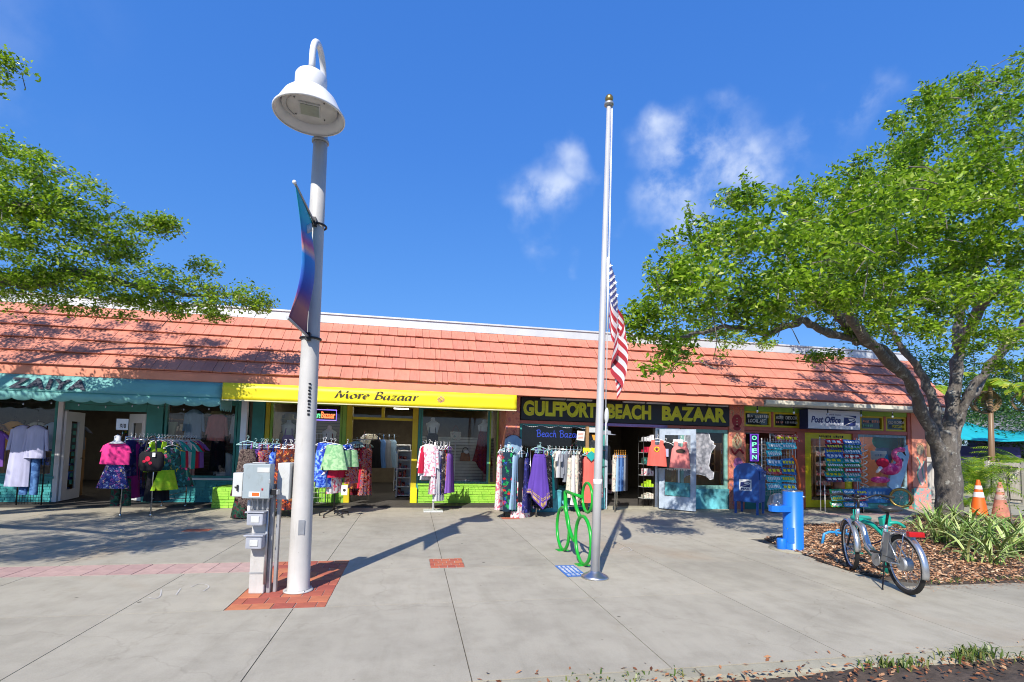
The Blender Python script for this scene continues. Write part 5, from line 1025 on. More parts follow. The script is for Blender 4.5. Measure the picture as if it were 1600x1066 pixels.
mb=MB(); mb.lathe([(.03,1.58),(.055,1.56),(.055,1.48),(.09,1.45),(.14,1.42)],(-5.60,11.10,0),18); mb.build('neck',M['skinw'],t); MB().tube([(-5.60,11.10,.95),(-5.60,11.10,1.6)],.012,6).build('stem',ch,t)
garment('pants','greenw',(-5.55,11.25,.85),.1,'dark patterned trousers showing beneath the navy skirt',h=None,k=.6)
gl1='garments packed edge-on along the left rail of the teal shop rack'
for i,(kd,fk) in enumerate((('longskirt','indigo'),('maxi','magenta'),('dress','indigo'),('dress','greenw'),('maxi','indigo'),('longskirt','multi'),('dress','navyfloral'),('maxi','indigo'),('maxi','greenw'))):
    garment(kd,fk,(-5.50+.012*i,11.38+.13*i,1.62),1.45+.12*math.sin(i*2),['indigo print skirt tucked right behind the pink top','magenta long dress just behind the pink top','indigo dress in the packed left rail','green and black dress in the packed left rail','second indigo long dress mid left rail','tropical print skirt mid left rail','navy flowered dress past the middle of the left rail','indigo long dress near the door end of the left rail','green tartan-like dress at the door end of the left rail'][i],gl1,k=.9,seed=i)
bag=thing('tote_bag','black tote bag with red flower print and striped handles hung on the front rack','bag',(-5.0,11.12,1.2))
mb=MB(); body(mb,[(1.28,.17,.06),(1.22,.215,.085),(1.0,.22,.10),(.90,.17,.08),(.885,.05,.03)],folds=3,amp=.03); mb.v=[(x-5.0,y+11.12,z) for x,y,z in mb.v]; mb.build('bag_body',F['black'],bag)
MB().tube(smooth([(-5.10,11.08,1.26),(-5.06,11.08,1.50),(-4.99,11.12,1.58),(-4.93,11.08,1.50),(-4.90,11.08,1.26)],5),.016,6).build('handle',F['bwfloral'],bag); disc(disc(disc(MB(),-5.02,1.14,.045,.05,11.02),-5.08,1.09,.03,.025,11.02),-4.97,1.06,.03,.03,11.02).build('flower_print',F['redc'],bag); MB().box(-4.94,-4.89,11.015,11.02,1.18,1.26).build('price_tag',M['white'],bag)
lab=[('tank','lime','lime green'),('tee','multi','multicoloured'),('tank','pinktie','pink tie-dye'),('tee','multi','tropical print'),('tank','black','black'),('tee','lav','pale lavender'),('tee','teal','teal'),('tank','redc','crimson'),('shirt','lav','long pale grey'),('tee','white','white'),('tee','teal','sea green'),('tee','redc','bright red'),('tank','magenta','magenta'),('tee','violet','violet')]
for i,(kd,fk,nm_) in enumerate(lab):
    garment(kd,fk,(-4.98+.012*i,11.30+.105*i,1.60),1.0+.15*math.sin(i*1.7),f'{nm_} top, number {["one","two","three","four","five","six","seven","eight","nine","ten","eleven","twelve","thirteen","fourteen"][i]} from the black bag along the right rail' if False else f'{nm_} top hanging {["right behind the black tote bag","just behind the lime top","among bright prints","near the bag end","in the dark gap","left of the teal sleeve","mid rail beside a lavender tee","between teal and pale grey","at the middle of the rail","behind the long grey shirt","on the far half","near the far end","next to last","at the far end"][i]} of the right rail',None,k=.95,seed=i)
pc=thing('price_sign','small white price card reading $10 raised on a wire over the rack','price sign',(-5.25,11.6,1.6)); q1=W(182,658,11.9); q2=W(200,669,11.9)
MB().box(q1.x,q2.x,11.9,11.905,q2.z-.04,q1.z+.05).build('card',M['white'],pc); fit_text(MB(),'$10',q1.x+.07,q2.x-.04,q2.z-.02,q2.z+.09,11.897,.03,ext=.001).build('lettering',M['ink'],pc); MB().tube([(q1.x+.12,11.91,q2.z-.05),(q1.x+.12,11.91,1.55)],.006,5).build('stem',ch,pc)
# --- displays at the far left
gs=thing('grid_stand','black wire grid stand at the far left of the teal shop','display stand',(-8.6,12.7,0)); gx0=W(22,700,12.75).x
g0=W(25,790,12.8).x; g1=W(64,790,12.8).x
for x in (g0,g1): MB().tube([(x,12.8,.0),(x,12.8,1.75)],.014,6).build('upright',M['black'],gs)
MB().tube([(g0-.25,12.8,.02),(g1+.25,12.62,.02)],.014,6).build('base_bar',M['black'],gs)
mb=MB(); 
for i in range(1,9): mb.tube([(g0+(g1-g0)*i/9,12.8,.05),(g0+(g1-g0)*i/9,12.8,1.72)],.004,4)
for i in range(14): mb.tube([(g0,12.8,.07+i*.125),(g1,12.8,.07+i*.125)],.004,4)
mb.build('grid_wire',M['black'],gs,kind='stuff')
p=W(35,660,12.6); garment('shirt','lav',(p.x+.0,12.66,p.z+.03),.15,'long pale lavender shirt dress with a necklace on the grid stand',h='k',k=1.75,seed=1)
p=W(56,660,12.6); garment('shirt','lav',(p.x+.05,12.58,p.z+.03),-.05,'short pale lavender blouse beside the long shirt dress',h='k',k=.92)
p=W(51,713,12.7); garment('pants','denim',(p.x,12.70,p.z+.12),0,'blue denim trousers hanging under the lavender blouse',h=None,k=.95)
p=W(-6,672,12.8); garment('tee','violet',(p.x,12.8,p.z+.1),0,'violet t-shirt cut off by the left edge of the view',h='k',k=1.2)
def mannequin(name,label,x,y,z,fk=None,hat=False,k=1.0,lh=.62):
    t=thing(name,label,'mannequin',(x,y,z)); mb=MB(); mb.v=[]
    P=[(-.55*k,.15,.09),(-.35*k,.13,.085),(-.22*k,.12,.08),(-.05*k,.165,.095),(.05*k,.18,.085),(.10*k,.10,.06),(.13*k,.055,.05),(.20*k,.05,.05)]
    body(mb,P,folds=2,amp=0); mb.v=[(a+x,b+y,c+z) for a,b,c in mb.v]; mb.ell((x,y,z+.20*k),(.05,.05,.02)); mb.build('torso',M['skinw'],t)
    MB().tube([(x,y,z-.55*k),(x,y,z-.55*k-lh)],.015,6).build('stem',ch,t)
    if hat: MB().lathe([(.01,.36),(.10,.35),(.11,.24),(.22,.21),(.23,.20),(.10,.19)],(x,y,z),20).build('straw_hat',F['straw'],t)
    return t
# windows of the teal shop: tote, shirt, ombre blouse with hat, white blouse
def hangtop(kind,fk,px,py,Y,label,k=1.0,rz=0,h='k'): p=W(px,py,Y); return garment(kind,fk,(p.x,Y,p.z),rz,label,h=h,k=k)
hangtop('shirt','ltblue',305,634,13.75,'pale blue gathered shirt displayed in the teal shop window',k=.95); mannequin('display_mannequin','white torso inside the pale blue window shirt',W(305,650,13.9).x,13.95,1.95)
hangtop('shirt','salmon',342,640,13.75,'pink ombre blouse in the teal shop window under a straw hat',k=.9); MB_=MB().lathe([(.02,.05),(.14,.05),(.15,.0),(.26,-.03),(.27,-.04),(.15,-.02)],(W(340,646,13.7).x,13.7,W(340,646,13.7).z),20); t=tag(MB_.build('straw_hat',F['straw'],at=(W(340,646,13.7).x,13.7,2.2)),'straw sun hat above the pink ombre blouse in the window','hat')
hangtop('maxi','black',343,668,13.8,'black skirt below the pink blouse in the teal shop window',k=.75); hangtop('shirt','white',378,640,13.75,'white blouse at the right end of the teal shop window',k=1.0)
p=W(258,672,13.6); bg2=thing('tote_bag','pale green canvas tote hanging in the teal shop window','bag',(p.x,13.6,p.z)); MB().prism([(p.x-.21,p.z-.14),(p.x+.21,p.z-.14),(p.x+.25,p.z+.2),(p.x-.25,p.z+.2)],13.56,13.66,'XZ').build('bag_body',F['canvas'],bg2,bev=.02); 
for s in (-.11,.11): MB().tube([(p.x+s,13.6,p.z+.18),(p.x+s*.8,13.6,p.z+.55)],.014,6).build('handle',F['tan'],bg2)
for s in (-.16,.16): MB().tube([(W(338,740,13.9).x+s,13.9,.56),(W(338,740,13.9).x+s*.5,13.9,1.3)],.012,6)
for i,(x,fk) in enumerate(((-9.7,'tan'),(-9.3,'orangec'),(-8.9,'cream'),(-8.45,'denim'),(-8.2,'grey'))):
    garment('tee',fk,(x,14.0+.1*i,1.95),.2*i,['brown folded top high in the far left window','orange top in the far left window','cream printed top behind the grid stand','dark blue top near the teal shop door','grey top near the door jamb in the window'][i],h='k')
# --- rack 2 behind the utility post
r2=[(-3.25,10.95),(-2.55,10.98),(-3.0,12.4),(-2.45,12.5)]
pole_rack('clothes_rack','chrome rack of dresses standing behind the utility post',r2[:2]+r2[2:],1.52,[((-3.25,10.95,1.5),(-3.0,12.4,1.5)),((-2.55,10.98,1.5),(-2.45,12.5,1.5))],(-2.9,11.5,0),castor=True,bars=[((*r2[0],.15),(*r2[1],.15)),((*r2[1],.3),(*r2[3],.3))])
garment('kerchief','brownmix',(-3.20,10.85,1.62),.1,'brown and black strappy long dress hanging left of the utility boxes',h='a',k=1.02)
garment('longskirt','greenw',(-3.22,10.95,.78),.1,'black tartan hem hanging low behind the utility post',h=None,k=.8)
for i,(kd,fk,lb) in enumerate((('maxi','violet','violet long dress'),('dress','redfloral','dark red floral dress'),('maxi','indigo','indigo print maxi dress'),('dress','bluec','blue dress'),('maxi','orangefl','orange and black patterned dress'))):
    garment(kd,fk,(-3.12+.04*i,11.1+.26*i,1.57),.7,f'{lb} on the left rail of the rack behind the utility post',h='a',seed=i)
for i,(kd,fk,lb) in enumerate((('maxi','orangefl','orange leopard-like maxi dress'),('maxi','redmix','red print maxi dress'),('maxi','maroon','dark red maxi dress'),('dress','ltblue','light blue dress'),('maxi','bluec','plain blue maxi dress'))):
    garment(kd,fk,(-2.55+.03*i,11.08+.28*i,1.57),.35+.1*i,f'{lb} on the right rail of the rack behind the lamp post',h='w',seed=i,k=.97)
# --- round rack 3
cx,cy=G(522,806).x,11.25
rr=thing('round_rack','small black round rack on five castors left of the yellow doorway','clothes rack',(cx,cy,0))
MB().tube([(cx,cy,.12),(cx,cy,1.45)],.016,8).build('post',M['black'],rr)
for k in range(5):
    a=2*math.pi*k/5+.4; e=(cx+.30*math.cos(a),cy+.30*math.sin(a)); l_=MB().tube([(cx,cy,.14),(*e,.07)],.016,6).build('leg',M['black'],rr); MB().ring((e[0],e[1],.03),.022,.012,'X',12,6).build('castor',M['black'],l_)
for k in range(4): a=math.pi/4+k*math.pi/2; MB().tube([(cx,cy,1.42),(cx+.3*math.cos(a),cy+.3*math.sin(a),1.42)],.010,6).build('arm',M['chrome'],rr)
zt3=W(520,688,cy).z
garment('skirt','mint',(cx,cy-.30,zt3+.02),0,'pale green ruffled shorts at the front of the small round rack',k=1.3)
for i,(kd,fk,dx,dy,dz,lb) in enumerate((('longskirt','bluetie',-.22,-.08,.05,'blue tie-dye trousers left of the green shorts'),('longskirt','bluetie',-.12,.02,.03,'dark blue patterned skirt behind the green shorts'),('shorts','redc',.06,-.12,-.30,'crimson print shorts below the green shorts'),('tee','pinkw',-.02,-.05,-.35,'pink printed top low on the small round rack'),('shorts','bluetie',.22,-.02,.02,'blue shorts at the right of the small round rack'),('longskirt','bwfloral',-.30,.12,.04,'black floral skirt at the left of the small round rack'))):
    garment(kd,fk,(cx+dx,cy+dy,zt3+dz),.3*i,lb,k=1.0,seed=i)
pc=thing('price_sign','small white printed card clipped low on the round rack','price sign',(cx+.25,cy-.2,.8)); q1=W(538,766,cy-.2); MB().box(q1.x-.06,q1.x+.06,cy-.2,cy-.195,q1.z-.10,q1.z+.10).build('card',M['white'],pc); disc(MB(),q1.x,q1.z,.03,.03,cy-.201).build('print',M['ink'],pc)
# wire gridwall panels behind the round rack
gw=thing('wire_stand','white wire grid panel leaning in front of the lime brick wall left of the door','display stand',(-2.0,13.0,0)); ga,gb=W(489,700,13.1).x,W(512,700,13.1).x
for x in (ga,gb): MB().tube([(x,13.1,.02),(x,13.1,1.75)],.010,6).build('upright',M['white'],gw)
mb=MB(); 
for i in range(1,4): mb.tube([(ga+(gb-ga)*i/4,13.1,.05),(ga+(gb-ga)*i/4,13.1,1.74)],.004,4)
for i in range(15): mb.tube([(ga,13.1,.06+i*.12),(gb,13.1,.06+i*.12)],.004,4)
mb.build('grid_wire',M['white'],gw,kind='stuff')
# --- dresses in the yellow doorway
dr_=thing('door_rack','short chrome rail fixed in the left side of the yellow doorway','clothes rack',(-1.4,13.3,1.6)); MB().tube([(-1.5,13.25,1.62),(-.95,13.25,1.62)],.012,6).build('rail',ch,dr_); MB().tube([(-1.2,13.25,1.62),(-1.2,13.25,1.85)],.010,6).build('hook',ch,dr_)
for i,(kd,fk,x,rz,lb) in enumerate((('dress','teal',-1.30,.9,'teal and white dress at the back of the doorway group'),('maxi','maroon',-1.27,.5,'dark red patterned dress hanging in the yellow doorway'),('dress','redc',-1.16,1.0,'bright red dress hanging in the yellow doorway'),('maxi','redmix',-1.10,.8,'red patchwork long dress nearest the open doorway'),('dress','orangefl',-1.34,.9,'orange print dress nearest the left door frame'))):
    garment(kd,fk,(x,13.22-.04*i,1.60),rz,lb,h='a',k=.95,seed=i)
# --- white four-way rack in front of the right yellow-shop window
cx,cy=G(676,797).x,12.0
rr=thing('four_way_rack','white four-way garment stand with a square base before the slatwall window','clothes rack',(cx,cy,0)); MB().box(cx-.22,cx+.22,cy-.20,cy+.20,0,.03).build('base_plate',M['palebox'],rr,bev=.006); MB().tube([(cx,cy,.03),(cx,cy,1.6)],.022,8).build('post',M['white'],rr)
for k,(dx,dy,dz) in enumerate(((-.30,-.22,1.62),(.28,-.2,1.55),(.3,.25,1.5),(-.2,.3,1.55))): MB().tube([(cx,cy,1.35),(cx+dx,cy+dy,dz)],.012,6).build('arm',ch,rr)
tz=W(668,692,cy-.2).z
garment('shirt','pinktie',(cx-.14,cy-.24,tz+.06),.1,'white and pink tie-dye shirt at the front of the four-way rack',h='w',k=.95)
for i,(kd,fk,dx,dy,rz,lb) in enumerate((('tank','redc',.04,-.10,.8,'red top just behind the tie-dye shirt'),('longskirt','white',-.08,.0,.3,'long white trousers behind the tie-dye shirt'),('maxi','white',.12,-.05,.9,'long white dress edge-on in the four-way rack'),('dress','bwfloral',.22,.0,1.0,'black floral dress on the four-way rack'),('dress','redmix',.28,.06,1.1,'red patterned dress on the four-way rack'),('dress','violet',.34,.1,1.1,'plum dress at the right end of the four-way rack'))):
    garment(kd,fk,(cx+dx,cy+dy,tz+.02),rz,lb,h='w',k=.95,seed=i)
# --- rack 6 with floral and purple dresses
f6=[(2.02,11.05),(2.74,11.05),(2.15,12.2),(2.85,12.2)]
pole_rack('clothes_rack','low chrome double rack on castors carrying the long floral and purple dresses',f6,1.52,[((2.02,11.05,1.52),(2.15,12.2,1.52)),((2.74,11.05,1.52),(2.85,12.2,1.52))],(2.4,11.6,0),castor=True,bars=[((*f6[0],.25),(*f6[1],.25)),((*f6[0],1.1),(*f6[1],1.1)),((*f6[2],.25),(*f6[3],.25))])
garment('maxi','redfloral',(2.07,10.92,1.62),0,'long dress of red roses and green leaves facing the street',h='a',k=1.05)
garment('kerchief','purple',(2.76,10.90,1.64),0,'plain purple handkerchief-hem dress with gold border bands',h='a',k=.98,seed=0)
gb_=thing('gold_trim','pair of gold border bands along the hem of the purple dress','trim',(2.76,10.9,.3)) if False else None
for i,fk in enumerate(('pinkw','indigo','purple','redmix','indigo','magenta')):
    garment('maxi',fk,(2.12+.02*i,11.06+.17*i,1.58),.9,f'{["white and pink","indigo print","purple","red print","dark indigo","magenta"][i]} maxi dress {["right behind the rose dress","second behind the rose dress","third behind the rose dress","mid left rail beside the mural column","near the far end of the left rail","at the far end of the left rail"][i]}',h='a' if i<2 else 'w',k=1.0,seed=i)
for i,fk in enumerate(('bwfloral','indigo','bwfloral','greenw','bwfloral')):
    garment('maxi',fk,(2.82+.03*i,11.08+.2*i,1.58),1.0,f'{["black and white floral","indigo","black dotted","green and black","black floral"][i]} dress {["right behind the purple dress","second behind the purple dress","mid right rail behind the purple dress","near the window end of the right rail","at the window end of the right rail"][i]}',h='a',k=1.0,seed=i)
# gold bands on the purple dress as cloth strips following its hem are parts of the dress
pd=[o for o in bpy.data.objects if o.get('label','').startswith('plain purple')][0]
for off in (.03,.115,.145):
    v=[];f=[];n=80; ph=0; random.seed(31+len('kerchief')); ph=random.uniform(0,6)
    zt0=-.25; ztot=-(.13+1.16*.98)
    for k in range(n+1):
        th=2*math.pi*k/n; c,s_=math.cos(th),math.sin(th)
        for dz in (off,off+(.016 if off>.05 else .055)):
            t=1-dz/(1.16*.98-.12); a=.27-.035*(dz/.2); b=.11-.01*(dz/.2); wv=1+.09*(t**.7)*math.sin(7*th+ph+1.3*t)
            v.append((a*math.copysign(abs(c)**.8,c)*wv*1.012,b*s_*(1+.09*2.2*t*math.sin(15*th+ph*2))*1.06,ztot+dz+KH(c,s_)*t**3))
    for k in range(n): f.append((2*k,2*k+2,2*k+3,2*k+1))
    o=bpy.data.objects.new('border_band',MB().add(v,f,True).mesh('border_band',plain('gold_thread',(.42,.28,.12),.5))); link(o,pd)
# more pieces squeezed onto the racks
for (kd,fk,x,y,z,rz,h_,lb) in (('maxi','pinkw',1.90,11.02,1.56,1.1,'w','white and red print dress edge-on at the left of the rose dress'),('maxi','ltblue',2.24,11.0,1.57,1.0,'a','light blue dress peeking out right of the rose dress'),('dress','black',2.38,11.05,1.55,.9,'w','black dress between the rose dress and the purple one'),('maxi','indigo',2.50,11.0,1.50,1.2,'a','indigo long dress just left of the purple dress'),('longskirt','pinkw',2.36,11.0,.88,.4,None,'pale patterned hem low between the two long dresses'),('maxi','bwfloral',3.02,11.2,1.57,.8,'a','black and white dotted dress just right of the purple dress'),('dress','teal',3.12,11.4,1.58,.9,'w','teal dress behind the black and white dotted one'),
  ('maxi','redmix',-2.92,11.05,1.56,.9,'w','red blue print dress in the middle of the rack behind the utility post'),('dress','bluetie',-2.74,11.15,1.57,1.1,'a','blue tie-dye dress left of the leopard-like maxi dress'),('maxi','orangefl',-2.42,11.0,1.56,.5,'w','orange and black long dress beside the lamp post'),('maxi','maroon',-2.32,11.2,1.56,.9,'w','dark red dress partly behind the lamp post'),('dress','violet',-3.02,11.3,1.57,.7,'a','violet print dress behind the brown strappy dress'),
  ('tank','redc',.30,11.82,1.62,.9,'w','small red top tucked behind the tie-dye shirt'),('dress','pinktie',.52,11.9,1.62,1.2,'w','pink tie-dye dress on the right arm of the four-way rack'),('dress','indigo',.66,12.0,1.60,1.2,'w','indigo dress edge-on on the four-way rack'),('dress','redc',.72,12.1,1.60,1.0,'w','crimson dress at the far right of the four-way rack'),
  ('longskirt','bluetie',-1.72,11.1,1.52,.9,'w','blue tie-dye skirt at the left edge of the round rack'),('longskirt','indigo',-1.80,11.3,1.50,1.1,'w','dark indigo skirt behind the blue tie-dye ones'),('shorts','mint',-1.28,11.15,1.50,.8,'w','second pair of pale green shorts edge-on at the right'),('tee','redmix',-1.26,11.3,1.42,1.0,'w','red mixed top at the right of the round rack'),
  ('dress','redmix',-1.22,13.12,1.58,.3,'a','red and blue dress in front of the doorway group'),('tee','ltblue',-1.38,13.3,1.66,.1,'a','pale blue top behind the doorway dresses'),
  ('tee','ltblue',-8.35,13.9,1.95,.1,'k','light blue top right of the lavender blouse behind glass'),('dress','tan',-10.2,14.2,1.9,.3,'k','brown dress at the far left window edge'),('tee','salmon',-5.55,14.1,1.25,.2,'k','salmon top low in the teal shop window'),('shirt','white',-4.6,13.9,1.3,.1,'k','white shirt low at the right of the teal window'),
  ('dress','black',-4.98,11.35,1.5,.7,'w','black patterned dress right behind the black tote'),('skirt','lime',-4.82,11.35,1.02,1.0,None,'small lime green skirt hanging low behind the black tote'),('tank','multi',-4.80,11.5,1.5,1.1,'w','tropical tank top low on the right rail'),('skirt','multi',-4.68,11.7,1.05,1.0,None,'bright printed skirt below the tropical tank top')):
    garment(kd,fk,(x,y,z),rz,lb,h=h_,k=.98,seed=int(abs(x)*10))
# --- rack 7: t-shirts and dresses before the bazaar window
pole_rack('clothes_rack','long chrome rack with t-shirts and dresses in front of the bazaar window',[(3.3,11.95),(4.55,11.95),(3.3,12.2),(4.55,12.2)],1.5,[((3.15,11.95,1.5),(4.7,11.95,1.5)),((3.15,12.2,1.5),(4.7,12.2,1.5))],(3.9,12,0),castor=True,bars=[((3.3,11.95,.12),(4.55,11.95,.12)),((3.3,12.2,.12),(4.55,12.2,.12))])
R7=[('tee','orangec','orange t-shirt at the left end of the bazaar rack'),('tee','bluec','blue t-shirt next to the orange one'),('tee','cream','cream print t-shirt beside the blue one'),('tee','white','white t-shirt left of the grey one'),('tee','grey','grey t-shirt on the bazaar rack'),('shirt','grey','darker grey long shirt by the t-shirts'),('dress','cream','pale print dress in the middle of the bazaar rack'),('maxi','white','long off-white dress on the bazaar rack'),('maxi','cream','cream floral dress right of the off-white one'),('maxi','bwfloral','black floral dress on the bazaar rack'),('dress','maroon','dark maroon dress on the bazaar rack'),('dress','bwfloral','black dress with pale flowers near the coral one'),('dress','redfloral','red floral dress left of the cream one'),('dress','cream','cream dress behind the coral one'),('dress','pinkw','pink and white dress behind the coral one')]
for i,(kd,fk,lb) in enumerate(R7): garment(kd,fk,(3.22+.092*i,11.88+.02*(i%2),1.56),1.05+.12*math.sin(i*2.1),lb,h='a' if i%3 else 'w',seed=i,k=.98)
for i in range(7): garment(['tee','dress'][i%2],['white','grey','cream','navyfloral','multi','bluec','black'][i],(3.3+.19*i,12.2,1.56),1.2,['white top on the back rail near the window left','grey dress on the back rail','cream top on the back rail','navy floral dress on the back rail','multicoloured top on the back rail','blue dress on the back rail','black top on the back rail by the door'][i],h='w',seed=i,k=.9)
p=W(922,705,11.6); garment('maxi','coralc',(p.x,11.6,p.z+.06),.0,'plain coral sleeveless long dress at the right end of the bazaar rack',h='a',k=.9)
tt_=thing('bralette','dark green diamond-patterned top on a hanger over the coral dress','top',(p.x,11.5,p.z)); disc(MB(),0,0,0,0,11.5,poly=[(p.x-.14,p.z-.10),(p.x,p.z-.0),(p.x+.14,p.z-.10),(p.x,p.z-.24)]).build('fabric',F['teal'],tt_)
# jeans with orange hangers by the doorway
t=thing('jeans_rail','short rail with denim beside the bazaar doorway','clothes rack',(5.0,12.2,0)); MB().tube([(4.86,11.75,1.42),(5.14,12.25,1.42)],.012,6).build('rail',ch,t); MB().tube([(4.90,11.8,.03),(4.90,11.8,1.42)],.014,6).build('leg',ch,t); MB().tube([(5.12,12.2,.03),(5.12,12.2,1.42)],.014,6).build('leg',ch,t); MB().tube([(4.90,11.8,.1),(5.12,12.2,.1)],.012,6).build('crossbar',ch,t)
for i,(fk,lb) in enumerate((('cream','cream jeans'),('ltblue','light blue jeans'),('denim','washed blue jeans'),('bluec','mid blue jeans'),('denim','dark blue jeans'),('grey','grey jeans'),('black','black jeans'))):
    garment('pants',fk,(4.86+.062*i,11.74+.035*i,1.50),1.15,f'{lb} on an orange hanger beside the bazaar doorway',h='o',seed=i,k=1.0)
# clothes seen inside the shops
for i,(kd,fk,x,y,lb) in enumerate((('dress','bluec',-.95,16.0,'blue dress deep inside the yellow doorway'),('dress','grey',-.80,16.1,'grey dress deep inside the yellow doorway'),('tee','cream',-1.25,16.2,'cream top on the back rail inside the yellow shop'),('dress','black',-1.10,15.9,'black dress inside the yellow shop'),('dress','ltblue',-.65,16.3,'light blue dress inside the yellow shop beside the shelf'),('shirt','white',-1.4,16.4,'white shirt inside the yellow shop'),('maxi','black',-2.4,15.6,'dark dress inside the left yellow-shop window'),('dress','tan',-2.9,15.4,'brown dress inside the left yellow-shop window'),('shirt','straw',-3.2,14.1,'straw coloured top in the left yellow-shop window'),('tee','multi',-7.3,15.2,'printed top inside the teal doorway'),('dress','tan',-7.0,15.4,'brown dress inside the teal doorway'),('tee','cream',5.4,14.6,'pale top inside the bazaar doorway'),('dress','grey',5.8,14.8,'grey dress inside the bazaar doorway'),('tee','multi',5.1,15.0,'printed top inside the bazaar doorway'),('tee','redc',7.9,13.3,'red top beside the wooden cabinet in the bazaar window'),('shirt','grey',9.3,13.6,'grey shirt inside the window behind the toy rack'),('dress','pinkw',11.3,13.4,'pink and white dress seen through the yellow door'),('tee','lav',11.6,13.6,'lavender tee seen through the yellow door'))):
    garment(kd,fk,(x,y,1.9),.2*math.sin(i*3),lb,h='k',seed=i,k=.9)
# tank tops on the propped glass door
p=W(1024,684,12.2); garment('tank','coralc',(p.x-.05,11.98,p.z+.06),-.6,'coral red tank top with yellow ring print at the left of the glass door',h='w',k=1.05); tt_=thing('shirt_print','yellow ring printed on the coral tank top','print',(p.x,11.98,1.5)) if False else None
p=W(1063,686,11.6); tk=garment('tank','salmon',(p.x,11.58,p.z+.06),-.35,'salmon pink tank top with dark oval print at the right of the glass door',h='w',k=1.05)
o=inst('print',disc(MB(),0,-.36,.11,.05,-.068).mesh('print',M['ink']),None); o.parent=tk; ORG[o.name]=Vector((0,0,0))
pt_=W(1043,688,11.85); bt=garment('tee','black',(pt_.x+.03,11.99,pt_.z+.04),-.75,'black t-shirt with a lilac square print between the two coral tank tops',h='w',k=1.0); o=inst('print',MB().box(-.09,.09,-.085,-.08,-.46,-.26).mesh('print',F['lav']),None); o.parent=bt
tk2=[o for o in bpy.data.objects if o.get('label','').startswith('coral red tank')][0]; o=inst('print',MB().ring((0,-.066,-.36),.055,.012,'Y',20,5).mesh('print',M['yellow']),None); o.parent=tk2
o=inst('print',disc(MB(),0,-.36,.025,.03,-.066).mesh('print',M['ink']),None); o.parent=tk2
# shelf in the doorway with small goods
shelf=thing('goods_rack','wire shelf of small souvenirs just inside the bazaar doorway','shelf',(6.1,12.6,0))
for x in (5.95,6.25):
    for y in (12.45,12.75): MB().tube([(x,y,.02),(x,y,1.9)],.010,5).build('upright',M['black'],shelf)
for k in range(6):
    z=.25+k*.3; s_=MB().box(5.95,6.25,12.45,12.75,z,z+.015).build('shelf_board',M['palebox'],shelf); g=MB(); 
    for j in range(4): x=5.96+j*.07; g.box(x,x+.055,12.42,12.6,z+.016,z+random.uniform(.08,.2))
    g.build('goods',F[['cream','lime','pinkw','multi','redc','white'][k]],s_,kind='stuff')
# window extras of the yellow shop
mannequin('display_mannequin','white torso in a black top with a flower wreath, left side of the slatwall window',W(677,655,13.8).x,13.8,W(677,665,13.8).z,lh=1.2); hangtop('dress','black',676,662,13.72,'black dress on the wreathed mannequin in the slatwall window',k=.7,h=None)
mannequin('display_mannequin','white torso wearing the dark red dress in the slatwall window',W(757,655,13.8).x,13.8,W(757,668,13.8).z,lh=1.2); hangtop('kerchief','maroon',757,660,13.70,'dark red pointed-hem dress on a mannequin in the slatwall window',k=.95,h=None)
mannequin('display_mannequin','white torso with a straw hat in the left yellow-shop window',W(452,655,13.9).x,13.9,W(452,668,13.9).z,hat=True,lh=1.1); hangtop('dress','violet',452,664,13.8,'mauve dress on the hatted mannequin',k=.7,h=None)
mannequin('display_mannequin','white torso in a dark top under the neon sign',W(515,668,13.9).x,13.9,W(515,678,13.9).z,lh=1.0); hangtop('dress','maroon',515,672,13.82,'deep plum dress under the neon sign',k=.55,h=None)
p=W(727,713,14.0); bg3=thing('handbag','small tan leather handbag with a fur trim on the slatwall','bag',(p.x,14.05,p.z)); MB().prism([(p.x-.15,p.z-.13),(p.x+.15,p.z-.13),(p.x+.11,p.z+.10),(p.x-.11,p.z+.10)],14.0,14.08,'XZ').build('bag_body',F['tan'],bg3,bev=.02); MB().tube(smooth([(p.x-.09,14.03,p.z+.09),(p.x-.05,14.03,p.z+.22),(p.x+.05,14.03,p.z+.22),(p.x+.09,14.03,p.z+.09)],4),.010,6).build('handle',F['bwfloral'],bg3); MB().ell((p.x+.03,14.0,p.z+.12),(.07,.04,.05),10,6).build('fur_trim',M['white'],bg3)
p=W(712,682,14.0); bg4=thing('handbag','patterned brown bag with a white fringe high on the slatwall','bag',(p.x,14.05,p.z)); MB().prism([(p.x-.13,p.z-.1),(p.x+.13,p.z-.1),(p.x+.15,p.z+.13),(p.x-.15,p.z+.13)],14.0,14.08,'XZ').build('bag_body',F['cream'],bg4,bev=.02); MB().tube(smooth([(p.x-.1,14.03,p.z+.12),(p.x,14.03,p.z+.3),(p.x+.1,14.03,p.z+.12)],4),.010,6).build('handle',F['tan'],bg4)
for (px_,py_) in ((728,748),(745,750)):
    p=W(px_,py_,13.75); s_=thing('shoe',['white strappy shoe on the floor of the slatwall window','second white shoe nearer the dark red dress'][px_>730],'shoe',(p.x,13.75,.5)); MB().ell((p.x,13.75,.55),(.12,.05,.05),12,6).build('upper',M['skinw'],s_); MB().box(p.x+.06,p.x+.10,13.72,13.78,.50,.56).build('heel',M['white'],s_)
t=thing('slat_post','pale vertical display post between the bags','display stand',(W(710,740,13.9).x,13.9,.5)); MB().tube([(W(710,740,13.9).x,13.9,.5),(W(710,740,13.9).x,13.9,1.6)],.015,6).build('post',M['white'],t)
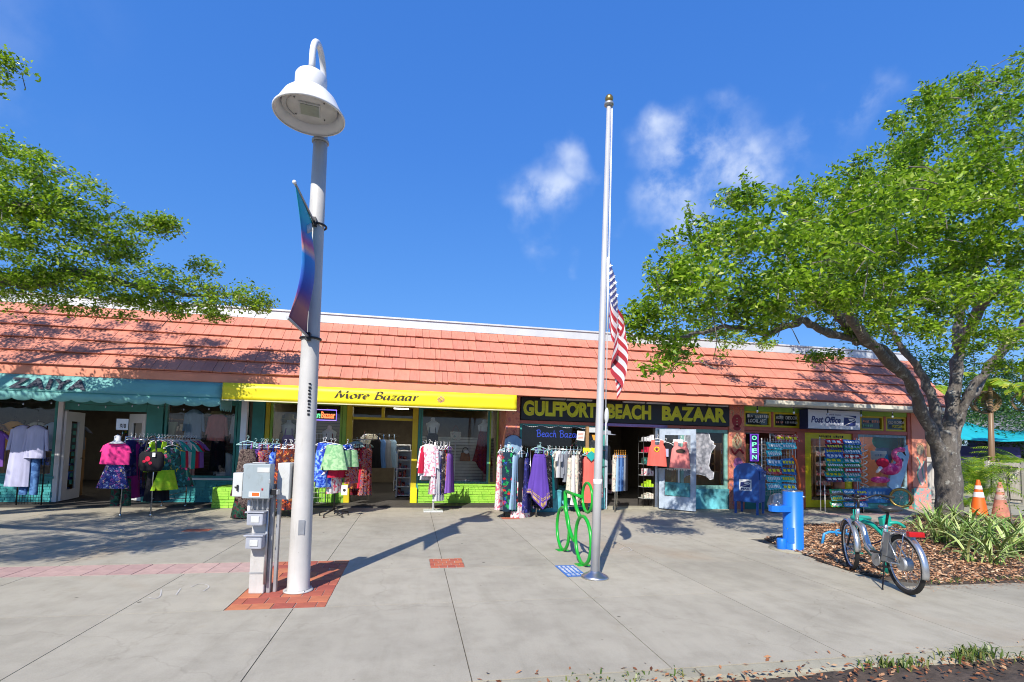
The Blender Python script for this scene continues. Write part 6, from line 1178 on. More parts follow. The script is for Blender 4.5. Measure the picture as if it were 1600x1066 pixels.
# draped scarf on the mural column, wooden hat stand and price cards at the bazaar window
p=W(802,690,12.3); garment('shirt','ltblue',(p.x,12.28,p.z+.25),.1,'pale blue and violet top hanging on the mural column',h='k',k=.7)
t=thing('hat_stand','tan wooden post with little signs and a hat beside the flagpole','display stand',(W(918,700,11.9).x,11.9,0)); p=W(918,668,11.9)
MB().box(p.x-.035,p.x+.035,11.88,11.95,0,p.z+.02).build('post',M['tanwood'],t); MB().box(p.x+.03,p.x+.24,11.88,11.90,p.z-.12,p.z+.0).build('sign_card',M['palebox'],t); MB().prism([(p.x+.10,p.z-.18),(p.x+.24,p.z-.18),(p.x+.30,p.z-.26),(p.x+.24,p.z-.34),(p.x+.14,p.z-.30)],11.86,11.875,'XZ').build('arrow_card',F['orangec'],t); MB().box(p.x-.12,p.x+.18,11.855,11.87,p.z-.62,p.z-.50).build('yellow_card',M['lime'],t)
t=tag(MB().lathe([(.01,.10),(.10,.09),(.11,.02),(.22,.0),(.23,-.01),(.10,-.012)],(p.x+.50,11.9,p.z-.16),18).build('sun_hat',F['grey'],at=(p.x+.5,11.9,p.z-.2)),'grey brimmed hat hanging just right of the flagpole','hat')
p=W(908,681,12.3); pc=thing('price_sign','tilted white notice on the bazaar window','price sign',(p.x,12.3,p.z)); MB().box(p.x-.10,p.x+.10,12.33,12.335,p.z-.12,p.z+.12).build('card',M['white'],pc).rotation_euler=(0,.08,0)
for k in range(5): MB().box(p.x-.07,p.x+.07,12.326,12.3295,p.z-.08+k*.035,p.z-.07+k*.035).build('print_line',M['orange'],pc)
p=W(850,780,11.9); t=thing('storage_bin','teal fabric box bin under the hanging t-shirts','bin',(p.x,12.1,0)); MB().box(p.x-.30,p.x+.42,11.85,12.3,0,.48).build('bin_body',plain('teal_bin',(.07,.34,.40),.6,0,.35,5),t,bev=.01); MB().box(p.x-.31,p.x+.43,11.84,12.31,.482,.51).build('lid',M['lb'],t,bev=.01)
# ================================================================ post-office side racks
def platerack(name,label,x0,x1,y,z0,z1,cols,rows,mats,skip=0,ph=.22,tilt=.0,grid=True,lab='plate'):
    t=thing(name,label,'display rack',((x0+x1)/2,y,0)); 
    for x in (x0-.02,x1+.02): MB().tube([(x,y+.05,.02),(x,y+.05,z1+.06)],.010,6).build('upright',M['white'],t)
    if grid:
        mb=MB(); n=int((x1-x0)/.08)
        for i in range(n+1): mb.tube([(x0+(x1-x0)*i/n,y+.05,z0-.15),(x0+(x1-x0)*i/n,y+.05,z1+.05)],.004,4)
        for i in range(int((z1-z0+.2)/.1)+1): mb.tube([(x0,y+.05,z0-.15+i*.1),(x1,y+.05,z0-.15+i*.1)],.004,4)
        mb.build('grid_wire',M['white'],t,kind='stuff')
    dw=(x1-x0)/cols
    for r in range(rows):
        for c in range(cols):
            if random.random()<skip: continue
            xa=x0+c*dw+.01; z=z0+(z1-z0)*r/rows; m=mats[(r*cols+c)%len(mats)]; o=.05*random.random(); tl_=random.uniform(-1,1)*tilt
            mb=MB(); mb.hexa([Vector((x,yy,zz+(x-xa)*tl_)) for (zz,oo) in ((z,.06),(z+ph*.86,.0)) for (x,yy) in ((xa,y-.05-oo-o),(xa+dw-.02,y-.05-oo-o),(xa+dw-.02,y-.03-oo-o),(xa,y-.03-oo-o))]); pl=mb.build(lab,m,t)
            lt=MB(); k0=random.randint(3,7)
            for k in range(k0):
                xx=xa+.03+(dw-.09)*k/k0; lt.add([(xx,y-.1135-o,z+ph*.25),(xx+(dw-.09)/k0*.7,y-.1135-o,z+ph*.25),(xx+(dw-.09)/k0*.7,y-.08-o,z+ph*.62),(xx,y-.08-o,z+ph*.62)],[(0,1,2,3)])
            lt.build('print',random.choice([M['white'],M['yellow'],M['white'],F['ltblue']]),pl,kind='stuff')
    return t
mcol=[fb('pl_'+k,'flower',c,22) for k,c in (('a',[(.03,.30,.58),(.12,.52,.72),(.6,.7,.75),(.03,.2,.5)]),('b',[(.04,.42,.52),(.30,.66,.72),(.06,.48,.62),(.7,.75,.72)]),('c',[(.45,.05,.05),(.5,.4,.35),(.10,.10,.30),(.6,.6,.6)]),('d',[(.04,.15,.45),(.3,.45,.6),(.02,.3,.4),(.04,.1,.3)]))]
random.seed(5)
x0_,x1_=W(1193,720,11.75).x,W(1240,720,11.75).x
za=W(1215,765,11.75).z; zb2=W(1215,690,11.75).z
platerack('toy_rack','white grid rack hung with turquoise toy packets beside the mailbox','a',0,0,0,0,0,0,0,[]) if False else None
platerack('souvenir_rack','white grid rack of turquoise packaged toys right of the mailbox',x0_,x1_,11.75,za,zb2+.02,2,6,[mcol[1],mcol[0],mcol[1],mcol[1],mcol[2],mcol[3],mcol[0],mcol[3]],.06,.19,.12,lab='toy_packet')
x0_,x1_=W(1208,700,12.05).x,W(1246,700,12.05).x
platerack('grid_rack','taller white wire rack behind the toys with an orange packet on top',x0_,x1_,12.1,W(1230,690,12.1).z,W(1230,676,12.1).z-.1,1,1,[mcol[2]],0,.2,0,lab='orange_packet')
pz=thing('pool_noodle','orange foam noodle bent in front of the toy rack','toy',(W(1246,740,11.6).x,11.6,.6)); MB().tube(smooth([tuple(W(x,y,11.6)) for x,y in ((1238,712),(1244,722),(1248,745),(1250,765))],5),.03,8).build('noodle',M['orange'],pz)
bgp=thing('plastic_sack','clear plastic bags bundled under the toy rack','bag',(W(1215,780,11.7).x,11.7,0)); mb=MB(); body(mb,[(.02,.22,.15),(.2,.26,.2),(.42,.18,.12),(.5,.05,.05)],folds=7,amp=.16); mb.v=[(a+W(1215,780,11.7).x,b+11.7,c) for a,b,c in mb.v]; mb.build('bag_body',M['frost'],bgp)
# license plate rack
lm=[fb('lp_'+k,'flower',c,16) for k,c in (('a',[(.42,.02,.03),(.45,.03,.04),(.6,.5,.5)]),('b',[(.03,.12,.45),(.10,.25,.6),(.4,.5,.65)]),('c',[(.02,.30,.34),(.05,.4,.45),(.5,.5,.25)]),('d',[(.02,.25,.10),(.5,.38,.03),(.03,.3,.2)]),('e',[(.03,.03,.10),(.3,.05,.08),(.15,.15,.3)]),('f',[(.03,.22,.42),(.35,.5,.55),(.02,.15,.35)]))]
lxa,lxb=W(1285,740,11.7).x,W(1341,740,11.7).x
platerack('plate_rack','tall rack of colourful souvenir plates with raised lettering in front of the yellow door',lxa,lxb,11.7,W(1310,752,11.7).z,W(1310,687,11.7).z,2,9,[lm[4],lm[2],lm[2],lm[2],lm[3],lm[0],lm[3],lm[3],lm[2],lm[2],lm[1],lm[0],lm[1],lm[5],lm[4],lm[3],lm[0],lm[1]],0,.15,.02,grid=False,lab='souvenir_plate')
platerack('low_plate_rack','low bins of small bright souvenir cards under the plate rack',lxa-.05,lxb-.02,11.5,.18,.66,3,3,[lm[3],lm[5],lm[1],lm[2],lm[4],lm[0]],0,.15,.04,grid=False,lab='souvenir_card')
ws=thing('wind_spinner','hanging white spiral wind spinner between the plate rack and the flamingo','wind spinner',(W(1349,720,11.8).x,11.8,1.2)); 
p1=W(1349,700,11.8); p2=W(1349,765,11.8)
for k in range(9):
    t_=k/8; z=p1.z+(p2.z-p1.z)*t_; MB().tube([(p1.x+(.075+.02*math.sin(t_*9))*math.cos(k*.7+a_/3),11.8+.08*math.sin(k*.7+a_/3),z+.012*a_-.08) for a_ in range(15)],.016,5).build('spiral_blade',M['white'],ws)
MB().tube([(p1.x,11.8,p2.z-.2),(p1.x,11.8,p1.z+.35)],.004,4).build('cord',M['white'],ws)
# inflatable flamingo and shark board
def wp(x,y,Y=11.75): return tuple(W(x,y,Y))
flm=thing('inflatable_flamingo','pink inflatable flamingo lying on top of the display cart','inflatable toy',wp(1395,745)); fpk=fb('flamingo','mix',[(.62,.04,.20),(.78,.10,.28),(.80,.22,.38)],5)
a=W(1390,733,11.7); MB().ell((a.x,11.7,a.z),(.30,.16,.17),20,12).build('body',fpk,flm); MB().tube(smooth([wp(1400,735,11.68),wp(1405,722,11.62),wp(1397,713,11.6),wp(1399,705,11.6),wp(1408,702,11.6)],5),[.09]*4+[.075]*6+[.06]*6+[.06]*5,12).build('neck',fpk,flm)
h_=W(1409,703,11.6); MB().ell((h_.x,11.58,h_.z),(.08,.06,.07),12,8).build('head',fpk,flm); MB().tube([wp(1411,705,11.57),wp(1415,712,11.55)],[.035,.012],8).build('beak',M['black'],flm)
w_=W(1378,723,11.62); MB().ell((w_.x,11.6,w_.z),(.20,.07,.13),14,8).build('wing',F['redc'],flm); w_=W(1368,752,11.6); MB().ell((w_.x+.1,11.55,w_.z+.04),(.30,.10,.09),14,8).build('tail_tube',fpk,flm)
MB().tube([wp(1376,731,11.55),wp(1370,738,11.5)],[.05,.03],8).build('foot',M['white'],flm)
sb=thing('shark_board','pale blue bodyboard propped up behind the flamingo','bodyboard',wp(1410,730)); 
pl=[wp(1398,768,11.9),wp(1387,760,11.9),wp(1392,732,11.9),wp(1405,706,11.9),wp(1417,695,11.9),wp(1420,712,11.9),wp(1413,742,11.9),wp(1406,762,11.9)]
MB().prism([(p[0],p[2]) for p in pl],11.88,11.94,'XZ').build('board',plain('pale_blue_board',(.34,.58,.72),.4,0,.15,4),sb,bev=.01); e=W(1410,719,11.87); MB().ell((e.x,11.875,e.z),(.05,.012,.05),12,6).build('eye_spot',M['black'],sb)
fn=W(1393,716,11.6); MB().prism([(fn.x-.10,fn.z-.12),(fn.x+.05,fn.z+.10),(fn.x+.09,fn.z-.10)],11.76,11.8,'XZ').build('fin',plain('cyan_plastic',(.03,.35,.62),.4),sb)
# display cart with blue board and one tall gold-rimmed wheel
ct=thing('display_cart','beach cart with a blue lettered board and a gold-rimmed wheel under the flamingo','cart',(W(1385,790,11.6).x,11.6,0))
A0=W(1347,763,11.5); A1=W(1394,786,11.5); MB().box(A0.x,A1.x,11.5,11.53,A1.z,A0.z).build('board',plain('cart_blue',(.02,.16,.42),.5,0,.25,5),ct,bev=.005); strokes(strokes(MB(),A0.x+.15,A1.x-.2,(A0.z+A1.z)/2+.03,A0.z-.08,11.497,12),A0.x+.25,A1.x-.35,A1.z+.10,(A0.z+A1.z)/2-.02,11.497,8).build('lettering',F['ltblue'],ct,kind='stuff')
MB().box(A0.x,A1.x+.1,11.53,12.1,A1.z-.02,A1.z+.03).build('tray',M['teal'],ct,bev=.006); MB().box(A0.x+.05,A1.x,11.55,12.05,.12,A1.z-.021).build('cabinet',plain('aqua_cabinet',(.05,.30,.30),.6,0,.4,4),ct,bev=.01)
for x in (A0.x+.1,A1.x-.1): MB().tube([(x,11.6,.0),(x,11.6,.12)],.02,8).build('leg',M['black'],ct)
wc=W(1408,778,11.25); wr=.235; Rw=Matrix.Rotation(math.radians(-52),3,'Z')
def wl_(r,t,o=0): return Vector((wc.x,11.25,wc.z))+Rw@Vector((r*math.cos(t),o,r*math.sin(t)))
wl0=MB().tube([wl_(wr,2*math.pi*k/32) for k in range(32)],.028,8,closed=True).build('wheel',M['rubber'],ct); MB().tube([wl_(wr-.008,2*math.pi*k/32,-.05) for k in range(32)],.034,8,closed=True).build('gold_rim',M['gold'],wl0)
mb=MB(); [mb.tube([wl_(.02,2*math.pi*k/10+.3,.02),wl_(wr-.02,2*math.pi*k/10)],.005,4) for k in range(10)]; mb.build('spokes',M['chrome'],wl0,kind='stuff'); MB().tube([wl_(0,0,-.03),wl_(0,0,.4)],.02,8).build('axle',M['chrome'],wl0)
# objects behind the right window: round colour shapes
for i,(x,y,rx_,rz_,fk,lb) in enumerate(((1385,690,.5,.3,'teal','turquoise inflatable seen inside the right window'),(1403,690,.25,.25,'lime','yellow green ball inside the right window'),(1380,712,.3,.35,'bluec','blue beach bag inside the right window'))):
    p=W(x,y,13.1); t=tag(MB().ell((p.x,13.1,p.z),(rx_,.15,rz_),16,10).build(['pool_toy','beach_ball','beach_bag'][i],F[fk],at=(p.x,13.1,p.z)),lb,['pool toy','ball','bag'][i])
p=W(1373,712,12.7); pc=thing('window_card','white card propped inside the right shop window','price sign',(p.x,12.7,p.z)); MB().box(p.x-.28,p.x+.28,12.7,12.705,p.z-.12,p.z+.14).build('card',M['white'],pc); strokes(MB(),p.x-.2,p.x+.2,p.z-.03,p.z+.05,12.697,7).build('print',F['ltblue'],pc,kind='stuff')
# ================================================================ electric bicycle
bk=thing('bicycle','silver step-through electric bicycle parked with its rear wheel on the walk','bicycle',(5.75,5.5,0))
rear=Vector((5.60,4.93,0)); front=Vector((5.94,6.02,0)); bdv=(front-rear).normalized(); wb=(front-rear).length; bu=Vector((bdv.y,-bdv.x,0))
LEAN=-.05
def bp(s,u,z): return rear+bdv*s+bu*(u+LEAN*z)+Vector((0,0,z))
def wheel(cs,name,steer=0,hub=.03):
    rd=(bdv*math.cos(steer)+bu*math.sin(steer)); ax=Vector((-rd.y,rd.x,0)); c=bp(cs,0,.335)
    def wpnt(r,t,o=0): return c+rd*(r*math.cos(t))+Vector((0,0,r*math.sin(t)))+bu*LEAN*(r*math.sin(t))+ax*o
    w=MB().tube([wpnt(.308,2*math.pi*k/40) for k in range(40)],.026,8,closed=True).build(name,M['rubber'],bk)
    MB().tube([wpnt(.278,2*math.pi*k/40) for k in range(40)],.011,6,closed=True).build('rim',M['silver'],w)
    mb=MB(); [mb.tube([wpnt(.02,2*math.pi*k/28+.35*(-1)**k,.03*(-1)**k),wpnt(.272,2*math.pi*k/28)],.0018,3) for k in range(28)]; mb.build('spokes',M['chrome'],w,kind='stuff')
    MB().tube([wpnt(0,0,-.05),wpnt(0,0,.05)],hub,16).build('hub',M['galv'],w)
    return wpnt,w
wr_,_=wheel(0,'rear_wheel',0,.075); wf_,_=wheel(wb,'front_wheel',.22,.022)
def fender(wfun,a0,a1,name,par=bk):
    v=[];f=[];n=20
    for i in range(n+1):
        t=a0+(a1-a0)*i/n
        for (r,o_) in ((.340,-.038),(.358,-.024),(.364,0),(.358,.024),(.340,.038)): v.append(wfun(r,t,o_))
    for i in range(n):
        for j in range(4): a=i*5+j; f.append((a,a+1,a+6,a+5))
    return thick(MB().add(v,f,True).build(name,M['silver'],par),.003)
fender(wr_,math.radians(55),math.radians(195),'rear_fender'); fender(wf_,math.radians(20),math.radians(185),'front_fender')
fr=MB()
bb=bp(.47,0,.29); head0,head1=bp(wb-.20,0,.66),bp(wb-.26,0,.86); seat0,seat1=bp(.42,0,.35),bp(.30,0,.74)
fr.tube(smooth([tuple(head0),tuple(bp(wb-.33,0,.62)),tuple(bp(.70,0,.40)),tuple(bb)],5),[.040]*16,12)
fr.tube([bb,seat1],.018,8); fr.tube([head0,head1],.022,10)
MB_f=fr.build('frame',M['silver'],bk,kind=None); MB().tube([bp(.74,0,.385),bp(.60,0,.315),bb],.043,12).build('frame_sleeve',plain('dark_teal_lacquer',(.01,.09,.08),.3),bk)
for s_ in (-1,1): MB().tube([bp(0,.06*s_,.335),bp(.2,.05*s_,.305),bb+bu*.03*s_],.010,6).build('chain_stay',M['silver'],bk); MB().tube([bp(0,.06*s_,.335),bp(.30,.03*s_,.66)],.008,6).build('seat_stay',M['silver'],bk)
fk_=MB(); 
for s_ in (-1,1): fk_.tube([head0+bu*.045*s_+Vector((0,0,.0)),bp(wb-.03,.05*s_,.335)],.014,8)
fk_.tube([head0-bu*.05,head0+bu*.05],.02,8).build('fork',M['black'],bk)
MB().tube([seat1,bp(.235,0,.91)],.015,8).build('seat_post',M['black'],bk)
sd0=bp(.25,0,.92); rings=[]
for (q_,w_,h_) in ((-.15,.03,.012),(-.14,.085,.030),(-.10,.115,.042),(-.04,.10,.042),(.02,.065,.038),(.08,.042,.034),(.14,.032,.028),(.165,.015,.012)):
    rings.append([sd0+bdv*q_+bu*(w_*math.cos(2*math.pi*k/14))+Vector((0,0,h_*math.sin(2*math.pi*k/14)*(1.0 if k<8 else .8)+.02-(.015 if -.05<q_<.1 else 0))) for k in range(14)])
sdm_=loft(MB(),rings); sdm_.f+=[tuple(range(14))[::-1],tuple(range(98,112))]; sdm_.sm+=[True,True]; sdm_.build('saddle',plain('saddle_vinyl',(.03,.03,.032),.4),bk)
stem=bp(wb-.29,0,.98); MB().tube([head1,stem],.016,8).build('stem',M['black'],bk)
hdv=(bdv*math.cos(.22)+bu*math.sin(.22)); hu=Vector((hdv.y,-hdv.x,0))
hb=MB().tube(smooth([tuple(stem-hu*.33-hdv*.16+Vector((0,0,.06))),tuple(stem-hu*.2-hdv*.02+Vector((0,0,.07))),tuple(stem+Vector((0,0,0))),tuple(stem+hu*.2-hdv*.02+Vector((0,0,.07))),tuple(stem+hu*.33-hdv*.16+Vector((0,0,.06)))],5),.012,8).build('handlebar',M['black'],bk)
for s_ in (-1,1): MB().tube([stem+hu*.24*s_-hdv*.06+Vector((0,0,.068)),stem+hu*.34*s_-hdv*.17+Vector((0,0,.06))],.018,8).build('grip',M['rubber'],hb); MB().tube(smooth([tuple(stem+hu*.20*s_+Vector((0,0,.06))),tuple(stem+hu*.25*s_+hdv*.05+Vector((0,0,.04))),tuple(stem+hu*.34*s_+hdv*.0+Vector((0,0,.01)))],3),.006,5).build('brake_lever',M['black'],hb)
MB().ell(stem+hdv*.05+Vector((0,0,.04)),(.04,.04,.03)).build('display_unit',M['black'],hb)
for k in range(3): MB().tube(smooth([tuple(stem+hu*(.15-.12*k)+Vector((0,0,.06))),tuple(stem+hdv*(.13+.03*k)+Vector((0,0,-.06))),tuple(head0+hdv*.06+Vector((0,0,.05)))],5),.004,5).build('brake_cable',M['black'],bk)
MB().hexa([bp(s,u,z) for (z,ds) in ((.30,.0),(.66,-.11)) for (s,u) in ((.27+ds,-.05),(.37+ds,-.05),(.37+ds,.05),(.27+ds,.05))]).build('battery_box',plain('battery_grey',(.30,.31,.31),.35,.4),bk,bev=.008)
MB().tube([bp(.05,-.055,.70),bp(.36,-.055,.71),bp(.36,.055,.71),bp(.05,.055,.70),bp(-.18,.05,.70),bp(-.18,-.05,.70),bp(.05,-.055,.70)],.008,6).tube([bp(-.12,-.06,.70),bp(0,-.065,.34)],.006,5).tube([bp(-.12,.06,.70),bp(0,.065,.34)],.006,5).build('luggage_rack',M['chrome'],bk)
MB().hexa([bp(s,u,z) for z in (.68,.735) for (s,u) in ((-.25,-.08),(-.19,-.08),(-.19,.08),(-.25,.08))]).build('tail_light',M['red'],bk,bev=.008)
cw=MB().tube([bb-bu*.055,bb-bu*.045],.085,20).build('chainring',M['galv'],bk)
for s_ in (-1,1): MB().tube([bb+bu*.07*s_,bb+bu*.08*s_+bdv*.12*s_+Vector((0,0,-.11*s_))],.010,6).build('crank',M['galv'],bk); c=bb+bu*.12*s_+bdv*.12*s_+Vector((0,0,-.11*s_)); MB().hexa([c+bdv*a+bu*b+Vector((0,0,h)) for h in (-.01,.01) for (a,b) in ((-.045,-.04),(.045,-.04),(.045,.04),(-.045,.04))]).build('pedal',M['black'],bk)
MB().tube([bp(.28,-.06,.30),bp(.16,-.17,.015),bp(.12,-.19,.012)],.009,6).build('kickstand',M['black'],bk)
MB().tube([bp(0,-.05,.36),bb-bu*.05+Vector((0,0,.08))],.004,4).tube([bp(0,-.05,.30),bb-bu*.05-Vector((0,0,.08))],.004,4).build('chain',M['black'],bk)
MB().tube(smooth([tuple(bp(.38,.03,.62)),tuple(bp(.60,.10,.50)),tuple(bp(.82,.12,.42)),tuple(bp(.95,.10,.38))],5),.010,6).build('lock_cable',M['navy'],bk)
# teal bicycle-shaped rack behind it
tk=thing('bike_rack','teal painted bike rack with a curved top standing behind the parked bicycle','bike rack',(6.2,6,0))
g1=G(1384,897); g2=G(1337,866); tm=M['tealrack']
MB().box(g1.x-.09,g1.x+.09,g1.y-.06,g1.y+.06,.0,.014).build('foot_plate',tm,tk); MB().box(g2.x-.08,g2.x+.08,g2.y-.06,g2.y+.06,.0,.03).build('foot_plate',tm,tk)
MB().tube([(g1.x,g1.y,.01),(g1.x,g1.y,.70)],.034,12).build('post',tm,tk); MB().tube([(g2.x,g2.y,.02),(g2.x,g2.y,.70)],.028,12).build('post',tm,tk)
MB().tube(smooth([(g2.x,g2.y,.50),(g2.x-.05,g2.y-.3,.60),(g1.x+.05,g1.y+.55,.66),(g1.x,g1.y+.2,.62),(g1.x,g1.y,.50)],6),.034,12).build('curved_tube',tm,tk)
MB().prism([(g1.x-.07,.74),(g1.x+.06,.78),(g1.x+.10,.64),(g1.x-.04,.60)],g1.y-.03,g1.y+.04,'XZ').build('seat_plate',tm,tk,bev=.012); MB().tube(smooth([(g1.x+.02,g1.y,.66),(g1.x+.14,g1.y-.05,.68),(g1.x+.26,g1.y-.05,.62)],4),.020,8).build('side_tube',tm,tk)
# light blue bent pipe
bpz=thing('bent_pipe','light blue bent pipe fixture rising from the bark beside the front wheel','pipe',tuple(G(1284,853))); g=G(1284,853); lbp=plain('light_blue_enamel',(.03,.27,.62),.4)
MB().tube([(g.x,g.y,0),(g.x+.05,g.y,.20),(g.x+.16,g.y,.235),(g.x+.55,g.y-.1,.20)],.022,8).build('pipe',lbp,bpz)
for k in range(3): MB().ring((g.x+.28+.1*k,g.y-.05,.23),.05,.014,'Y',14,6,a0=k,a1=k+4.4).build('hook',lbp,bpz)
# ================================================================ leaves and trees
def leafcloud(name,C_,N_per,spread,size,mat,parent,aspect=.42,up=.35):
    C_=np.array(C_); N=len(C_)*N_per; P=np.repeat(C_,N_per,0)+np.random.normal(0,1,(N,3))*np.array(spread)
    L=np.random.uniform(size[0],size[1],N); u=np.random.normal(0,1,(N,3)); u[:,2]=u[:,2]*.6; u/=np.linalg.norm(u,axis=1)[:,None]
    nrm=np.random.normal(0,1,(N,3)); nrm[:,2]=np.abs(nrm[:,2])+up; w=np.cross(u,nrm); w/=np.linalg.norm(w,axis=1)[:,None]; n2=np.cross(w,u)
    A=P-u*(L/2)[:,None]; B=P+u*(L/2)[:,None]; k=(L*aspect/2)[:,None]; Cc=P+w*k+n2*(L*.12)[:,None]-u*(L*.05)[:,None]; D=P-w*k+n2*(L*.12)[:,None]-u*(L*.05)[:,None]
    V=np.stack([A,D,B,Cc],1).reshape(-1,3); o_=np.array(ORG[parent.name]); V=V-o_
    me=bpy.data.meshes.new(name); me.vertices.add(4*N); me.vertices.foreach_set('co',V.astype(np.float32).ravel())
    me.loops.add(4*N); me.loops.foreach_set('vertex_index',np.arange(4*N,dtype=np.int32)); me.polygons.add(N); me.polygons.foreach_set('loop_start',np.arange(0,4*N,4,dtype=np.int32)); me.polygons.foreach_set('loop_total',np.full(N,4,dtype=np.int32))
    me.update(calc_edges=True); me.materials.append(mat); o=bpy.data.objects.new(name,me); link(o,parent); o['kind']='stuff'; ORG[o.name]=ORG[parent.name]; return o
def lobes(L,den):
    C_=[]
    for (c,r,kk) in L:
        n=max(6,int(den*kk*(r[0]*r[1]+r[1]*r[2]+r[0]*r[2])))
        for _ in range(n):
            d=np.random.normal(0,1,3); d/=np.linalg.norm(d); q=.45+.62*np.random.rand()**.6; C_.append((c[0]+d[0]*r[0]*q,c[1]+d[1]*r[1]*q,c[2]+d[2]*r[2]*q))
    return C_
def PL(x,y,Y,rx,ry,rz,k=1.0): p=W(x,y,Y); return ((p.x,p.y,p.z),(rx,ry,rz),k)
tr=thing('oak_tree','broad leafy live oak with forked grey trunk rising from the bark bed','tree',(12.1,9.8,0))
TB=Vector((12.15,9.8,0))
def limb(pts,r,par=tr,name='limb',mat=None,n=10,wob=.03):
    P=smooth([tuple(p) for p in pts],6); m=len(P); rr=[r[0]+(r[1]-r[0])*(i/(m-1))**.8 for i in range(m)]; rr=[a*(1+.10*math.sin(i*1.7)+random.uniform(-.05,.05)) for i,a in enumerate(rr)]
    P=[p+Vector((random.uniform(-wob,wob),random.uniform(-wob,wob),random.uniform(-wob,wob)))*(0 if i==0 else 1) for i,p in enumerate(P)]
    return MB().tube(P,rr,n).build(name,mat or M['bark'],par)
random.seed(3)
tb0=W(1483,805,9.9); f0=W(1474,690,9.8)
TP=[(tb0.x,9.9,-.05),(tb0.x,9.9,.35),(W(1482,750,9.85).x,9.85,1.05),(f0.x,9.8,f0.z),(f0.x,9.8,f0.z+.25)]
P=smooth(TP,6); rr=[.50,.44,.40,.385,.38,.375]+[.37]*40
MB().tube(P,[(.305-.045*min(1,i/6))*(1+.04*math.sin(i*1.3)) for i in range(len(P))],18).build('trunk',M['bark'],tr)
def LP_(l): return [W(x,y,Y) for x,y,Y in l]
limb(LP_([(1481,770,9.85),(1466,705,9.75),(1440,640,9.5),(1415,585,9.2),(1365,540,8.8),(1300,520,8.4),(1250,500,8.0),(1200,478,7.5),(1130,468,7.0)]),(.17,.03))
limb(LP_([(1340,535,8.7),(1300,480,8.2),(1250,430,7.8),(1225,380,7.6),(1180,340,7.4)]),(.09,.015)); limb(LP_([(1415,585,9.2),(1370,545,9.0),(1320,500,8.9),(1290,470,8.8),(1270,440,8.7)]),(.12,.02))
limb(LP_([(1480,760,9.85),(1470,700,9.85),(1462,640,9.8),(1440,585,9.9),(1410,545,10.0),(1380,500,10.2),(1350,430,10.2)]),(.17,.03)); limb(LP_([(1482,760,9.85),(1482,700,9.8),(1490,620,9.8),(1498,540,9.8),(1500,460,9.6),(1490,380,9.2),(1450,290,8.8),(1430,220,8.4)]),(.20,.03))
limb(LP_([(1483,740,9.85),(1492,680,9.8),(1512,620,9.5),(1540,580,9.2),(1575,535,8.8),(1610,490,8.4)]),(.14,.05)); limb(LP_([(1505,470,9.6),(1530,400,9.0),(1560,330,8.5),(1590,270,8.0)]),(.15,.03)); limb(LP_([(1512,620,9.6),(1560,560,10),(1600,520,10.5)]),(.12,.04)); limb(LP_([(1250,500,8.0),(1200,520,7.6),(1150,510,7.3),(1090,520,7.0),(1050,530,6.9)]),(.07,.015))
limb(LP_([(1400,575,9.2),(1330,500,7.6),(1300,440,6.6),(1290,380,6.0)]),(.12,.02)); limb(LP_([(1498,540,9.8),(1540,470,8.5),(1600,430,7.4),(1660,380,6.6)]),(.14,.03))
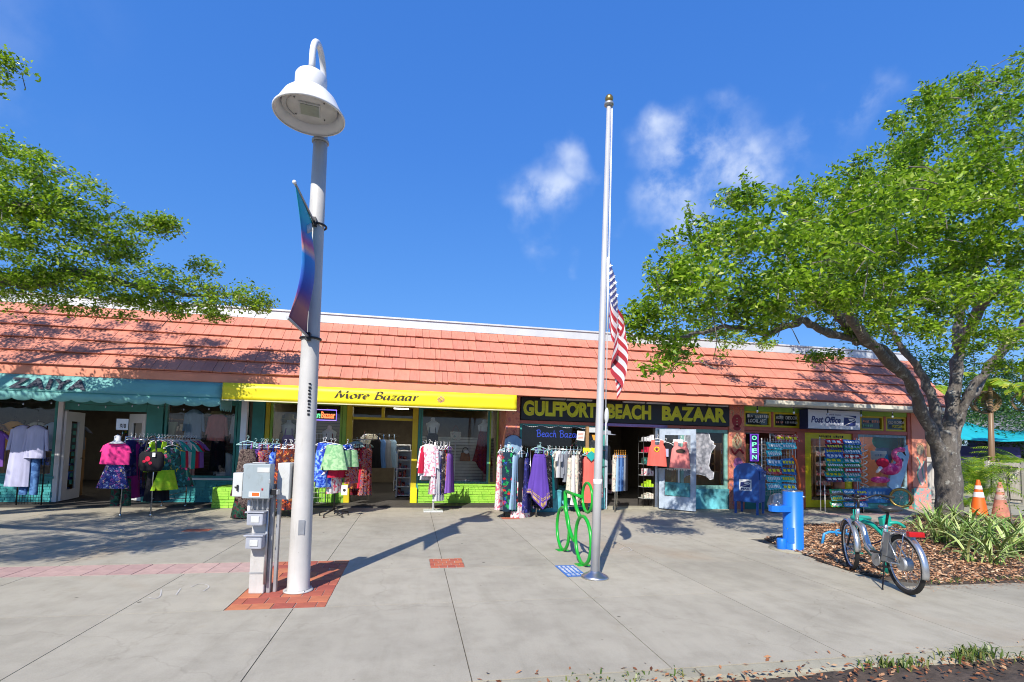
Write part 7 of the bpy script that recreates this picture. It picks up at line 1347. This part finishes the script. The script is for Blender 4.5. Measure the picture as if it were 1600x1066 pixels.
LR=[PL(1045,455,7,.42,.6,.55),PL(1018,515,6.9,.30,.4,.40,1.1),PL(1045,560,6.9,.22,.3,.30,.9),PL(995,500,6.8,.15,.25,.25,.8),PL(1082,430,7.1,.55,.8,.65),PL(1105,385,7.2,.45,.6,.40),PL(1150,345,7.2,.42,.6,.40),PL(1165,305,7.2,.16,.2,.26,.8),PL(1145,430,7.3,.7,.9,.8),
 PL(1200,360,7.4,.5,.7,.45),PL(1225,420,7.6,.8,1.0,.9),PL(1265,330,7.6,.62,.8,.45),PL(1300,400,7.8,.9,1.1,1.0),PL(1330,320,7.8,.7,.9,.6),PL(1345,280,7.8,.35,.5,.3),PL(1375,350,8,.8,1.1,.9),PL(1395,270,8,.55,.8,.5),PL(1430,310,8.1,.9,1.1,1.0),PL(1430,210,8.1,.5,.7,.5),PL(1460,160,8,.35,.5,.4,.8),
 PL(1490,240,8.1,.9,1.1,.9),PL(1520,165,8.1,.7,.9,.6),PL(1575,140,8.1,.8,1.0,.5),PL(1560,230,8.1,.9,1.2,.9),PL(1600,320,8.2,1.0,1.3,1.0),PL(1530,340,8.3,1.0,1.3,1.0),PL(1460,400,8.5,.95,1.2,.8),PL(1390,430,8.6,.9,1.2,.6),PL(1320,470,8.6,.8,1.1,.45),PL(1250,475,8.4,.75,1,.4),PL(1185,490,8,.65,.8,.36),
 PL(1110,500,7.6,.55,.7,.34),PL(1540,430,8.6,.9,1.0,.7,.7),PL(1600,450,8.6,.8,1.0,.8,.7),PL(1500,470,9.3,.7,.8,.6,.5),PL(1430,490,9.3,.6,.8,.35,.5),PL(1580,530,9.5,.6,.7,.3,.6),PL(1470,520,8.2,.5,.5,.28,.9),PL(1545,535,8.4,.5,.5,.30,.9),PL(1590,570,8.8,.45,.5,.30,.8),PL(1425,520,8.6,.4,.5,.2,.8),PL(1350,520,8.4,.35,.4,.14,.7),PL(1410,455,7.2,.6,.6,.35),PL(1480,455,7.2,.6,.6,.40),PL(1550,470,7.2,.6,.6,.45),PL(1340,480,7.4,.45,.5,.25),PL(1260,470,7.3,.45,.5,.28),PL(1600,520,7.4,.4,.5,.3),PL(1520,510,7.6,.35,.4,.20,.8),PL(1390,500,7.6,.35,.4,.15,.8),PL(1180,535,11.2,.6,.6,.16,.5),PL(1125,520,11.8,.6,.5,.2,.5),PL(1290,555,9.0,.25,.4,.14,.5),PL(1060,500,7.6,.4,.5,.35),
 PL(1376,335,4.7,.40,.5,.24),PL(1310,395,5.0,.35,.5,.22),PL(1250,440,5.6,.30,.4,.2),PL(1440,300,5.0,.45,.5,.3),PL(1060,440,6.2,.3,.4,.25),PL(1330,380,6.3,.55,.7,.5),PL(1420,340,6.2,.6,.7,.6),PL(1250,400,6.5,.45,.6,.4),PL(1520,300,6.4,.7,.8,.7),PL(1590,400,6.6,.7,.8,.6),PL(1680,260,7,.9,1.0,.9,.7)]
for (x,y,z,r) in ((10.5,11.0,6.8,1.0),): LR.append(((x,y,z),(r,r,r*.7),.5))
def nearer(l,f):      # the same bough standing nearer the street
    (c,r,k)=l; return ((c[0]*f,c[1]*f,CAM_H+(c[2]-CAM_H)*f),(r[0]*f,r[1]*f*.8,r[2]*f),k)
LR=[nearer(l,(.84,1.0,.90,1.0,.80)[i%5]) if l[0][1]>6.8 and i<50 else (l[0],(l[1][0],l[1][1]*.7,l[1][2]),l[2]) for i,l in enumerate(LR)]
CR=lobes(LR,20); leafcloud('crown',CR,66,(.11,.11,.06),(.055,.115),M['leafR'],tr,.46)
# drooping outer sprigs
sp=[]; spl=MB()
for _ in range(190):
    (c,r,k)=random.choice(LR[:46]); a=random.uniform(0,6.28); e=random.uniform(-.2,1.0); p=Vector((c[0]+r[0]*math.cos(a)*math.cos(e),c[1]+r[1]*math.sin(a)*math.cos(e)*.8,c[2]+r[2]*math.sin(e))); d=Vector((math.cos(a)*.6,math.sin(a)*.6,random.uniform(-.2,.9))); L=random.uniform(.12,.34)
    for j in range(7): sp.append(p+d*L*j/7+Vector((random.gauss(0,.02),random.gauss(0,.02),random.gauss(0,.02))))
    spl.tube([p-d*.3,p+d*L],[.006,.003],4,caps=False)
for (x,y,Y,n) in ((1035,575,6.9,9),(1050,560,6.9,10),(1030,555,6.9,8),(985,530,6.8,8),(978,510,6.8,6),(1130,560,7.2,6),(1020,480,6.8,5),(1075,350,7.2,3)):
    p=W(x,y-18,Y)
    for j in range(n): sp.append(p+Vector((random.gauss(0,.05),random.gauss(0,.05),-j*.03)))
leafcloud('sprigs',sp,8,(.035,.035,.035),(.04,.085),M['leafR'],tr)
for _ in range(420):
    c=random.choice(CR); b=Vector(c); q_=Vector((random.gauss(0,.35),random.gauss(0,.3),-abs(random.gauss(.25,.2)))); spl.tube([b+q_*.7,b+q_*.35+Vector((.03,0,.05)),b],[.008,.006,.003],4,caps=False)
spl.build('twigs',M['barkl'],tr,kind='stuff')
# left tree
tl_=thing('oak_tree','light green oak whose branches reach in over the teal shop from the left','tree',(-10.4,8.2,0))
MB().tube(smooth([(-10.4,8.2,-.05),(-10.35,8.2,.8),(-10.2,8.2,1.8),(-9.9,8.3,2.6)],5),[.42]+[.34]*4+[.30]*11,14).build('trunk',M['bark'],tl_)
limb([(-9.9,8.3,2.5),(-8.8,8.9,3.3),W(-30,436,9.6),W(60,442,9.8),W(110,425,9.9),W(180,440,10.1),W(260,455,10.3),W(340,465,10.5)],(.21,.02),tl_); limb([(-9.9,8.3,2.6),(-9.2,8.6,4.2),W(-40,330,9.0),W(40,322,9.0),W(75,330,9.0),W(110,322,9.1)],(.15,.02),tl_,mat=M['barkl'])
limb([(-10.0,8.2,2.4),(-9.6,6.6,3.6),(-8.2,5.4,4.2),(-6.4,4.8,4.1)],(.2,.04),tl_); limb([(-9.9,8.3,2.6),(-9.5,8.6,4.6),(-8.6,8.6,6.2),W(-10,120,8.6)],(.16,.02),tl_)
LL=[PL(20,280,8.9,0.64,0.68,0.58),PL(70,300,9.0,0.51,0.58,0.45),PL(110,330,9.2,0.64,0.67,0.57),PL(165,340,9.4,0.44,0.48,0.38),PL(200,365,9.6,0.35,0.38,0.28),PL(235,352,9.7,0.20,0.28,0.10,0.70),PL(262,352,9.8,0.13,0.19,0.08,0.70),PL(40,380,9.3,0.76,0.76,0.70),PL(110,400,9.5,0.76,0.76,0.70),PL(170,420,9.8,0.69,0.75,0.63),PL(225,440,10.0,0.60,0.66,0.47),PL(275,455,10.3,0.50,0.56,0.37),PL(320,460,10.5,0.43,0.46,0.32),PL(318,418,10.5,0.17,0.23,0.15,0.80),
 PL(358,465,10.7,0.34,0.37,0.25),PL(388,462,10.8,0.27,0.28,0.18),PL(408,478,10.9,0.15,0.18,0.12),PL(60,450,9.8,0.63,0.66,0.33,0.80),PL(130,470,10.0,0.56,0.56,0.22,0.90),PL(200,478,10.2,0.50,0.47,0.19,0.90),PL(270,488,10.4,0.35,0.37,0.12,0.80),PL(330,492,10.6,0.25,0.28,0.07,0.80),PL(-40,340,9.0,0.71,0.87,0.64,0.80),PL(-60,420,9.2,0.77,0.86,0.64,0.80),PL(-14,120,8.6,0.23,0.29,0.26),PL(8,92,8.5,0.16,0.20,0.07,0.60),PL(-10,225,8.7,0.21,0.29,0.10)]
for (x,y,z,r,k) in ((-8.8,4.4,5.0,1.2,.6),(-6.5,4.2,4.0,1.0,1.5),(-7.4,3.6,4.1,1.0,1.3),(-5.7,4.8,3.9,.7,1.6),(-5.0,5.1,3.9,.5,1.5),(-6.2,5.9,4.1,.9,1.5),(-8.2,6.2,4.6,1.0,1.3),(-7.0,7.0,4.1,.7,1.4),(-9.4,9.0,5.4,1.1,.9),(-10.6,9.8,5.2,1.1,.8),(-8.4,9.9,5.5,.9,1.0),(-9.6,10.2,6.3,.9,.8),(-7.4,9.6,6.3,.8,.8),(-11.8,8.5,5,1.2,.7)): LL.append(((x,y,z),(r,r,r*.55),k))
CL=lobes(LL,21); leafcloud('crown',CL,70,(.11,.11,.05),(.045,.095),M['leafL'],tl_,.46)
mb=MB(); sp=[]
for _ in range(260):
    c=random.choice(CL); b=Vector(c); q_=Vector((random.gauss(0,.3),random.gauss(0,.25),-abs(random.gauss(.2,.15)))); mb.tube([b+q_*.7,b+q_*.3+Vector((.03,0,.04)),b],[.007,.005,.003],4,caps=False)
for _ in range(110):
    (c,r,k)=random.choice(LL[:25]); a=random.uniform(0,6.28); e=random.uniform(-.5,1.2); p=Vector((c[0]+r[0]*math.cos(a)*math.cos(e),c[1]+r[1]*math.sin(a)*math.cos(e)*.8,c[2]+r[2]*math.sin(e))); d=Vector((math.cos(a)*.6,math.sin(a)*.6,random.uniform(-.4,.9))); L=random.uniform(.08,.24)
    for j in range(6): sp.append(p+d*L*j/6)
    mb.tube([p-d*.2,p+d*L],[.005,.003],4,caps=False)
leafcloud('sprigs',sp,7,(.03,.03,.03),(.035,.07),M['leafL'],tl_); mb.build('twigs',M['barkl'],tl_,kind='stuff')
# ================================================================ strap-leaved plants at the tree's foot
def strap(L,droop,w,mat,n=8):
    v=[];f=[]
    for i in range(n+1):
        t=i/n; a=math.radians(75-droop*t); 
        if i==0: x=z=0.
        else: x+=L/n*math.cos(a); z+=L/n*math.sin(a)
        ww=w*(.55+.45*math.sin(math.pi*min(1,t*1.2)))*(1-t**3)+.001; v+=[(x,-ww,z+ww*.35),(x,0,z),(x,ww,z+ww*.35)]
    for i in range(n): f+=[(3*i,3*i+1,3*i+4,3*i+3),(3*i+1,3*i+2,3*i+5,3*i+4)]
    return MB().add(v,f,True).mesh('leaf',mat)
SM=[strap(.62,85,.017,M['varieg']),strap(.55,60,.016,M['varieg']),strap(.70,110,.018,M['varieg']),strap(.45,40,.015,M['varieg']),strap(.50,130,.016,M['varieg'])]
pl_at=[(1470,850,'at the left end of the bed below the trunk'),(1500,858,'second from the trunk along the front'),(1535,868,'in front of the orange cone'),(1572,872,'in front of the faded cone'),(1605,868,'cut by the right edge of the view'),(1462,826,'closest to the foot of the oak trunk'),(1490,832,'just right of the oak trunk, back row'),(1520,838,'back row, left of the orange cone'),(1548,842,'back row between the two cones'),(1580,845,'back row right of the faded cone'),(1515,880,'nearest the walk, small and sprawling'),(1550,885,'nearest the walk below the faded cone'),(1440,838,'small one lying low left of the trunk')]
for i,(x,y,w_) in enumerate(pl_at):
    g=G(x,y); t=thing('strap_leaf_plant',f'clump of pale-edged strap leaves {w_}','plant',(g.x,g.y,0),'strap-leaved plants under the oak'); nl=32 if i<10 else 18
    for k in range(nl): o=inst('leaf',random.choice(SM),t,(g.x+random.gauss(0,.05),g.y+random.gauss(0,.05),random.uniform(0,.06)),(random.uniform(-.15,.15),random.uniform(-.35,.25),k*6.283/nl+random.uniform(-.3,.3)),(lambda s:(s,s,s))(random.uniform(1.05,1.6)*(1 if i<10 else .75)))
# sapling near the gate
g=G(1585,858); t=thing('sapling','thin leafy sapling standing among the strap plants near the gate','plant',(g.x,g.y,0)); mb=MB(); P=[g,g+Vector((-.05,0,.6)),g+Vector((-.12,0,1.2)),g+Vector((-.3,.0,1.55))]; mb.tube(P,[.012,.01,.007,.004],6).build('stem',M['barkl'],t)
leafcloud('foliage',[tuple(P[3]+Vector((random.uniform(-.4,.3),random.uniform(-.2,.2),random.uniform(-.5,.05)))) for _ in range(26)]+[tuple(P[2]+Vector((random.uniform(-.3,.3),0,random.uniform(-.6,.2)))) for _ in range(10)],6,(.04,.04,.03),(.03,.07),M['leafR'],t)
# ================================================================ traffic cones
def cone(px,py,h,om,label,old=False):
    g=G(px,py); t=thing('traffic_cone',label,'traffic cone',(g.x,g.y,0)); r=.15*h/.71
    MB().box(g.x-r*1.25,g.x+r*1.25,g.y-r*1.25,g.y+r*1.25,0,.035).build('base',M['black'] if not old else om,t,bev=.01)
    MB().lathe([(r,.035),(r*.94,.08),(r*.20,h-.02),(r*.18,h),(r*.05,h)],(g.x,g.y,0),26).build('body',om,t)
    for (a,b) in ((.52,.66),(.74,.84)):
        ra=r*(.96-.77*a); rb=r*(.96-.77*b); MB().lathe([(ra+.008,h*a),(rb+.008,h*b)],(g.x,g.y,0),26,cap=False).build('reflective_band',M['white'] if not old else plain('dirty_band',(.50,.36,.30),.8,0,.3,8),t)
cone(1530,806,.95,M['orange'],'clean bright orange traffic cone with two white bands'); cone(1564,810,.92,M['oldcone'],'faded dirty pinkish traffic cone to the right of the bright one',True)
# ================================================================ fence and gate of weathered boards
def boards(name,label,A,Bp,h,n,cat,brace=True):
    A=Vector(A);Bp=Vector(Bp); d=(Bp-A)/n; u=d.normalized(); nrm=Vector((u.y,-u.x,0)); t=thing(name,label,cat,tuple(A))
    for i in range(n):
        p=A+d*i; hh=h+random.uniform(-.015,.015); MB().hexa([p+d*a+nrm*b+Vector((0,0,z)) for z in (.06,hh) for (a,b) in ((.03,0),(.97,0),(.97,-.022),(.03,-.022))]).build('board',M['wood'],t)
    for z in (.16,h-.14): MB().hexa([A+(Bp-A)*a+nrm*b+Vector((0,0,zz)) for zz in (z,z+.09) for (a,b) in ((0,.04),(1,.04),(1,.003),(0,.003))]).build('rail',M['wood'],t)
    for a in (0,1): p=A+(Bp-A)*a; MB().box(p.x-.06,p.x+.06,p.y-.06,p.y+.06,0,h+.05).build('post',M['wood'],t,bev=.008)
    if brace:
        L=(Bp-A); MB().hexa([A+L*a+nrm*b+Vector((0,0,z)) for (a,z) in ((.25,.25),(.32,.25)) for b in (.004,.04) for _ in (0,)]+[A+L*a+nrm*b+Vector((0,0,z)) for (a,z) in ((.85,h-.15),(.78,h-.15)) for b in (.004,.04)]) if False else None
        MB().tube([A+L*.35+nrm*.03+Vector((0,0,.25)),A+L*.9+nrm*.03+Vector((0,0,h-.16))],.045,4).build('brace',M['wood'],t); MB().tube([A+L*.12+nrm*.05+Vector((0,0,h-.22)),A+L*.8+nrm*.05+Vector((0,0,h-.22))],.018,6).tube([A+L*.12+nrm*.05+Vector((0,0,h-.10)),A+L*.12+nrm*.05+Vector((0,0,.3))],.018,6).tube([A+L*.6+nrm*.05+Vector((0,0,h-.1)),A+L*.6+nrm*.05+Vector((0,0,.1))],.02,6).build('iron_strap',M['black'],t)
    return t
boards('wooden_gate','low weathered board gate with black iron straps beyond the traffic cones',tuple(G(1545,784)),tuple(G(1603,789)),1.38,14,'gate')
boards('wooden_fence','weathered board fence between the end pier and the oak trunk',(15.0,13.6,0),(16.7,13.6,0),1.5,9,'fence',False)
# gravelly side yard
sy=MB().box(14.9,60,11.3,60,-.02,.006).build('side_yard',M['conc2']); sy['kind']='structure'
# ================================================================ palms, banana, sail, far hedge and bungalow
def frond(L,droop,w,mat,n=16,rib=.012,tear=True,name='frond'):
    v=[];f=[]; x=z=0.; pts=[]
    for i in range(n+1):
        t=i/n; a=math.radians(70-droop*t)
        if i: x+=L/n*math.cos(a); z+=L/n*math.sin(a)
        pts.append(Vector((x,0,z)))
    mb=MB(); mb.tube(pts,[rib*(1-.8*i/n) for i in range(n+1)],4,caps=False)
    for i in range(2,n):
        t=i/n; l=w*math.sin(math.pi*(.12+.86*t))**.7; d=(pts[i]-pts[i-1]).normalized()
        for s in (-1,1):
            for j in range(2):
                p=pts[i]+(pts[i-1]-pts[i])*j*.5; q=p+Vector((0,s*l,0))+d*l*.55+Vector((0,0,-l*.35)); k=len(mb.v); wd2=d*.016; mb.v+= [tuple(p-wd2),tuple(p+wd2),tuple(q)]; mb.f.append((k,k+1,k+2)); mb.sm.append(False)
    return mb.mesh(name,mat)
FRm=[frond(1.7,95,.38,M['palm']),frond(1.5,70,.34,M['palm']),frond(1.9,120,.4,M['palm'])]
for i,(px_,Y,zb_,s,nl,lb) in enumerate(((1522,14.0,.55,1.05,16,'bright palm clump just right of the oak trunk under the blue sail'),(1562,16.2,.75,1.25,16,'yellow green palm clump behind the gate'),(1605,16.6,.8,1.3,16,'palm clump at the right edge beyond the gate'),(1530,13.2,.2,.75,13,'low palm behind the orange cone'),(1508,12.8,.0,.5,10,'small low palm close behind the trunk'))):
    x=W(px_,700,Y).x; t=thing('palm_clump',lb,'palm',(x,Y,0)); MB().tube([(x,Y,0),(x,Y,zb_+.1)],.06,8).build('stem',M['barkl'],t)
    for k in range(nl): inst('frond',random.choice(FRm),t,(x+random.gauss(0,.08),Y+random.gauss(0,.08),zb_),(0,random.uniform(-.25,.3),k*6.283/nl+random.uniform(-.25,.25)),(lambda q:(q,q,q))(s*random.uniform(.8,1.15)))
def bleaf(L,w,mat,droop=80,n=12,tears=True):
    x=z=0.; pts=[]
    for i in range(n+1):
        t=i/n; a=math.radians(60-droop*t)
        if i: x+=L/n*math.cos(a); z+=L/n*math.sin(a)
        pts.append(Vector((x,0,z)))
    mb=MB(); mb.tube(pts,[.02*(1-.8*i/n) for i in range(n+1)],5,caps=False)
    for i in range(1,n):
        t=(i+.5)/n; l=w*math.sin(math.pi*min(1,t*.95+.05))**.5
        for s in (-1,1):
            ll=l*random.uniform(.9,1.03); dr=.45+.25*math.sin(i*.9)+random.uniform(-.08,.08); a,b=pts[i],pts[i+1]; mb.add([a,b,b+Vector((.02,s*ll,-ll*dr)),a+Vector((.05,s*ll,-ll*dr))],[(0,1,2,3)])
    return mb.mesh('banana_leaf',mat)
BLm=[bleaf(1.5,.30,M['banana'],110,22),bleaf(1.3,.28,M['banana'],150,22)]; BDm=[bleaf(1.3,.14,M['deadleaf'],190),bleaf(1.1,.10,M['deadleaf'],210)]
for i,(px_,Y,zb_,lb,nl) in enumerate(((1546,14.6,4.1,'banana plant with torn yellow-green leaves above the blue sail',6),(1612,15.4,4.3,'second banana plant at the right edge with ragged leaves',6),(1448,15.0,3.9,'banana plant seen through the fork of the oak',5))):
    x=W(px_,620,Y).x; t=thing('banana_plant',lb,'banana plant',(x,Y,0)); MB().tube([(x,Y,0),(x,Y,1.5),(x+.05,Y,zb_)],[.12,.10,.06],10).build('stem',M['deadleaf'],t)
    for k in range(nl): inst('leaf',BLm[k%2],t,(x,Y,zb_),(0,random.uniform(-.3,.5),[-.3,-1.2,2.9,.9,-2.2,1.9][k]+.2*i),(lambda q:(q,q,q))(random.uniform(.8,1.1)))
    for k in range(4): inst('dead_leaf',random.choice(BDm),t,(x,Y,zb_-.1-.04*k),(0,random.uniform(.4,1.0),k*.9+i),(lambda q:(q,q,q))(random.uniform(.9,1.4)))
ss=thing('shade_sail','turquoise fabric shade sail stretched over the yard beside the shops','shade sail',(21,17.5,2)); Ysl=17.5
v=[];f=[];n=24
for i in range(n+1):
    t=i/n; x=1475+t*190; top=W(x,648+26*math.sin(min(1,t*1.3)*math.pi*.62)-14*max(0,t-.6)*2,Ysl+1.5+1.2*t); bot=W(x,684+6*math.sin(t*math.pi),Ysl)
    for j in range(5): v.append(top.lerp(bot,j/4)+Vector((0,0,-.05*math.sin(math.pi*j/4))))
for i in range(n):
    for j in range(4): a=i*5+j; f.append((a,a+1,a+6,a+5))
thick(MB().add(v,f,True).build('fabric',M['sailc'],ss),.01); 
for x in (1478,1660): p=W(x,660,Ysl+1.3); MB().tube([(p.x,p.y,0),(p.x,p.y,p.z)],.05,8).build('post',M['galv'],ss)
hg=thing('hedge','tall dark shrubs filling the yard behind the palms','hedge',(24,20,0)); C_=[]
for _ in range(1500): C_.append((random.uniform(15.2,42),random.uniform(18.6,22),random.uniform(.1,1)**.7*3.6))
leafcloud('foliage',C_,22,(.22,.22,.2),(.09,.2),M['hedge'],hg)
for k in range(9): x=16+3*k; MB().tube([(x,20,0),(x+.2,20.1,2.4)],.08,6).build('trunk',M['bark'],hg)
C_=[]
hw=thing('background_tree','dense dark green tree standing behind the shade sail','tree',(27,24,0)); MB().tube([(27,24,0),(27,24,5)],.3,10).build('trunk',M['bark'],hw); leafcloud('crown',lobes([((27,24,5.6),(3.5,2.5,2.0),1),((22,23,4.9),(2.5,2,1.6),1),((31,23,5.0),(3,2,2),1),((36,24,5),(3,2,2),1)],7),46,(.38,.38,.3),(.12,.26),M['hedge'],hw)
bh=thing('bungalow','grey roofed house partly hidden behind the shade sail at the right','house',(30,20.5,0))
MB().box(27.0,40,20.0,20.4,0,2.6).build('wall',plain('violet_grey_wall',(.10,.09,.17),.8),bh); MB().add([(26.5,19.4,2.55),(41,19.4,2.55),(39,23.5,4.1),(28,23.5,4.1)],[(0,1,2,3)]).build('roof',plain('grey_shingle',(.20,.21,.24),.8,0,.15,12,.01,30),bh).modifiers.new('s','SOLIDIFY').thickness=.1
yw=thing('yard_wall','dark violet painted wall under the shade sail','wall',(17,18.3,0)); MB().box(15.4,27,18.2,18.4,0,2.0).build('panel',plain('violet_wall',(.045,.035,.14),.8),yw)
# far trees so that the street goes on beyond the frame
for (x,y,r,lb) in ((-22,26,4,'round tree standing behind the left end of the shops'),(60,40,7,'large tree far beyond the bungalow')):
    t=thing('background_tree',lb,'tree',(x,y,0)); MB().tube([(x,y,0),(x,y,2.2)],.3,8).build('trunk',M['bark'],t); leafcloud('crown',lobes([((x,y,2.6),(r,r,1.4),1)],2.2),30,(.5,.5,.3),(.15,.3),M['hedge'],t)
